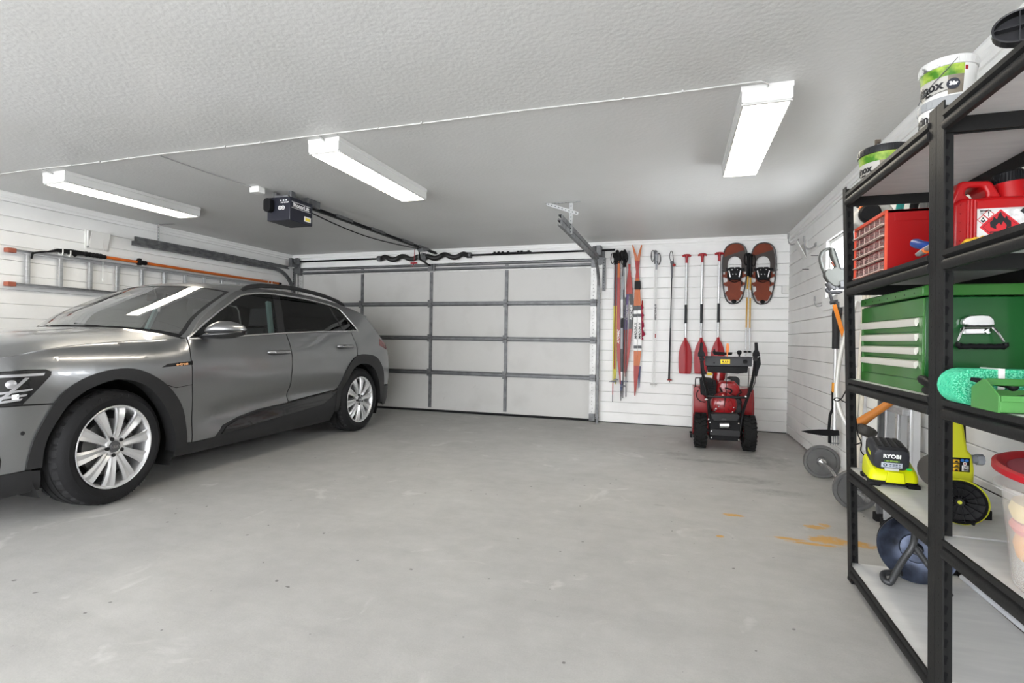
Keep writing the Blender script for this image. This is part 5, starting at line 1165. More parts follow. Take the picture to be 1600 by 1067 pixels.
q.build('spool_head', mat('spool_black', (.035, .033, .030), .55), t)

# folded step ladder behind the rack
t = thing('step_ladder', (1.22, 3.5, 0), 'folded aluminium step ladder leaning on the wall behind the rack', 'step ladder')
LRAIL = mat('ladder_rail', (.66, .67, .69), .4, .6)
rails = []
for k, (px, dx_) in enumerate(((1378, 0), (1390, 0), (1409, .0), (1429, .0))):
    o = at(px, 680, 0, 1.215); yb_ = o.y
    q = MB(t); q.bx(1.195, 1.235, yb_ - .022, yb_ + .022, .0, 1.16); q.bx(1.185, 1.20, yb_ - .026, yb_ - .014, 0.01, 1.16)
    q.build('rail', LRAIL if k != 0 else DSTEEL, t, bev=.003); rails.append(yb_)
q = MB(t)
for z_ in (.25, .48, .71, .94): q.bx(1.165, 1.24, rails[3] + .02, rails[1] - .02, z_, z_ + .035)
q.build('step', ALU, t, bev=.003)
q = MB(t)
for i in range(26): z_ = .42 + i * .018; q.bx(1.1935, 1.1955, rails[3] - .010 + .012 * (i % 2), rails[3] - .004 + .012 * (i % 2), z_, z_ + .008)
q.build('scale_mark', TXTB, t)
for k in (0, 1, 2, 3): q = MB(t); q.bx(1.18, 1.245, rails[k] - .028, rails[k] + .028, 0, .05); q.build('foot', RUBBER, t, bev=.004)
o = at(1349, 640, 0, XR - .012)
q = MB(); q.k = 0; q.bx(XR - .02, XR, o.y - .02, o.y + .02, .35, .86); q.k = 1
for i in range(16): q.bx(XR - .0212, XR - .019, o.y - .012 + .010 * (i % 2), o.y - .004 + .010 * (i % 2), .38 + i * .03, .392 + i * .03)
tag(q.build('slotted_rail', [LRAIL, DSTEEL]), 'slotted silver rail standing against the wall above the trimmer head', 'wall rail')
# long white handles seen between rack and wall
for px, l_, y_ in ((1345, 'pale wooden broom handle beside the green chest nearest the far post', 3.7), (1352, 'pale wooden broom handle beside the green chest next to another', 3.66)):
    a_, b_ = at(px + 3, 440, 0, 1.2), at(px - 12, 560, 0, 1.215); q = MB(); q.cyl((b_.x, b_.y, .02), (a_.x + .02, a_.y, 1.62), .0125, n=12); tag(q.build('broom_handle', mat('wood_pale', (.58, .54, .46), .5)), l_, 'broom handle', 'broom handles behind the rack')

# curl bar with two plates
PLATE = mat('plate_grey', (.15, .15, .15), .4, .35, c2=(.12, .12, .12), ns=12)
t = thing('barbell', (1.13, 4.4, .135), 'bent curl bar with two grey weight plates on the floor', 'barbell')
def wplate(y, r, s):
    q = MB(t); q.lathe([(.016, .012), (r * .28, .014), (r * .30, .006), (r * .80, .006), (r * .84, .017), (r * .97, .017), (r, .012), (r, -.012), (r * .97, -.017), (r * .84, -.017), (r * .80, -.006), (r * .3, -.006), (r * .28, -.014), (.016, -.012)], (1.130, y, r), (0, -1, 0), 48); p_ = q.build('weight_plate', PLATE, t, ang=30)
    for i, ch in enumerate('2.5 KG'):
        a = math.radians(-120 + i * 11); o = (1.130 + r * .62 * math.cos(a), y - .0075, r + r * .62 * math.sin(a)); text('plate_lettering', ch, .030, PLATE, p_, o, (-math.sin(a), 0, math.cos(a)), (-math.cos(a), 0, -math.sin(a)), t, ext=.0015)
    q = MB(t); q.cyl((1.130, y - .04, r), (1.130, y + .03, r), .028, n=20); q.build('collar', CHROME, t, bev=.003)
wplate(4.80, .133, 1); wplate(3.95, .133, 1)
z_ = .133
q = MB(t); q.tube(smooth_path([(1.13, 4.98, z_), (1.13, 4.72, z_), (1.15, 4.62, z_ - .02), (1.165, 4.52, z_ - .06), (1.145, 4.45, z_ - .065), (1.13, 4.38, z_ - .02), (1.145, 4.28, z_ - .06), (1.16, 4.2, z_ - .06), (1.14, 4.08, z_ - .01), (1.13, 4.02, z_), (1.13, 3.72, z_)], 5), .0125, 12); q.cyl((1.13, 3.72, z_), (1.13, 3.90, z_), .0155, n=14); q.build('bar', mat('bar_chrome', (.55, .55, .54), .25, .9), t)

# tools on the right wall seen above the red cabinet
yc_ = 3.35
kp = lambda a, b_, y_=yc_: at(a, b_, 1, y_)
t = thing('chainsaw', kp(1355, 335), 'white and black chainsaw with orange top hanging behind the red cabinet', 'chainsaw')
q = MB(t); P = [(1333, 350), (1332, 338), (1340, 326), (1352, 317), (1372, 315), (1386, 319), (1394, 330), (1390, 346), (1370, 354), (1340, 356)]
q.prism([(kp(*p).x, kp(*p).z) for p in P], (0, yc_ + .10, 0), (1, 0, 0), (0, 0, 1), .14); q.build('housing', mat('saw_white', (.46, .46, .44), .45), t, bev=.015, seg=3)
q = MB(t); q.lathe([(0, .03), (.040, .03), (.052, .018), (.054, 0), (.050, -.02)], kp(1359, 334, yc_ - .05), (-.2, -1, 0), 26); q.build('starter_cover', BLACK, t)
q = MB(t); P = [(1338, 329), (1342, 322), (1346, 322), (1347, 328), (1342, 331)]; q.prism([(kp(*p).x, kp(*p).z) for p in P], (0, yc_ - .02, 0), (1, 0, 0), (0, 0, 1), .04); lab(q.build('top_cover', ORANGE, t, bev=.004), 'orange cover')
q = MB(t); q.tube(smooth_path([kp(1342, 324), kp(1345, 316), kp(1352, 310), kp(1372, 306), kp(1390, 312)], 4), .014, 8); q.build('handle', BLACK, t)
q = MB(t); q.bar(kp(1385, 335), kp(1440, 352), .008, .05, (0, 0, 1)); q.build('guide_bar', STEEL, t)
for a, b_, m_, l_ in (((1405, 330), (1411, 300), mat('handle_teal', (.03, .30, .29), .45), 'teal tool handle hanging above the red cabinet'), ((1427, 330), (1433, 300), BLACK, 'black tool handle hanging above the red cabinet'), ((1443, 330), (1446, 300), mat('handle_dark_grey', (.10, .10, .10), .5), 'dark grey tool handle hanging nearest the post above the red cabinet')):
    A_, B_ = at(*a, 0, 1.215), at(*b_, 0, 1.215); d_ = (B_ - A_).normalized()
    q = MB(); q.tube([A_ - d_ * .10, A_ - d_ * .02, A_, B_, B_ + d_ * .03], [.012, .014, .020, .020, .014], 10); tag(q.build('hanging_tool', m_), l_, 'garden tool', 'tool handles on the right wall')
# ================================================================== the car: body surface
def pchip(xs, ys):
    n = len(xs); h = [xs[i + 1] - xs[i] for i in range(n - 1)]; d = [(ys[i + 1] - ys[i]) / h[i] for i in range(n - 1)]
    m = [d[0]] + [0 if d[i - 1] * d[i] <= 0 else 2 * d[i - 1] * d[i] / (d[i - 1] + d[i]) for i in range(1, n - 1)] + [d[-1]]
    def f(x):
        if x <= xs[0]: return ys[0] + m[0] * (x - xs[0])
        if x >= xs[-1]: return ys[-1] + m[-1] * (x - xs[-1])
        i = 0
        while x > xs[i + 1]: i += 1
        t = (x - xs[i]) / h[i]
        return ys[i] * (1 + 2 * t) * (1 - t) ** 2 + h[i] * m[i] * t * (1 - t) ** 2 + ys[i + 1] * t * t * (3 - 2 * t) + h[i] * m[i + 1] * t * t * (t - 1)
    return f
# plan outline (u along the car, v across) and its arc length, zero at the front axle
_pl = [(-.929, 0), (-.925, .25), (-.905, .45), (-.865, .62), (-.80, .755), (-.70, .855), (-.58, .915), (-.42, .948), (-.2, .962), (0, .966), (.5, .9675), (1.5, .9675), (2.4, .9675), (2.9, .965), (3.25, .955), (3.5, .930), (3.68, .885), (3.81, .81), (3.90, .69), (3.95, .5), (3.968, .25), (3.972, 0)]
def _dense():
    out = []
    for i in range(len(_pl) - 1):
        p0, p1, p2, p3 = _pl[max(i - 1, 0)], _pl[i], _pl[i + 1], _pl[min(i + 2, len(_pl) - 1)]
        if i == 0: p0 = (_pl[1][0], -_pl[1][1])
        if i == len(_pl) - 2: p3 = (_pl[-2][0], -_pl[-2][1])
        L = math.hypot(p2[0] - p1[0], p2[1] - p1[1])
        d1 = math.hypot(p1[0] - p0[0], p1[1] - p0[1]) or 1e-6; d3 = math.hypot(p3[0] - p2[0], p3[1] - p2[1]) or 1e-6
        m1 = [((p1[k] - p0[k]) / d1 * L + (p2[k] - p1[k])) / 2 for k in (0, 1)]; m2 = [((p3[k] - p2[k]) / d3 * L + (p2[k] - p1[k])) / 2 for k in (0, 1)]
        for j in range(12):
            t = j / 12; a, b, c, d = (1 + 2 * t) * (1 - t) ** 2, t * (1 - t) ** 2, t * t * (3 - 2 * t), t * t * (t - 1)
            out.append(tuple(a * p1[k] + b * m1[k] + c * p2[k] + d * m2[k] for k in (0, 1)))
    return out + [_pl[-1]]
_pd = _dense(); _ps = [0.]
for _i in range(len(_pd) - 1): _ps.append(_ps[-1] + math.hypot(_pd[_i + 1][0] - _pd[_i][0], _pd[_i + 1][1] - _pd[_i][1]))
_z = next(_ps[i] - _pd[i][0] for i in range(len(_pd)) if _pd[i][0] >= 0); _ps = [q - _z for q in _ps]
S_MIN, S_MAX = _ps[0], _ps[-1]
import bisect
def plan(s):
    s = max(S_MIN, min(S_MAX - 1e-7, s)); i = max(0, min(len(_ps) - 2, bisect.bisect_right(_ps, s) - 1)); t = (s - _ps[i]) / (_ps[i + 1] - _ps[i]); a, b = _pd[i], _pd[i + 1]
    return a[0] + (b[0] - a[0]) * t, a[1] + (b[1] - a[1]) * t
def plan_n(s):
    a, b = plan(s - .03), plan(s + .03)
    if s - .03 < S_MIN: q = plan(2 * S_MIN - s + .03); a = (q[0], -q[1])
    if s + .03 > S_MAX: q = plan(2 * S_MAX - s - .03); b = (q[0], -q[1])
    L = math.hypot(b[0] - a[0], b[1] - a[1]); return -(b[1] - a[1]) / L, (b[0] - a[0]) / L
_mid = pchip([.15, .22, .30, .38, .46, .54, .66, .78, .85, .90, .96, 1.03, 1.10, 1.18, 1.30, 1.42, 1.50, 1.56, 1.60, 1.64, 1.70], [.14, .085, .055, .045, .044, .038, .016, .002, .0, .003, .014, .036, .062, .092, .146, .206, .25, .290, .325, .38, .50])
_fro = pchip([.15, .22, .30, .40, .55, .70, .80, .88, .94, .99, 1.03, 1.06, 1.085, 1.11, 1.2], [.14, .07, .04, .025, .012, .003, .0, .004, .014, .034, .062, .096, .145, .21, .45])
_nos = pchip([.15, .22, .30, .45, .60, .75, .85, .90, .94, .97, 1.0, 1.05], [.10, .05, .02, .005, 0, .01, .03, .05, .08, .12, .18, .35])
_rea = pchip([.15, .24, .34, .48, .60, .74, .86, .95, 1.03, 1.10, 1.18, 1.30, 1.42, 1.50, 1.56, 1.60, 1.64], [.12, .06, .03, .02, .008, .0, .0, .012, .034, .06, .085, .135, .20, .25, .29, .33, .4])
_til = pchip([.15, .30, .50, .70, .85, 1.0, 1.12, 1.3, 1.5, 1.64], [.10, .03, .01, .0, .01, .05, .12, .30, .48, .6])
def _ss(a, b, x):
    t = max(0., min(1., (x - a) / (b - a))); return t * t * (3 - 2 * t)
def inset(s, w):
    f = _ss(.62, .30, s); nn = _ss(-.55, -.95, s); r = _ss(2.5, 3.1, s); tt = _ss(3.5, 4.0, s)
    v = _mid(w) * (1 - f) + _fro(w) * f if f > 0 else _mid(w)
    if nn > 0: v = v * (1 - nn) + _nos(w) * nn
    if r > 0: v = v * (1 - r) + _rea(w) * r
    if tt > 0: v = v * (1 - tt) + _til(w) * tt
    v += .050 * math.exp(-((w - .46 - .09 * (min(s, 1.8) - .7)) / .09) ** 2) * _ss(.55, .95, s) * _ss(2.75, 2.2, s)
    return v
def surf(s, w, off=0.):
    """point (u, v, w) of the body side"""
    u, v = plan(s); nu, nv = plan_n(s); d = inset(s, w) - off
    return u - nu * d, v - nv * d, w
import mathutils, mathutils.geometry
CS = .962
car = thing('car', (-4.32228, 2.37893, 0), 'grey metallic estate car with roof rails parked beside the wall ladder', 'car', rz=math.radians(1.67))
def cp(u, v, w): return V((v * CS, u * CS, w * CS))
PAINT = mat('car_paint', (.232, .235, .243), .30, .86, c2=(.247, .25, .258), ns=400, coat=1., coat_rough=.04)
CLAD = mat('car_cladding', (.022, .022, .023), .42, spec=.15, coat=.12, coat_rough=.2); GLOSSB = mat('gloss_black', (.012, .012, .013), .15, coat=.5); DARKIN = mat('car_dark', (.008, .008, .008), .9)
BRIGHT = mat('bright_trim', (.62, .62, .62), .25, .9); TINT = glassmat('tinted_glass', (.035, .037, .037), .05); CLEARG = glassmat('screen_glass', (.78, .80, .79), .42); SIDEG = glassmat('side_glass', (.34, .36, .355), .06)
WEDGE = [(S_MIN, .86), (-1.3, .88), (-1.05, .905), (-.8, .95), (-.6, .992), (-.4, 1.032), (-.2, 1.058), (0, 1.073), (.25, 1.089), (.45, 1.098), (.56, 1.108), (.60, 1.14), (.66, 1.20), (.71, 1.245), (.874, 1.35), (1.055, 1.447), (1.268, 1.545), (1.42, 1.575), (1.57, 1.592), (1.82, 1.60), (2.226, 1.588), (2.668, 1.545), (2.9, 1.505), (3.1, 1.465), (3.25, 1.42), (3.37, 1.30), (3.46, 1.18), (3.6, 1.09), (3.8, 1.0), (4.2, .95), (S_MAX, .93)]
_we = pchip([a for a, _ in WEDGE], [b for _, b in WEDGE])
def wtop(s): return _we(s)
def wedge(s0, s1, n=None):
    n = n or max(2, int(abs(s1 - s0) / .04)); return [(s0 + (s1 - s0) * i / n, wtop(s0 + (s1 - s0) * i / n)) for i in range(n + 1)]
def spl(pts, k=4): return [(p.x, p.y) for p in smooth_path([(a, b, 0) for a, b in pts], k)]
def panel(name, poly, m, off=0., thick=.012, parent=None, both=True, du=.07, dw=.04, label=None, flare=None):
    """body panel from its outline in (s, w): gridded, laid on the body surface, given a returned edge"""
    bm = bmesh.new(); dense = []
    for (a, b), (c_, d_) in zip(poly, poly[1:] + poly[:1]):
        L = math.hypot(c_ - a, d_ - b); k = max(1, int(L / .035))
        dense += [(a + (c_ - a) * i / k, b + (d_ - b) * i / k) for i in range(k)]
    cv, _, cf = mathutils.geometry.delaunay_2d_cdt([mathutils.Vector(p) for p in dense], [], [list(range(len(dense)))], 1, 1e-6)[:3]
    vs = [bm.verts.new((p.x, p.y, 0)) for p in cv]
    for f in cf: bm.faces.new([vs[i] for i in f])
    s0, s1 = min(a for a, _ in dense), max(a for a, _ in dense); w0, w1 = min(b for _, b in dense), max(b for _, b in dense)
    x = s0 + .0317
    while x < s1: bmesh.ops.bisect_plane(bm, geom=bm.verts[:] + bm.edges[:] + bm.faces[:], plane_co=(x, 0, 0), plane_no=(1, 0, 0), dist=1e-5); x += du
    x = w0 + .0173
    while x < w1: bmesh.ops.bisect_plane(bm, geom=bm.verts[:] + bm.edges[:] + bm.faces[:], plane_co=(0, x, 0), plane_no=(0, 1, 0), dist=1e-5); x += dw
    bmesh.ops.remove_doubles(bm, verts=bm.verts[:], dist=1e-4)
    edge = [(e.verts[0].index, e.verts[1].index) for e in bm.edges if len(e.link_faces) == 1] if (bm.verts.index_update() or True) else []
    co_ = [(v.co.x, v.co.y) for v in bm.verts]; fs = [[v.index for v in f.verts] for f in bm.faces]; bm.free()
    out = []
    for sg in ((1, -1) if both else (1,)):
        b = MB()
        f_ = lambda s, w: (flare(s, w) if flare else 0.)
        b.add([cp(u, sg * v, w) for u, v, w in (surf(s, w, off + f_(s, w)) for s, w in co_)], fs)
        if thick:
            n = len(b.v); idx = sorted({i for e in edge for i in e}); mp = {i: n + k for k, i in enumerate(idx)}
            b.add([cp(u, sg * v, w) for u, v, w in (surf(*co_[i], off + f_(*co_[i]) - thick) for i in idx)], [])
            for i, j in edge: b.f.append([i, j, mp[j], mp[i]]); b.mi.append(0)
        o = b.build(name, m, parent or car, ang=50)
        if label: lab(o, label)
        out.append(o)
    return out
AO = spl([(-.507, .344), (-.490, .46), (-.455, .575), (-.354, .762), (-.194, .867), (0, .906), (.164, .877), (.346, .756), (.488, .568), (.537, .377), (.548, .262)])
AI = spl([(-.43, .342), (-.425, .45), (-.392, .565), (-.291, .726), (-.127, .816), (.029, .83), (.196, .759), (.338, .588), (.425, .40), (.45, .262)])
RO = spl([(2.428, .30), (2.455, .45), (2.511, .60), (2.57, .735), (2.716, .881), (2.87, .925), (3.001, .927), (3.15, .91), (3.256, .876), (3.36, .80), (3.44, .70), (3.49, .56), (3.52, .40), (3.52, .29)])
RI = spl([(2.50, .30), (2.53, .45), (2.60, .60), (2.708, .758), (2.84, .81), (2.967, .815), (3.1, .785), (3.218, .708), (3.33, .57), (3.39, .44), (3.41, .29)])
def above(arc, w, side):
    """points of an arch outline above height w on one side of its crown (or all of it)"""
    return [p for p in arc if p[1] > w]
aR = [p for p in AO if p[1] > .30 and not (p[0] < 0 and p[1] < .718)]          # from bumper line over the crown, down to the door
HL = [(-.398, .886), (-.394, .908), (-.421, .921), (-.516, .923), (-.625, .915), (-.80, .902), (-.95, .870)]
panel('front_fender', [(-.535, .726)] + HL + wedge(-.95, .56)[0:] + [(.558, 1.076), (.543, .955), (.548, .758), (.578, .556), (.590, .37), (.597, .30)] + aR[::-1] + [(-.384, .718)], PAINT)
aL = [p for p in AO if p[0] < -.2 and p[1] < .711]
panel('front_bumper', [(-.535, .716), (-.388, .711)] + aL[::-1] + [(-.507, .340), (-.62, .335), (-1.0, .33), (S_MIN, .33), (S_MIN, .858), (-1.25, .875), (-.96, .862), (-.89, .765), (-.80, .718), (-.62, .716)], PAINT)
panel('bumper_lip', [(-.619, .332), (-.507, .336), (-.435, .325), (-.418, .20), (-.613, .19), (-1, .18), (S_MIN, .18), (S_MIN, .325), (-1, .325)], CLAD, .006)
panel('grille', [(-1.22, .44), (-1.30, .78), (S_MIN, .80), (S_MIN, .40)], GLOSSB, .006)
panel('air_intake', [(-.640, .526), (-.615, .414), (-.622, .340), (-.95, .34), (-1.1, .40), (-1.0, .54)], GLOSSB, .003)
hl = panel('headlight', [(-.535, .722)] + [(a - .003, b - .003) for a, b in HL] + [(-.885, .768), (-.80, .722), (-.625, .719)], GLOSSB, .002, .02)
LED = mat('headlight_silver', (.45, .45, .47), .25, .6); LEDB = mat('headlight_white', (.8, .8, .82), .2)
for k, pl_ in enumerate(([(-.80, .880), (-.625, .897), (-.429, .901), (-.436, .886), (-.625, .882), (-.80, .866)], [(-.66, .74), (-.605, .788), (-.521, .878), (-.501, .877), (-.587, .785), (-.64, .737)], [(-.80, .80), (-.62, .802), (-.487, .814), (-.493, .803), (-.62, .789), (-.80, .787)], [(-.78, .773), (-.625, .775), (-.51, .784), (-.519, .772), (-.625, .761), (-.78, .759)], [(-.76, .750), (-.625, .752), (-.532, .762), (-.541, .749), (-.625, .738), (-.76, .737)], [(-.579, .784), (-.549, .786), (-.549, .757), (-.578, .756)])):
    for sg in (0, 1): panel('light_bar', pl_, LEDB if k == 5 else LED, .0045, .004, hl[sg], False) if sg == 0 else None
for i, sgn in enumerate((1, -1)):
    for s_, w_ in ((-.58, .842), (-.70, .838)):
        u, v, w = surf(s_, w_); nu, nv = plan_n(s_); q = MB(); c_ = cp(u, sgn * v, w); n_ = V((nv * sgn, nu, .05)).normalized(); q.lathe([(.022, -.004), (.024, .002), (.019, .005), (.009, .0075), (0, .008)], c_, n_, 20); q.build('projector_lens', LED, hl[i])
panel('parking_sensor', [(-.527 + .010 * math.cos(a), .56 + .012 * math.sin(a)) for a in [2 * PI * i / 12 for i in range(12)]], CLAD, .004, .004)
panel('front_arch_cladding', AO + AI[::-1], CLAD, .012, .10)
panel('rear_arch_cladding', RO + RI[::-1], CLAD, .012, .10)
fd = panel('front_door', [(.570, 1.098), (.552, .955), (.557, .758), (.587, .556), (.60, .37), (.606, .298), (.82, .302), (.90, .385), (1.077, .430), (1.334, .466), (1.70, .484), (1.708, .50), (1.660, .731), (1.678, 1.0), (1.682, 1.074), (1.675, 1.163), (1.153, 1.132)], PAINT)
ra = [p for p in RO if p[1] > .55 and p[0] < 2.80]
rd = panel('rear_door', [(1.687, 1.164), (1.694, 1.074), (1.690, 1.0), (1.672, .731), (1.720, .492), (2.0, .512), (2.45, .540)] + ra + [(2.809, .93), (2.829, .995), (2.827, 1.071), (2.80, 1.198), (2.2, 1.186)], PAINT)
rq = [p for p in RO if p[0] > 2.815 and p[1] > .50]
panel('rear_quarter', [(2.958, 1.204), (2.81, 1.200), (2.838, 1.071), (2.840, .995), (2.820, .93)] + rq + [(3.75, .50), (4.1, .52), (S_MAX, .52)] + wedge(S_MAX, 2.72) + [(2.705, 1.506), (2.79, 1.448), (2.866, 1.355), (2.972, 1.215)], PAINT)
CH_T = spl([(.572, 1.111), (.71, 1.203), (.874, 1.298), (1.055, 1.396), (1.268, 1.498), (1.42, 1.529), (1.57, 1.549), (1.82, 1.552), (2.226, 1.538), (2.668, 1.488), (2.775, 1.434), (2.845, 1.348), (2.958, 1.21)])
panel('roof_side', [(.572, 1.118)] + [(a, b + .009) for a, b in CH_T if .6 < a < 2.69] + [(2.705, 1.506), (2.72, 1.53)] + wedge(2.72, .575), PAINT)
CH_B = [(2.958, 1.207), (2.2, 1.188), (1.694, 1.167), (1.153, 1.135), (.568, 1.103)]
for sg in (1, -1):
    q = MB(); pts = [cp(u, sg * v, w) for u, v, w in (surf(a, b, .004) for a, b in CH_T + CH_B)]
    q.tube(pts, .0095, 6, closed=True); q.build('window_trim', BRIGHT, car, ang=70)
panel('front_side_window', [(.605, 1.118)] + [(a, b - .010) for a, b in CH_T if .62 < a < 1.69] + [(1.704, 1.541), (1.565, 1.157), (1.153, 1.138), (.612, 1.110)], SIDEG, -.006, 0)
panel('door_pillar', [(1.568, 1.158), (1.707, 1.541), (1.806, 1.541), (1.672, 1.166)], GLOSSB, -.004)
panel('rear_side_window', [(1.810, 1.541)] + [(a, b - .010) for a, b in CH_T if 1.83 < a < 2.94] + [(2.94, 1.212), (2.2, 1.192), (1.676, 1.170)], TINT, -.006, 0)
panel('window_divider', [(2.66, 1.20), (2.69, 1.20), (2.60, 1.48), (2.575, 1.482)], GLOSSB, -.003, .004)
rl = [p for p in RO if p[0] < 2.5 and p[1] < .545]
panel('side_sill', [(.550, .30), (.60, .294), (.82, .299), (.90, .381), (1.077, .426), (1.334, .462), (1.72, .482), (2.45, .534), (2.485, .545)] + rl[::-1] + [(2.40, .20), (1.3, .20), (.63, .205), (.45, .21), (.46, .28)], CLAD, .006, .05)
panel('sill_blade', [(.87, .318), (.925, .372), (1.077, .418), (1.334, .453), (1.72, .473), (2.40, .522), (2.50, .540), (2.38, .475), (2.2, .410), (1.712, .376), (.93, .318)], GLOSSB, .020, .018)
panel('rear_bumper', [(3.52, .29), (3.505, .495), (3.75, .495), (4.1, .515), (S_MAX, .515), (S_MAX, .22), (3.9, .22), (3.6, .24)], CLAD, .004)
panel('tail_light', [(3.40, 1.03), (3.46, 1.115), (3.63, 1.06), (3.9, 1.045), (3.9, .98), (3.6, .975)], mat('tail_red', (.16, .02, .02), .2, coat=.5), .003)
panel('door_line', [(1.30, .50), (1.301, .505)], PAINT) if False else None
# badge on the fender and its lettering
bd = panel('side_badge', [(.299, .898), (.349, .922), (.556, .936), (.552, .906), (.40, .902)], GLOSSB, .003, .004)
GOLD = mat('badge_orange', (.70, .36, .16), .4)
u, v, w = surf(.485, .918, .0042); u2, v2, w2 = surf(.53, .92, .0042); dirx = (cp(u2, v2, w2) - cp(u, v, w)).normalized()
text('badge_lettering', 'e-tron', .030, GOLD, bd[0], cp(*surf(.465, .9155, .0036)), dirx, (-.03, 0, 1), bold=.0011, sx=1.25)
panel('charge_flap_line', [(.312, .780), (.413, .744), (.554, .756), (.554, .752), (.413, .739), (.308, .775)], DARKIN, .0008, 0)
# door handles
for dr, s_, w_, k in ((fd, 1.50, .984, 0), (rd, 2.59, 1.028, 1)):
    for i, sg in enumerate((1, -1)):
        pts = [surf(s_ + a, w_ + .004 * math.cos(a * 12), o_) for a, o_ in ((-.125, .002), (-.115, .022), (-.06, .037), (0, .040), (.06, .037), (.115, .022), (.125, .002))]
        q = MB(); q.tube(smooth_path([cp(u, sg * v, w) for u, v, w in pts], 4), .022, 10, flat=.8); h_ = q.build('door_handle', PAINT, dr[i], ang=70)
        q = MB(); pts = [surf(s_ + a, w_ - .002, .058) for a in (-.10, 0, .10)]; q.tube([cp(u, sg * v, w) for u, v, w in pts], .0065, 8); lab(q.build('handle_strip', BRIGHT, dr[i]), 'bright strip under the door handle')
# the top: bonnet, windscreen, roof, rear screen as one skin split at its joints
_bow = pchip([-1.64, -.6, -.3, 0, .45, .60, 1.25, 1.6, 2.5, 3.2, 3.5, 4.0, 4.69], [0, 0, -.01, -.05, -.18, -.20, -.13, -.06, 0, .05, .10, .05, 0])
_crn = pchip([-1.64, -1.0, -.6, -.3, 0, .45, .60, .9, 1.25, 1.8, 2.6, 3.2, 3.6, 4.69], [0, .035, .07, .082, .088, .086, .080, .066, .058, .048, .04, .03, .02, 0])
def top(s, t, off=0.):
    u, v, w = surf(s, wtop(s)); a = abs(t); e = 1 - a ** 3.2
    return u + _bow(s) * (1 - t * t), v * t, w + _crn(s) * e + off
def skin(name, s0, s1, t0, t1, m, off=0., n=None, k=28, solid=.0):
    n = n or max(3, int((s1 - s0) / .045)); b = MB(); vs = []; fs = []
    for i in range(n + 1):
        s = s0 + (s1 - s0) * i / n
        for j in range(k + 1):
            t = t0 + (t1 - t0) * j / k; vs.append(cp(*top(s, t, off)))
    for i in range(n):
        for j in range(k): a = i * (k + 1) + j; fs.append((a, a + 1, a + k + 2, a + k + 1))
    b.add(vs, fs)
    if solid:
        rim = [j for j in range(k + 1)] + [i * (k + 1) + k for i in range(1, n + 1)] + [n * (k + 1) + j for j in range(k - 1, -1, -1)] + [i * (k + 1) for i in range(n - 1, 0, -1)]
        m0 = len(b.v); b.add([b.v[i] - V((0, 0, solid)) for i in rim], [])
        for i in range(len(rim)): j = (i + 1) % len(rim); b.f.append([rim[i], rim[j], m0 + j, m0 + i]); b.mi.append(0)
    return b.build(name, m, car, ang=50)
skin('bonnet', S_MIN, .535, -.985, .985, PAINT, 0., 44, 36, .02)
skin('cowl', .535, .60, -.99, .99, DARKIN, -.022)
sk = skin('windscreen', .585, 1.195, -.955, .955, CLEARG, -.003)
for t0, t1 in ((-.957, -.925), (.925, .957)): skin('screen_edge', .585, 1.195, t0, t1, GLOSSB, .0008, None, 3)
skin('screen_edge', 1.182, 1.194, -.955, .955, GLOSSB, .0008)
for t0, t1 in ((-1., -.957), (.957, 1.)): skin('pillar_skin', .56, 1.197, t0, t1, PAINT, 0., None, 3)
skin('roof', 1.197, 3.27, -1, 1, PAINT, 0., 46, 36)
skin('rear_screen', 3.27, 3.56, -.93, .93, TINT, -.003)
for t0, t1 in ((-1., -.93), (.93, 1.)): skin('rear_pillar', 3.27, 3.56, t0, t1, PAINT, 0., None, 3)
skin('tailgate', 3.56, S_MAX, -1, 1, PAINT, 0., 20, 28)
q = MB(); pts = []
sec = [(.0, -.65), (.20, -.655), (.30, -.64)]
rings = []
for j in range(15):
    t = -.93 + 1.86 * j / 14; a = V(cp(*top(3.20, t, .004))); b_ = V(cp(*top(3.29, t))) + V((0, .10, .012)); rings.append([a, b_, b_ - V((0, 0, .022)), V(cp(*top(3.29, t))) - V((0, 0, .02))])
q.loft(rings); q.build('roof_spoiler', PAINT, car)
# wipers
for a, b_ in (((.49, .70), (.60, -.06)), ((.485, -.02), (.60, -.70))):
    q = MB(); p0_, p1_ = V(cp(*top(a[0] + .06, a[1], -.014))), V(cp(*top(b_[0], b_[1], -.006))); q.tube([p0_, p0_.lerp(p1_, .4) + V((0, 0, .004)), p1_], .007, 6); q.build('wiper', BLACK, car)
# roof rails
for sg in (1, -1):
    q = MB(); q.tube(smooth_path([cp(u, sg * v, w) for u, v, w in ((1.33, .672, 1.545), (1.40, .668, 1.585), (1.52, .662, 1.612), (1.66, .658, 1.628), (2.03, .655, 1.642), (2.48, .650, 1.618), (2.78, .645, 1.578), (2.93, .642, 1.545), (2.99, .640, 1.520))], 5), .0165, 8, flat=1.3); q.build('roof_rail', CLAD, car, ang=70)
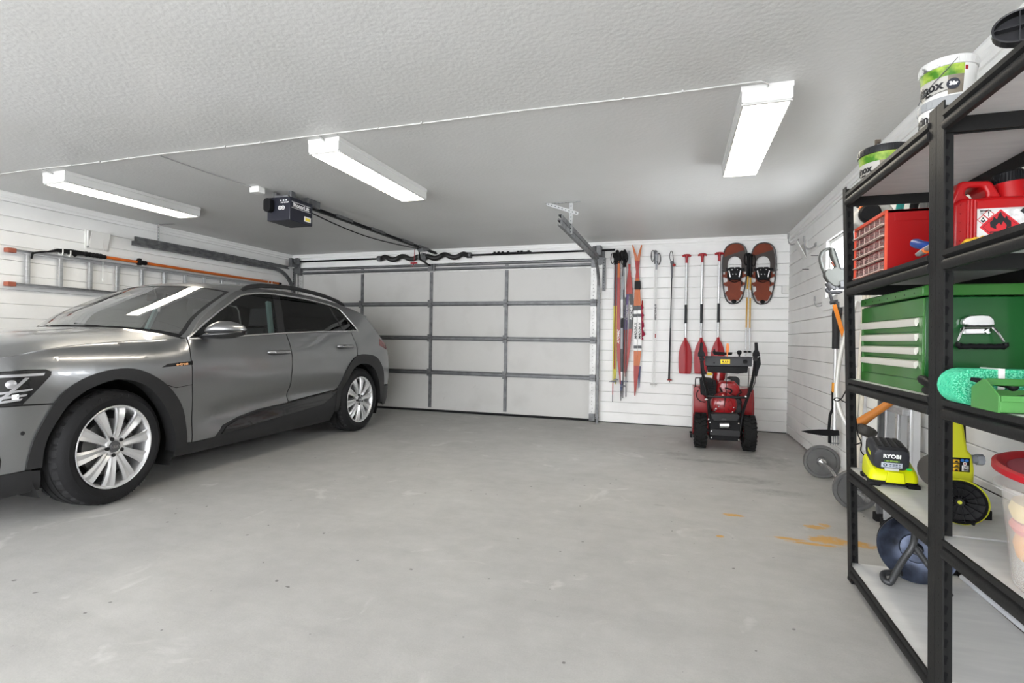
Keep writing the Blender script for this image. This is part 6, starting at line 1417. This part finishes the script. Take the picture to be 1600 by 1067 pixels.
# mirrors (the far one folded in)
for sg in (1, -1):
    fv = (lambda v: v) if sg > 0 else (lambda v: .90 + (v - .90) * .30)
    q = MB(); rings = []
    for v, u0, du_, w0, dw_ in ((.925, .735, .035, 1.155, .018), (.945, .74, .066, 1.165, .040), (.985, .752, .092, 1.174, .062), (1.03, .768, .102, 1.180, .072), (1.08, .79, .100, 1.182, .068), (1.13, .818, .082, 1.182, .054), (1.165, .842, .052, 1.182, .034), (1.178, .852, .018, 1.182, .012)):
        rings.append([cp(u0 + du_ * (math.cos(a) if math.cos(a) < 0 else .55 * math.cos(a)) + (0 if sg > 0 else .12), sg * fv(v), w0 + dw_ * math.sin(a) * (1.0 if math.sin(a) > 0 else .42)) for a in [2 * PI * i / 24 for i in range(24)]])
    q.loft(rings); mo = q.build('mirror', PAINT, car, ang=60)
    q = MB(); rings = []
    for v, u0, du_, w0, dw_ in ((.87, .72, .060, 1.112, .018), (.92, .73, .070, 1.122, .020), (.96, .745, .092, 1.138, .030), (1.03, .768, .100, 1.142, .038), (1.12, .80, .090, 1.148, .034), (1.172, .845, .045, 1.160, .018)):
        rings.append([cp(u0 + du_ * (math.cos(a) if math.cos(a) < 0 else .6 * math.cos(a)) + (0 if sg > 0 else .12), sg * fv(v), w0 + dw_ * math.sin(a)) for a in [2 * PI * i / 18 for i in range(18)]])
    q.loft(rings); lab(q.build('mirror_base', GLOSSB, mo, ang=60), 'black lower mirror shell')
# dark liner behind the panels, wheel wells, floor
fr_ = [p for p in AO if p[1] > .25 and not (p[0] < 0 and p[1] < .36)]; rr2 = [p for p in RO if p[1] > .30]
panel('inner_liner', [(-1.0, .36), (-1.0, .80), (-.6, .86), (-.2, 1.0), (.5, 1.05), (.6, 1.09), (1.7, 1.14), (2.9, 1.17), (3.3, 1.1), (3.8, .9), (3.8, .30), (3.53, .30)] + rr2[::-1] + [(2.42, .22), (1.5, .215), (.56, .22)] + fr_[::-1] + [(-.52, .36)], DARKIN, -.04, 0)
for u0 in (0, 2.928):
    for sg in (1, -1):
        q = MB(); prof = []
        pts_in, pts_out = [], []
        for i in range(25):
            a = math.radians(-28 + 236 * i / 24); pts_out.append(cp(u0 + .475 * math.cos(a), sg * .90, .381 + .475 * math.sin(a))); pts_in.append(cp(u0 + .475 * math.cos(a), sg * .58, .381 + .475 * math.sin(a)))
        q.loft([pts_out, pts_in], False); q.add(pts_in, [list(range(25))]); q.build('wheel_well', DARKIN, car)
q = MB(); q.box(cp(1.46, 0, .24), (1.5 * CS, 1.95 * CS, .08)); q.box(cp(1.46, 0, .27), (1.14 * CS, 4.5 * CS, .10)); q.build('underbody', DARKIN, car)
# cabin
CAB_ = mat('cabin_grey', (.045, .045, .047), .7); LEA = mat('seat_grey', (.085, .085, .09), .6)
q = MB(); rings = []
for u, w0, w1, hv in ((.58, .85, 1.075, .70), (.75, .82, 1.115, .72), (.92, .82, 1.12, .73), (1.04, .80, 1.08, .73), (1.08, .72, .98, .73)): rings.append([cp(u, a * hv, b_) for a, b_ in ((-1, w0), (-1, w1 - .02), (-.9, w1), (-.2, w1 + .015), (.5, w1 + .03), (.9, w1), (1, w1 - .02), (1, w0))])
q.loft(rings); q.build('dashboard', CAB_, car, bev=.006)
for sv in (.38, -.38):
    q = MB(); q.loft([[cp(u + a_, sv + a * wv, b_) for a, b_, a_ in ((-1, w, 0), (-.8, w + .03, -.02), (.8, w + .03, -.02), (1, w, 0), (.9, w - .09, .05), (-.9, w - .09, .05))] for u, w, wv in ((1.22, .62, .24), (1.45, .64, .26), (1.70, .60, .25))])
    q.loft([[cp(u + d_, sv + a * wv, w) for a, d_ in ((-1, .0), (-.75, -.05), (.75, -.05), (1, 0), (.8, .09), (-.8, .09))] for u, w, wv in ((1.68, .58, .24), (1.73, .85, .265), (1.82, 1.10, .24), (1.86, 1.22, .18))]); st = q.build('front_seat', LEA, car, bev=.01)
    q = MB(); q.loft([[cp(u + d_, sv + a * .13, w) for a, d_ in ((-1, 0), (-.7, -.045), (.7, -.045), (1, 0), (.7, .05), (-.7, .05))] for u, w in ((1.875, 1.235), (1.89, 1.30), (1.90, 1.39), (1.90, 1.42))]); q.build('headrest', LEA, st, bev=.012)
q = MB(); q.box(cp(2.62, 0, .60), (1.3 * CS, .5 * CS, .2)); q.box(cp(2.92, 0, .9), (1.3 * CS, .12 * CS, .62)); q.build('rear_seat', LEA, car, bev=.03)
c_ = cp(1.17, .38, .98); ax_ = V((0, .80, .55)).normalized(); q = MB(); u_, w_, d_ = frame(ax_); q.tube([c_ + (u_ * math.cos(a) + w_ * math.sin(a)) * .175 for a in [2 * PI * i / 28 for i in range(28)]], .014, 8, closed=True); q.cyl(c_ - d_ * .02, c_ + d_ * .02, .06, n=16)
for a in (0, PI, 1.5 * PI): q.bar(c_, c_ + (u_ * math.cos(a) + w_ * math.sin(a)) * .17, .03, .012, d_)
q.build('steering_wheel', BLACK, car)
q = MB(); q.box(cp(1.06, 0, 1.475), (.23, .03, .065)); q.tube([cp(1.02, 0, 1.56), cp(1.05, 0, 1.49)], .012, 6); rm = q.build('rear_view_mirror', BLACK, car, bev=.012)
q = MB(); q.tube([cp(1.04, .03, 1.445), cp(1.04, .035, 1.39)], .0022, 5); q.box(cp(1.04, .036, 1.365), (.026, .006, .05)); q.tube([cp(1.04, .02, 1.445), cp(1.04, .016, 1.37)], .006, 6); lab(q.build('air_freshener', PLAST_W, rm), 'white tag hanging from the cabin mirror')
for sg in (1, -1):
    q = MB(); q.bar(cp(1.58, sg * .80, 1.14), cp(1.655, sg * .69, 1.47), .03, .04, (0, 1, .2)); lab(q.build('pillar_trim', mat('trim_teal', (.42, .62, .60), .7), car), 'pale teal inner pillar trim')
q = MB(); rings = [[cp(*top(s, t, -.05)) for t in [-.86 + 1.72 * j / 10 for j in range(11)]] for s in (1.30, 1.8, 2.4, 3.1)]; q.loft(rings, False); q.build('headlining', mat('headlining', (.16, .16, .155), .9), car)
q = MB(); q.box(cp(1.25, 0, .72), (.24, 1.1 * CS, .22)); q.build('centre_console', CAB_, car, bev=.02)

# wheels
ALLOY = mat('alloy_silver', (.66, .66, .67), .33, .6); TYRE = mat('tyre_rubber', (.016, .016, .017), .62, spec=.12, bump=.1, bs=90); TREAD = mat('tyre_tread', (.024, .024, .025), .8, spec=.1); DISC = mat('brake_disc', (.22, .22, .22), .4, .8); WDARK = mat('wheel_dark', (.012, .012, .013), .7)
def car_wheel(u0, sg, steer=0.):
    c = cp(u0, sg * .937, .3835); ax = V((sg, 0, 0))
    if steer: ax = M.Rotation(steer, 3, 'Z') @ ax
    K = CS
    def ring(b, prof, n=72, **kw): b.lathe([(r * K, h * K) for r, h in prof], c, ax, n, **kw)
    q = MB(); q.k = 0
    ring(q, [(.270, -.030), (.276, -.010), (.285, .000), (.305, .008), (.322, .0075), (.324, .0095), (.327, .0075), (.345, .003), (.360, -.010), (.372, -.026)])
    q.k = 1; u_, w_, d_ = frame(ax); n = 192
    prof = [(.372, -.026, 1), (.378, -.042, 1), (.380, -.062, 1), (.3805, -.070, 0), (.373, -.0715, 0), (.373, -.0785, 0), (.3813, -.080, 0), (.3817, -.118, 0), (.374, -.1195, 0), (.374, -.1285, 0), (.3817, -.130, 0), (.3813, -.168, 0), (.373, -.1695, 0), (.373, -.1785, 0), (.380, -.180, 0), (.378, -.206, 1), (.372, -.222, 1), (.35, -.242, 0), (.31, -.25, 0), (.27, -.235, 0)]
    rings = []
    for k, (r, h, m_) in enumerate(prof):
        rings.append([c + d_ * h * K + (u_ * math.cos(2 * PI * i / n) + w_ * math.sin(2 * PI * i / n)) * (r - (.010 if m_ and i % 6 in (0, 1) else 0)) * K for i in range(n)])
    q.loft(rings, True, False, False)
    ty = q.build('tyre', [TYRE, TREAD], car, ang=32)
    for word, a0, st in (('LANDSAIL', 128, -8.5), ('LANDSAIL', -52, -8.5)):
        for i, ch in enumerate(word):
            a = math.radians(a0 + i * st)
            rad = V((0, math.cos(a) * -sg, math.sin(a))) if False else (V((0, -1, 0)) * sg * math.cos(a) * -1 + V((0, 0, 1)) * math.sin(a))
            if steer: rad = M.Rotation(steer, 3, 'Z') @ rad
            tx = rad.cross(ax) * -1 if False else ax.cross(rad) * -1
            text('tyre_lettering', ch, .036 * K, TREAD, ty, c + rad * .340 * K + ax * .0058 * K, tx, rad, ext=.001, bold=.0006)
    q = MB(); ring(q, [(.262, -.05), (.272, -.012), (.2755, -.002), (.272, .001), (.266, -.001), (.258, -.012), (.250, -.030), (.243, -.10), (.240, -.21)])
    rim = q.build('rim', ALLOY, car, ang=32)
    q = MB()
    for k in range(10):
        a = 2 * PI * k / 10 + .10
        e = u_ * math.cos(a) + w_ * math.sin(a); f = d_.cross(e)
        rings = []
        for r, hw_, z_, sk_ in ((.050, .0270, -.020, 0), (.080, .0245, -.010, .001), (.13, .0265, -.003, .003), (.19, .0335, -.001, .006), (.234, .0405, -.004, .008), (.258, .046, -.012, .009)):
            o = c + e * r * K + f * sk_ * K
            rings.append([o + f * (-hw_) * K + d_ * (z_ - .010) * K, o + f * (-hw_ * .55) * K + d_ * (z_ + .0005) * K, o + f * (hw_ * .25) * K + d_ * (z_ - .011) * K, o + f * (hw_ * .9) * K + d_ * (z_ + .001) * K, o + f * hw_ * K + d_ * (z_ - .010) * K, o + f * hw_ * .7 * K + d_ * (z_ - .034) * K, o - f * hw_ * .7 * K + d_ * (z_ - .034) * K])
        q.loft(rings)
    ring(q, [(.068, -.045), (.068, -.022), (.060, -.014), (.046, -.011), (.036, -.017)], 40); q.build('spoke', ALLOY, rim, ang=22)
    q = MB()
    for k in range(5):
        a = 2 * PI * (k + .5) / 5 + .10; e = u_ * math.cos(a) + w_ * math.sin(a); o = c + e * .056 * K
        q.cyl(o - d_ * .02 * K, o - d_ * .006 * K, .0125 * K, n=12)
    q.build('wheel_bolt', WDARK, rim)
    q = MB(); ring(q, [(.036, -.02), (.036, -.010), (.033, -.006), (0, -.005)], 32); cap_ = q.build('centre_cap', mat('cap_grey', (.10, .10, .105), .35, .3), rim)
    q = MB(); xd = ax.cross(V((0, 0, 1))) * -1
    for k in range(4): o = c + xd * (-.0165 + .011 * k) * K - ax * .0035 * K; q.tube([o + (xd * math.cos(b_) + V((0, 0, 1)) * math.sin(b_)) * .0078 * K for b_ in [2 * PI * i / 16 for i in range(16)]], .0012, 5, closed=True)
    lab(q.build('cap_emblem', CHROME, cap_), 'four linked bright rings')
    q = MB(); ring(q, [(.075, -.060), (.185, -.062), (.186, -.085), (.075, -.085)], 48); ring(q, [(.09, -.05), (.09, -.06), (.07, -.045), (0, -.045)], 32); q.build('brake_disc', DISC, car)
    q = MB(); ring(q, [(.245, -.12), (0, -.12)], 40); q.build('wheel_back', WDARK, car)
for u0 in (0, 2.928):
    for sg in (1, -1): car_wheel(u0, sg, math.radians(6.5) if u0 == 0 else 0.)
# ================================================================== snow blower seen from behind
t = thing('snow_blower', (.46, 5.75, 0), 'red two-wheeled snow blower with black handlebars parked before the paddles', 'snow blower')
def sp(zx, zy, y): return at(1060 + zx * .1968, 510 + zy * .1968, 1, y)
def quadprism(b, pts, y, depth):
    P = [sp(a, c_, y) for a, c_ in pts]; b.prism([(p.x, p.z) for p in P], (0, y, 0), (1, 0, 0), (0, 0, 1), -depth)
SBR = mat('blower_red', (.25, .006, .009), .28, coat=.5); SBK = mat('blower_black', (.008, .008, .009), .5, spec=.12); SBD = mat('blower_steel', (.018, .018, .019), .45, .4); PANL = mat('panel_grey', (.048, .049, .053), .45, spec=.15)
# wheels with lugged tyres
TY = mat('lug_tyre', (.014, .014, .014), .85, spec=.1)
for zx in (174, 558):
    c = V((sp(zx, 840, 5.72).x, 5.72, .182)); r, hw = .178, .058
    q = MB(t); q.lathe([(.085, -hw * .8), (.12, -hw), (.150, -hw), (.163, -hw * .75), (.166, 0), (.163, hw * .75), (.150, hw), (.12, hw), (.085, hw * .8)], c, (1, 0, 0), 40)
    for i in range(20):
        for s in (-1, 1):
            a = 2 * PI * (i + (.5 if s > 0 else 0)) / 20
            e = V((0, math.cos(a), math.sin(a))); f = V((0, -math.sin(a), math.cos(a)))
            q.bar(c + e * .169 + V((s * .004, 0, 0)) + f * .010, c + e * .169 + V((s * .052, 0, 0)) - f * .012, .017, .022, e)
            q.bar(c + e * .160 + V((s * .050, 0, 0)) - f * .012, c + e * .140 + V((s * .060, 0, 0)) - f * .012, .016, .010, (1, 0, 0))
    wl_ = q.build('wheel', TY, t, ang=30)
    q = MB(t); q.lathe([(0, -.03), (.03, -.05), (.05, -.03), (.086, -.042), (.086, .042), (.05, .03), (.03, .05), (0, .03)], c, (1, 0, 0), 28); q.build('hub', SBR, wl_)
q = MB(t); q.cyl((sp(174, 840, 5.72).x, 5.72, .182), (sp(558, 840, 5.72).x, 5.72, .182), .014, n=12); q.build('axle', SBD, t)
# gearbox / frame
q = MB(t); quadprism(q, [(252, 700), (490, 700), (492, 800), (488, 865), (250, 865)], 5.62, .30); quadprism(q, [(245, 865), (492, 865), (480, 912), (250, 900)], 5.66, .22); q.build('frame', SBK, t, bev=.006)
q = MB(t); quadprism(q, [(252, 692), (300, 690), (470, 692), (492, 715), (470, 752), (280, 752), (262, 725)], 5.56, .12); q.build('engine_deck', SBD, t, bev=.006)
q = MB(t); q.cyl(sp(328, 785, 5.585), sp(402, 785, 5.585), .027, n=20); q.build('silver_drum', ALU, t)
q = MB(t); q.bx(sp(250, 800, 5.6).x, sp(490, 800, 5.6).x, 5.597, 5.62, sp(250, 862, 5.6).z, sp(250, 812, 5.6).z); q.build('lower_plate', SBD, t, bev=.003)
q = MB(t)
for a, c_ in ((262, 830), (478, 770), (478, 900), (262, 880), (240, 735), (250, 760)): p = sp(a, c_, 5.597); q.cyl(p, p - V((0, .008, 0)), .007, n=8)
q.build('frame_bolt', CHROME, t)
q = MB(t); p = sp(362, 737, 5.55); q.box(p, (.04, .01, .018)); q.build('badge_plate', PANL, t)
# auger housing
hx0, hx1 = sp(118, 600, 6.25).x - .005, sp(592, 600, 6.25).x + .005
q = MB(t); yb0, yb1 = 6.18, 6.60; ztop = sp(118, 478, 6.2).z
prof = [(yb0, .06), (yb0, .44), (yb0 + .06, ztop - .02), (yb0 + .14, ztop), (yb1 - .10, ztop), (yb1, ztop - .16), (yb1, .04)]
for x0_, x1_ in ((hx0, hx0 + .006), (hx1 - .006, hx1)): q.loft([[V((x, a, b_)) for a, b_ in prof] for x in (x0_, x1_)])
back = [(yb1 - .10, ztop), (yb0 + .14, ztop), (yb0 + .06, ztop - .02), (yb0, .44), (yb0 + .02, .06), (yb0 + .10, .035), (yb1 - .05, .03)]
q.loft([[V((x, a, b_)) for a, b_ in back] for x in (hx0 + .004, hx1 - .004)], False); q.build('auger_housing', SBR, t, ang=25)
q = MB(t); quadprism(q, [(122, 478), (150, 474), (178, 492), (235, 600), (243, 690), (235, 700), (120, 700)], 6.02, .16); q.build('red_shroud', SBR, t, bev=.012); q = MB(t); quadprism(q, [(470, 500), (560, 490), (585, 540), (590, 720), (505, 725), (500, 640)], 6.05, .13); q.build('red_shroud', SBR, t, bev=.012)
q = MB(t)
for s, x in ((-1, hx0), (1, hx1)): q.bx(x - .022 if s < 0 else x, x if s < 0 else x + .022, 6.26, 6.45, .0, .045); q.cyl((x, 6.3, .06), (x + s * .03, 6.3, .06), .01, n=8)
q.build('skid_shoe', SBK, t, bev=.004)
q = MB(t); n = 60; pts = []
q.cyl((hx0 + .01, 6.40, .20), (hx1 - .01, 6.40, .20), .02, n=12)
for s in (0, PI):
    pts = [V((hx0 + .03 + (hx1 - hx0 - .06) * i / n, 6.40 + .13 * math.cos(s + i * .22), .20 + .13 * math.sin(s + i * .22))) for i in range(n + 1)]
    q.tube(pts, .012, 6)
q.build('auger', SBD, t)
# chute
q = MB(t); rings = []
for (zx, zy), r in (((318, 470), .075), ((318, 420), .070), ((325, 380), .066), ((330, 340), .066)):
    p = sp(zx, zy, 6.12); rings.append([p + V((r * math.cos(a), r * math.sin(a), 0)) for a in [2 * PI * i / 18 for i in range(18)]])
q.loft(rings, True, False, False); q.build('chute', SBR, t)
q = MB(t); quadprism(q, [(275, 196), (300, 200), (385, 208), (432, 206), (424, 228), (290, 226), (278, 216)], 6.02, .14); quadprism(q, [(278, 180), (292, 180), (294, 205), (280, 205)], 6.0, .02); q.build('chute_deflector', SBK, t, bev=.004)
q = MB(t); p = sp(248, 378, 6.0); q.box(p, (.05, .004, .028)); lab(q.build('yellow_label', mat('label_yellow', (.70, .50, .03), .5), t), 'yellow label beside the chute')
# engine
q = MB(t); quadprism(q, [(172, 418), (188, 405), (260, 415), (300, 430), (302, 548), (235, 555), (180, 540)], 5.80, .16)
for i in range(5): quadprism(q, [(200, 440 + i * 16), (290, 440 + i * 16), (290, 447 + i * 16), (200, 447 + i * 16)], 5.793, .01)
q.build('air_cleaner', SBK, t, bev=.006)
q = MB(t); quadprism(q, [(395, 410), (412, 400), (470, 402), (487, 420), (486, 500), (400, 500)], 5.98, .14); q.build('muffler', SBD, t, bev=.008)
q = MB(t); rings = []
for k, (zy, zx0, zx1) in enumerate(((545, 330, 460), (535, 312, 474), (500, 300, 486), (470, 303, 482), (445, 312, 462), (430, 330, 445))):
    a_, b_ = sp(zx0, zy, 5.86), sp(zx1, zy, 5.86); cx_ = (a_.x + b_.x) / 2; w_ = (b_.x - a_.x); d_ = .20 - (.06 if k in (0, 5) else 0)
    rings.append([V((cx_ + x, 5.86 + y, a_.z)) for x, y in rrect(w_, d_, .045, 5)])
q.loft(rings); tk = q.build('fuel_tank', SBR, t, ang=50)
p = sp(388, 430, 5.84); q = MB(t); q.cyl(p - V((0, 0, .005)), p + V((0, 0, .016)), .034, .030, n=20); q.build('fuel_cap', mat('cap_steel', (.35, .35, .35), .4, .5), tk, bev=.003)
q = MB(t); quadprism(q, [(255, 560), (275, 545), (450, 548), (500, 575), (500, 680), (470, 700), (290, 690), (255, 640)], 5.74, .24); q.build('engine_block', SBD, t, bev=.01)
rc_ = sp(362, 622, 5.66); q = MB(t); ax = V((0, -1, .02)); q.lathe([(.125, -.09), (.126, -.02), (.122, .0), (.108, .018), (.080, .028), (.076, .024), (.060, .030), (.030, .034), (0, .034)], rc_, ax, 40)
q.build('recoil_starter', SBR, t, ang=30)
q = MB(t)
for i in range(8): a = 2 * PI * i / 8; e = V((math.cos(a), 0, math.sin(a))); q.bar(rc_ + e * .045 + V((0, -.031, 0)), rc_ + e * .07 + V((0, -.028, 0)), .010, .006, (0, 1, 0))
q.build('starter_slot', mat('slot_red', (.10, .006, .006), .5), t)
q = MB(t)
for a, c_ in ((320, 637), (438, 645), (430, 680), (290, 668), (218, 580)): p = sp(a, c_, 5.63); q.ball(p, .009 if a != 218 else .013, 8, 6)
q.build('bright_bolt', CHROME, t)
q = MB(t); q.tube(smooth_path([sp(330, 485, 5.74), sp(345, 520, 5.72), sp(380, 535, 5.70), sp(420, 525, 5.70), sp(415, 500, 5.72), sp(370, 490, 5.72)], 4), .008, 6); q.tube(smooth_path([sp(480, 500, 5.8), sp(500, 525, 5.74), sp(470, 545, 5.72), sp(500, 600, 5.72), sp(480, 615, 5.72)], 4), .006, 6); q.tube(smooth_path([sp(160, 505, 5.85), sp(142, 545, 5.8), sp(170, 590, 5.75), sp(215, 600, 5.7)], 4), .005, 6); q.build('hose', SBK, t)
q = MB(t); q.tube(smooth_path([sp(136, 480, 5.95), sp(136, 415, 5.95), sp(145, 408, 5.95), sp(180, 408, 5.92), sp(186, 425, 5.9)], 3), .006, 6); q.build('wire_guard', SBK, t)
# handlebars
q = MB(t)
for pts in ([(186, 245, 5.28), (188, 330, 5.34), (205, 430, 5.42), (232, 540, 5.52), (245, 690, 5.62), (262, 860, 5.64)], [(610, 250, 5.28), (604, 330, 5.34), (585, 440, 5.42), (553, 550, 5.52), (510, 690, 5.62), (487, 860, 5.64)]):
    q.tube(smooth_path([sp(*p) for p in pts], 5), .0145, 10)
q.build('handlebar', SBD, t)
q = MB(t); q.tube([sp(232, 552, 5.52), sp(252, 556, 5.51), sp(535, 565, 5.51), sp(553, 558, 5.52)], .012, 10); q.build('cross_bar', SBD, t)
for k, (x0, sgn) in enumerate(((190, -1), (612, 1))):
    q = MB(t); P = [(-12, 128), (12, 128), (16, 185), (28, 210), (30, 238), (-28, 238), (-26, 212), (-10, 185)]
    quadprism(q, [(x0 + sgn * (a + 6), c_) for a, c_ in P], 5.20, .03); q.build('clutch_lever', SBK, t, bev=.004)
    q = MB(t); a_, b_ = sp(x0 - 2, 262, 5.30), sp(x0 - 2, 258, 5.10); q.cyl(a_, b_, .021, n=14); q.build('hand_grip', RUBBER, t)
    q = MB(t); quadprism(q, [(x0 - 20 + sgn * 4, 225), (x0 + 16 + sgn * 4, 225), (x0 + 14 + sgn * 4, 262), (x0 - 18 + sgn * 4, 262)], 5.24, .06); q.build('lever_clamp', PANL, t, bev=.004)
q = MB(t); quadprism(q, [(608, 262), (650, 240), (656, 300), (640, 340), (625, 400), (608, 395), (612, 330)], 5.26, .05); q.build('lever_bracket', SBK, t, bev=.005); q = MB(t); quadprism(q, [(172, 268), (200, 268), (206, 340), (228, 380), (200, 385), (180, 340)], 5.27, .04); q.build('lever_bracket', SBK, t, bev=.005)
q = MB(t); yp = 5.30; quadprism(q, [(214, 240), (586, 240), (584, 318), (216, 312)], yp, .10); p0_, p1_ = sp(214, 240, yp), sp(586, 240, yp); q.bx(p0_.x - .004, p1_.x + .004, yp - .012, yp + .10, p0_.z - .002, p0_.z + .006); pn = q.build('control_panel', PANL, t, bev=.004)
q = MB(t); quadprism(q, [(226, 314), (556, 318), (548, 368), (470, 376), (235, 362)], yp + .02, .08); q.build('panel_shroud', SBK, t, bev=.005)
q = MB(t); quadprism(q, [(334, 262), (410, 262), (409, 297), (335, 296)], yp - .002, .002); q.k = 1; quadprism(q, [(348, 288), (396, 288), (396, 291), (348, 291)], yp - .003, .001); quadprism(q, [(345, 283), (354, 268), (363, 283)], yp - .003, .001); quadprism(q, [(370, 283), (372, 272), (378, 272), (380, 283)], yp - .003, .001); quadprism(q, [(386, 283), (388, 270), (396, 275), (395, 283)], yp - .003, .001); q.build('warning_sticker', [mat('sticker_bright', (.80, .58, .02), .5), TXTB], pn)
p = sp(530, 279, yp); q = MB(t); q.cyl(p, p - V((0, .02, 0)), .020, .017, n=18); q.bar(p + V((-.014, -.024, .006)), p + V((.012, -.024, -.006)), .008, .010, (0, 1, 0)); q.build('switch_knob', SBK, pn)
p = sp(283, 288, yp); q = MB(t); q.cyl(p, p - V((0, .008, 0)), .008, n=10); q.build('panel_screw', SBK, pn)
q = MB(t); q.cyl(sp(388, 238, yp + .04), sp(388, 195, yp + .04), .006, n=8); q.tube([sp(389, 205, yp + .04), sp(390, 170, yp + .04), sp(391, 135, yp + .04)], [.011, .013, .009], 10); lab(q.build('speed_lever', mat('lever_orange', (.75, .20, .04), .4), t), 'orange lever on top of the panel')
q = MB(t); p = sp(483, 238, yp + .05); q.cyl(p, p + V((0, 0, .03)), .008, n=8); q.tube([p + V((0, 0, .018)), p + V((0, 0, .03)), p + V((0, 0, .05)), p + V((0, 0, .058))], [.013, .021, .020, .010], 12); q.build('lever_knob', SBK, t)
q = MB(t)
for pts in ([(280, 322, 5.33), (278, 380, 5.40), (272, 470, 5.6)], [(385, 320, 5.33), (383, 420, 5.5), (378, 540, 5.62), (362, 640, 5.62)], [(612, 395, 5.32), (606, 450, 5.36), (575, 520, 5.45)], [(560, 330, 5.34), (556, 440, 5.45), (540, 600, 5.56), (470, 720, 5.6)], [(238, 640, 5.56), (270, 710, 5.58), (310, 752, 5.6)]):
    q.tube(smooth_path([sp(*p) for p in pts], 5), .0035, 6)
q.build('control_cable', SBK, t)
q = MB(t)
for a, c_, y_ in ((226, 578, 5.52), (534, 556, 5.50), (300, 655, 5.6)): p = sp(a, c_, y_); q.ball(p, .012, 8, 6)
q.build('bright_knob', CHROME, t)
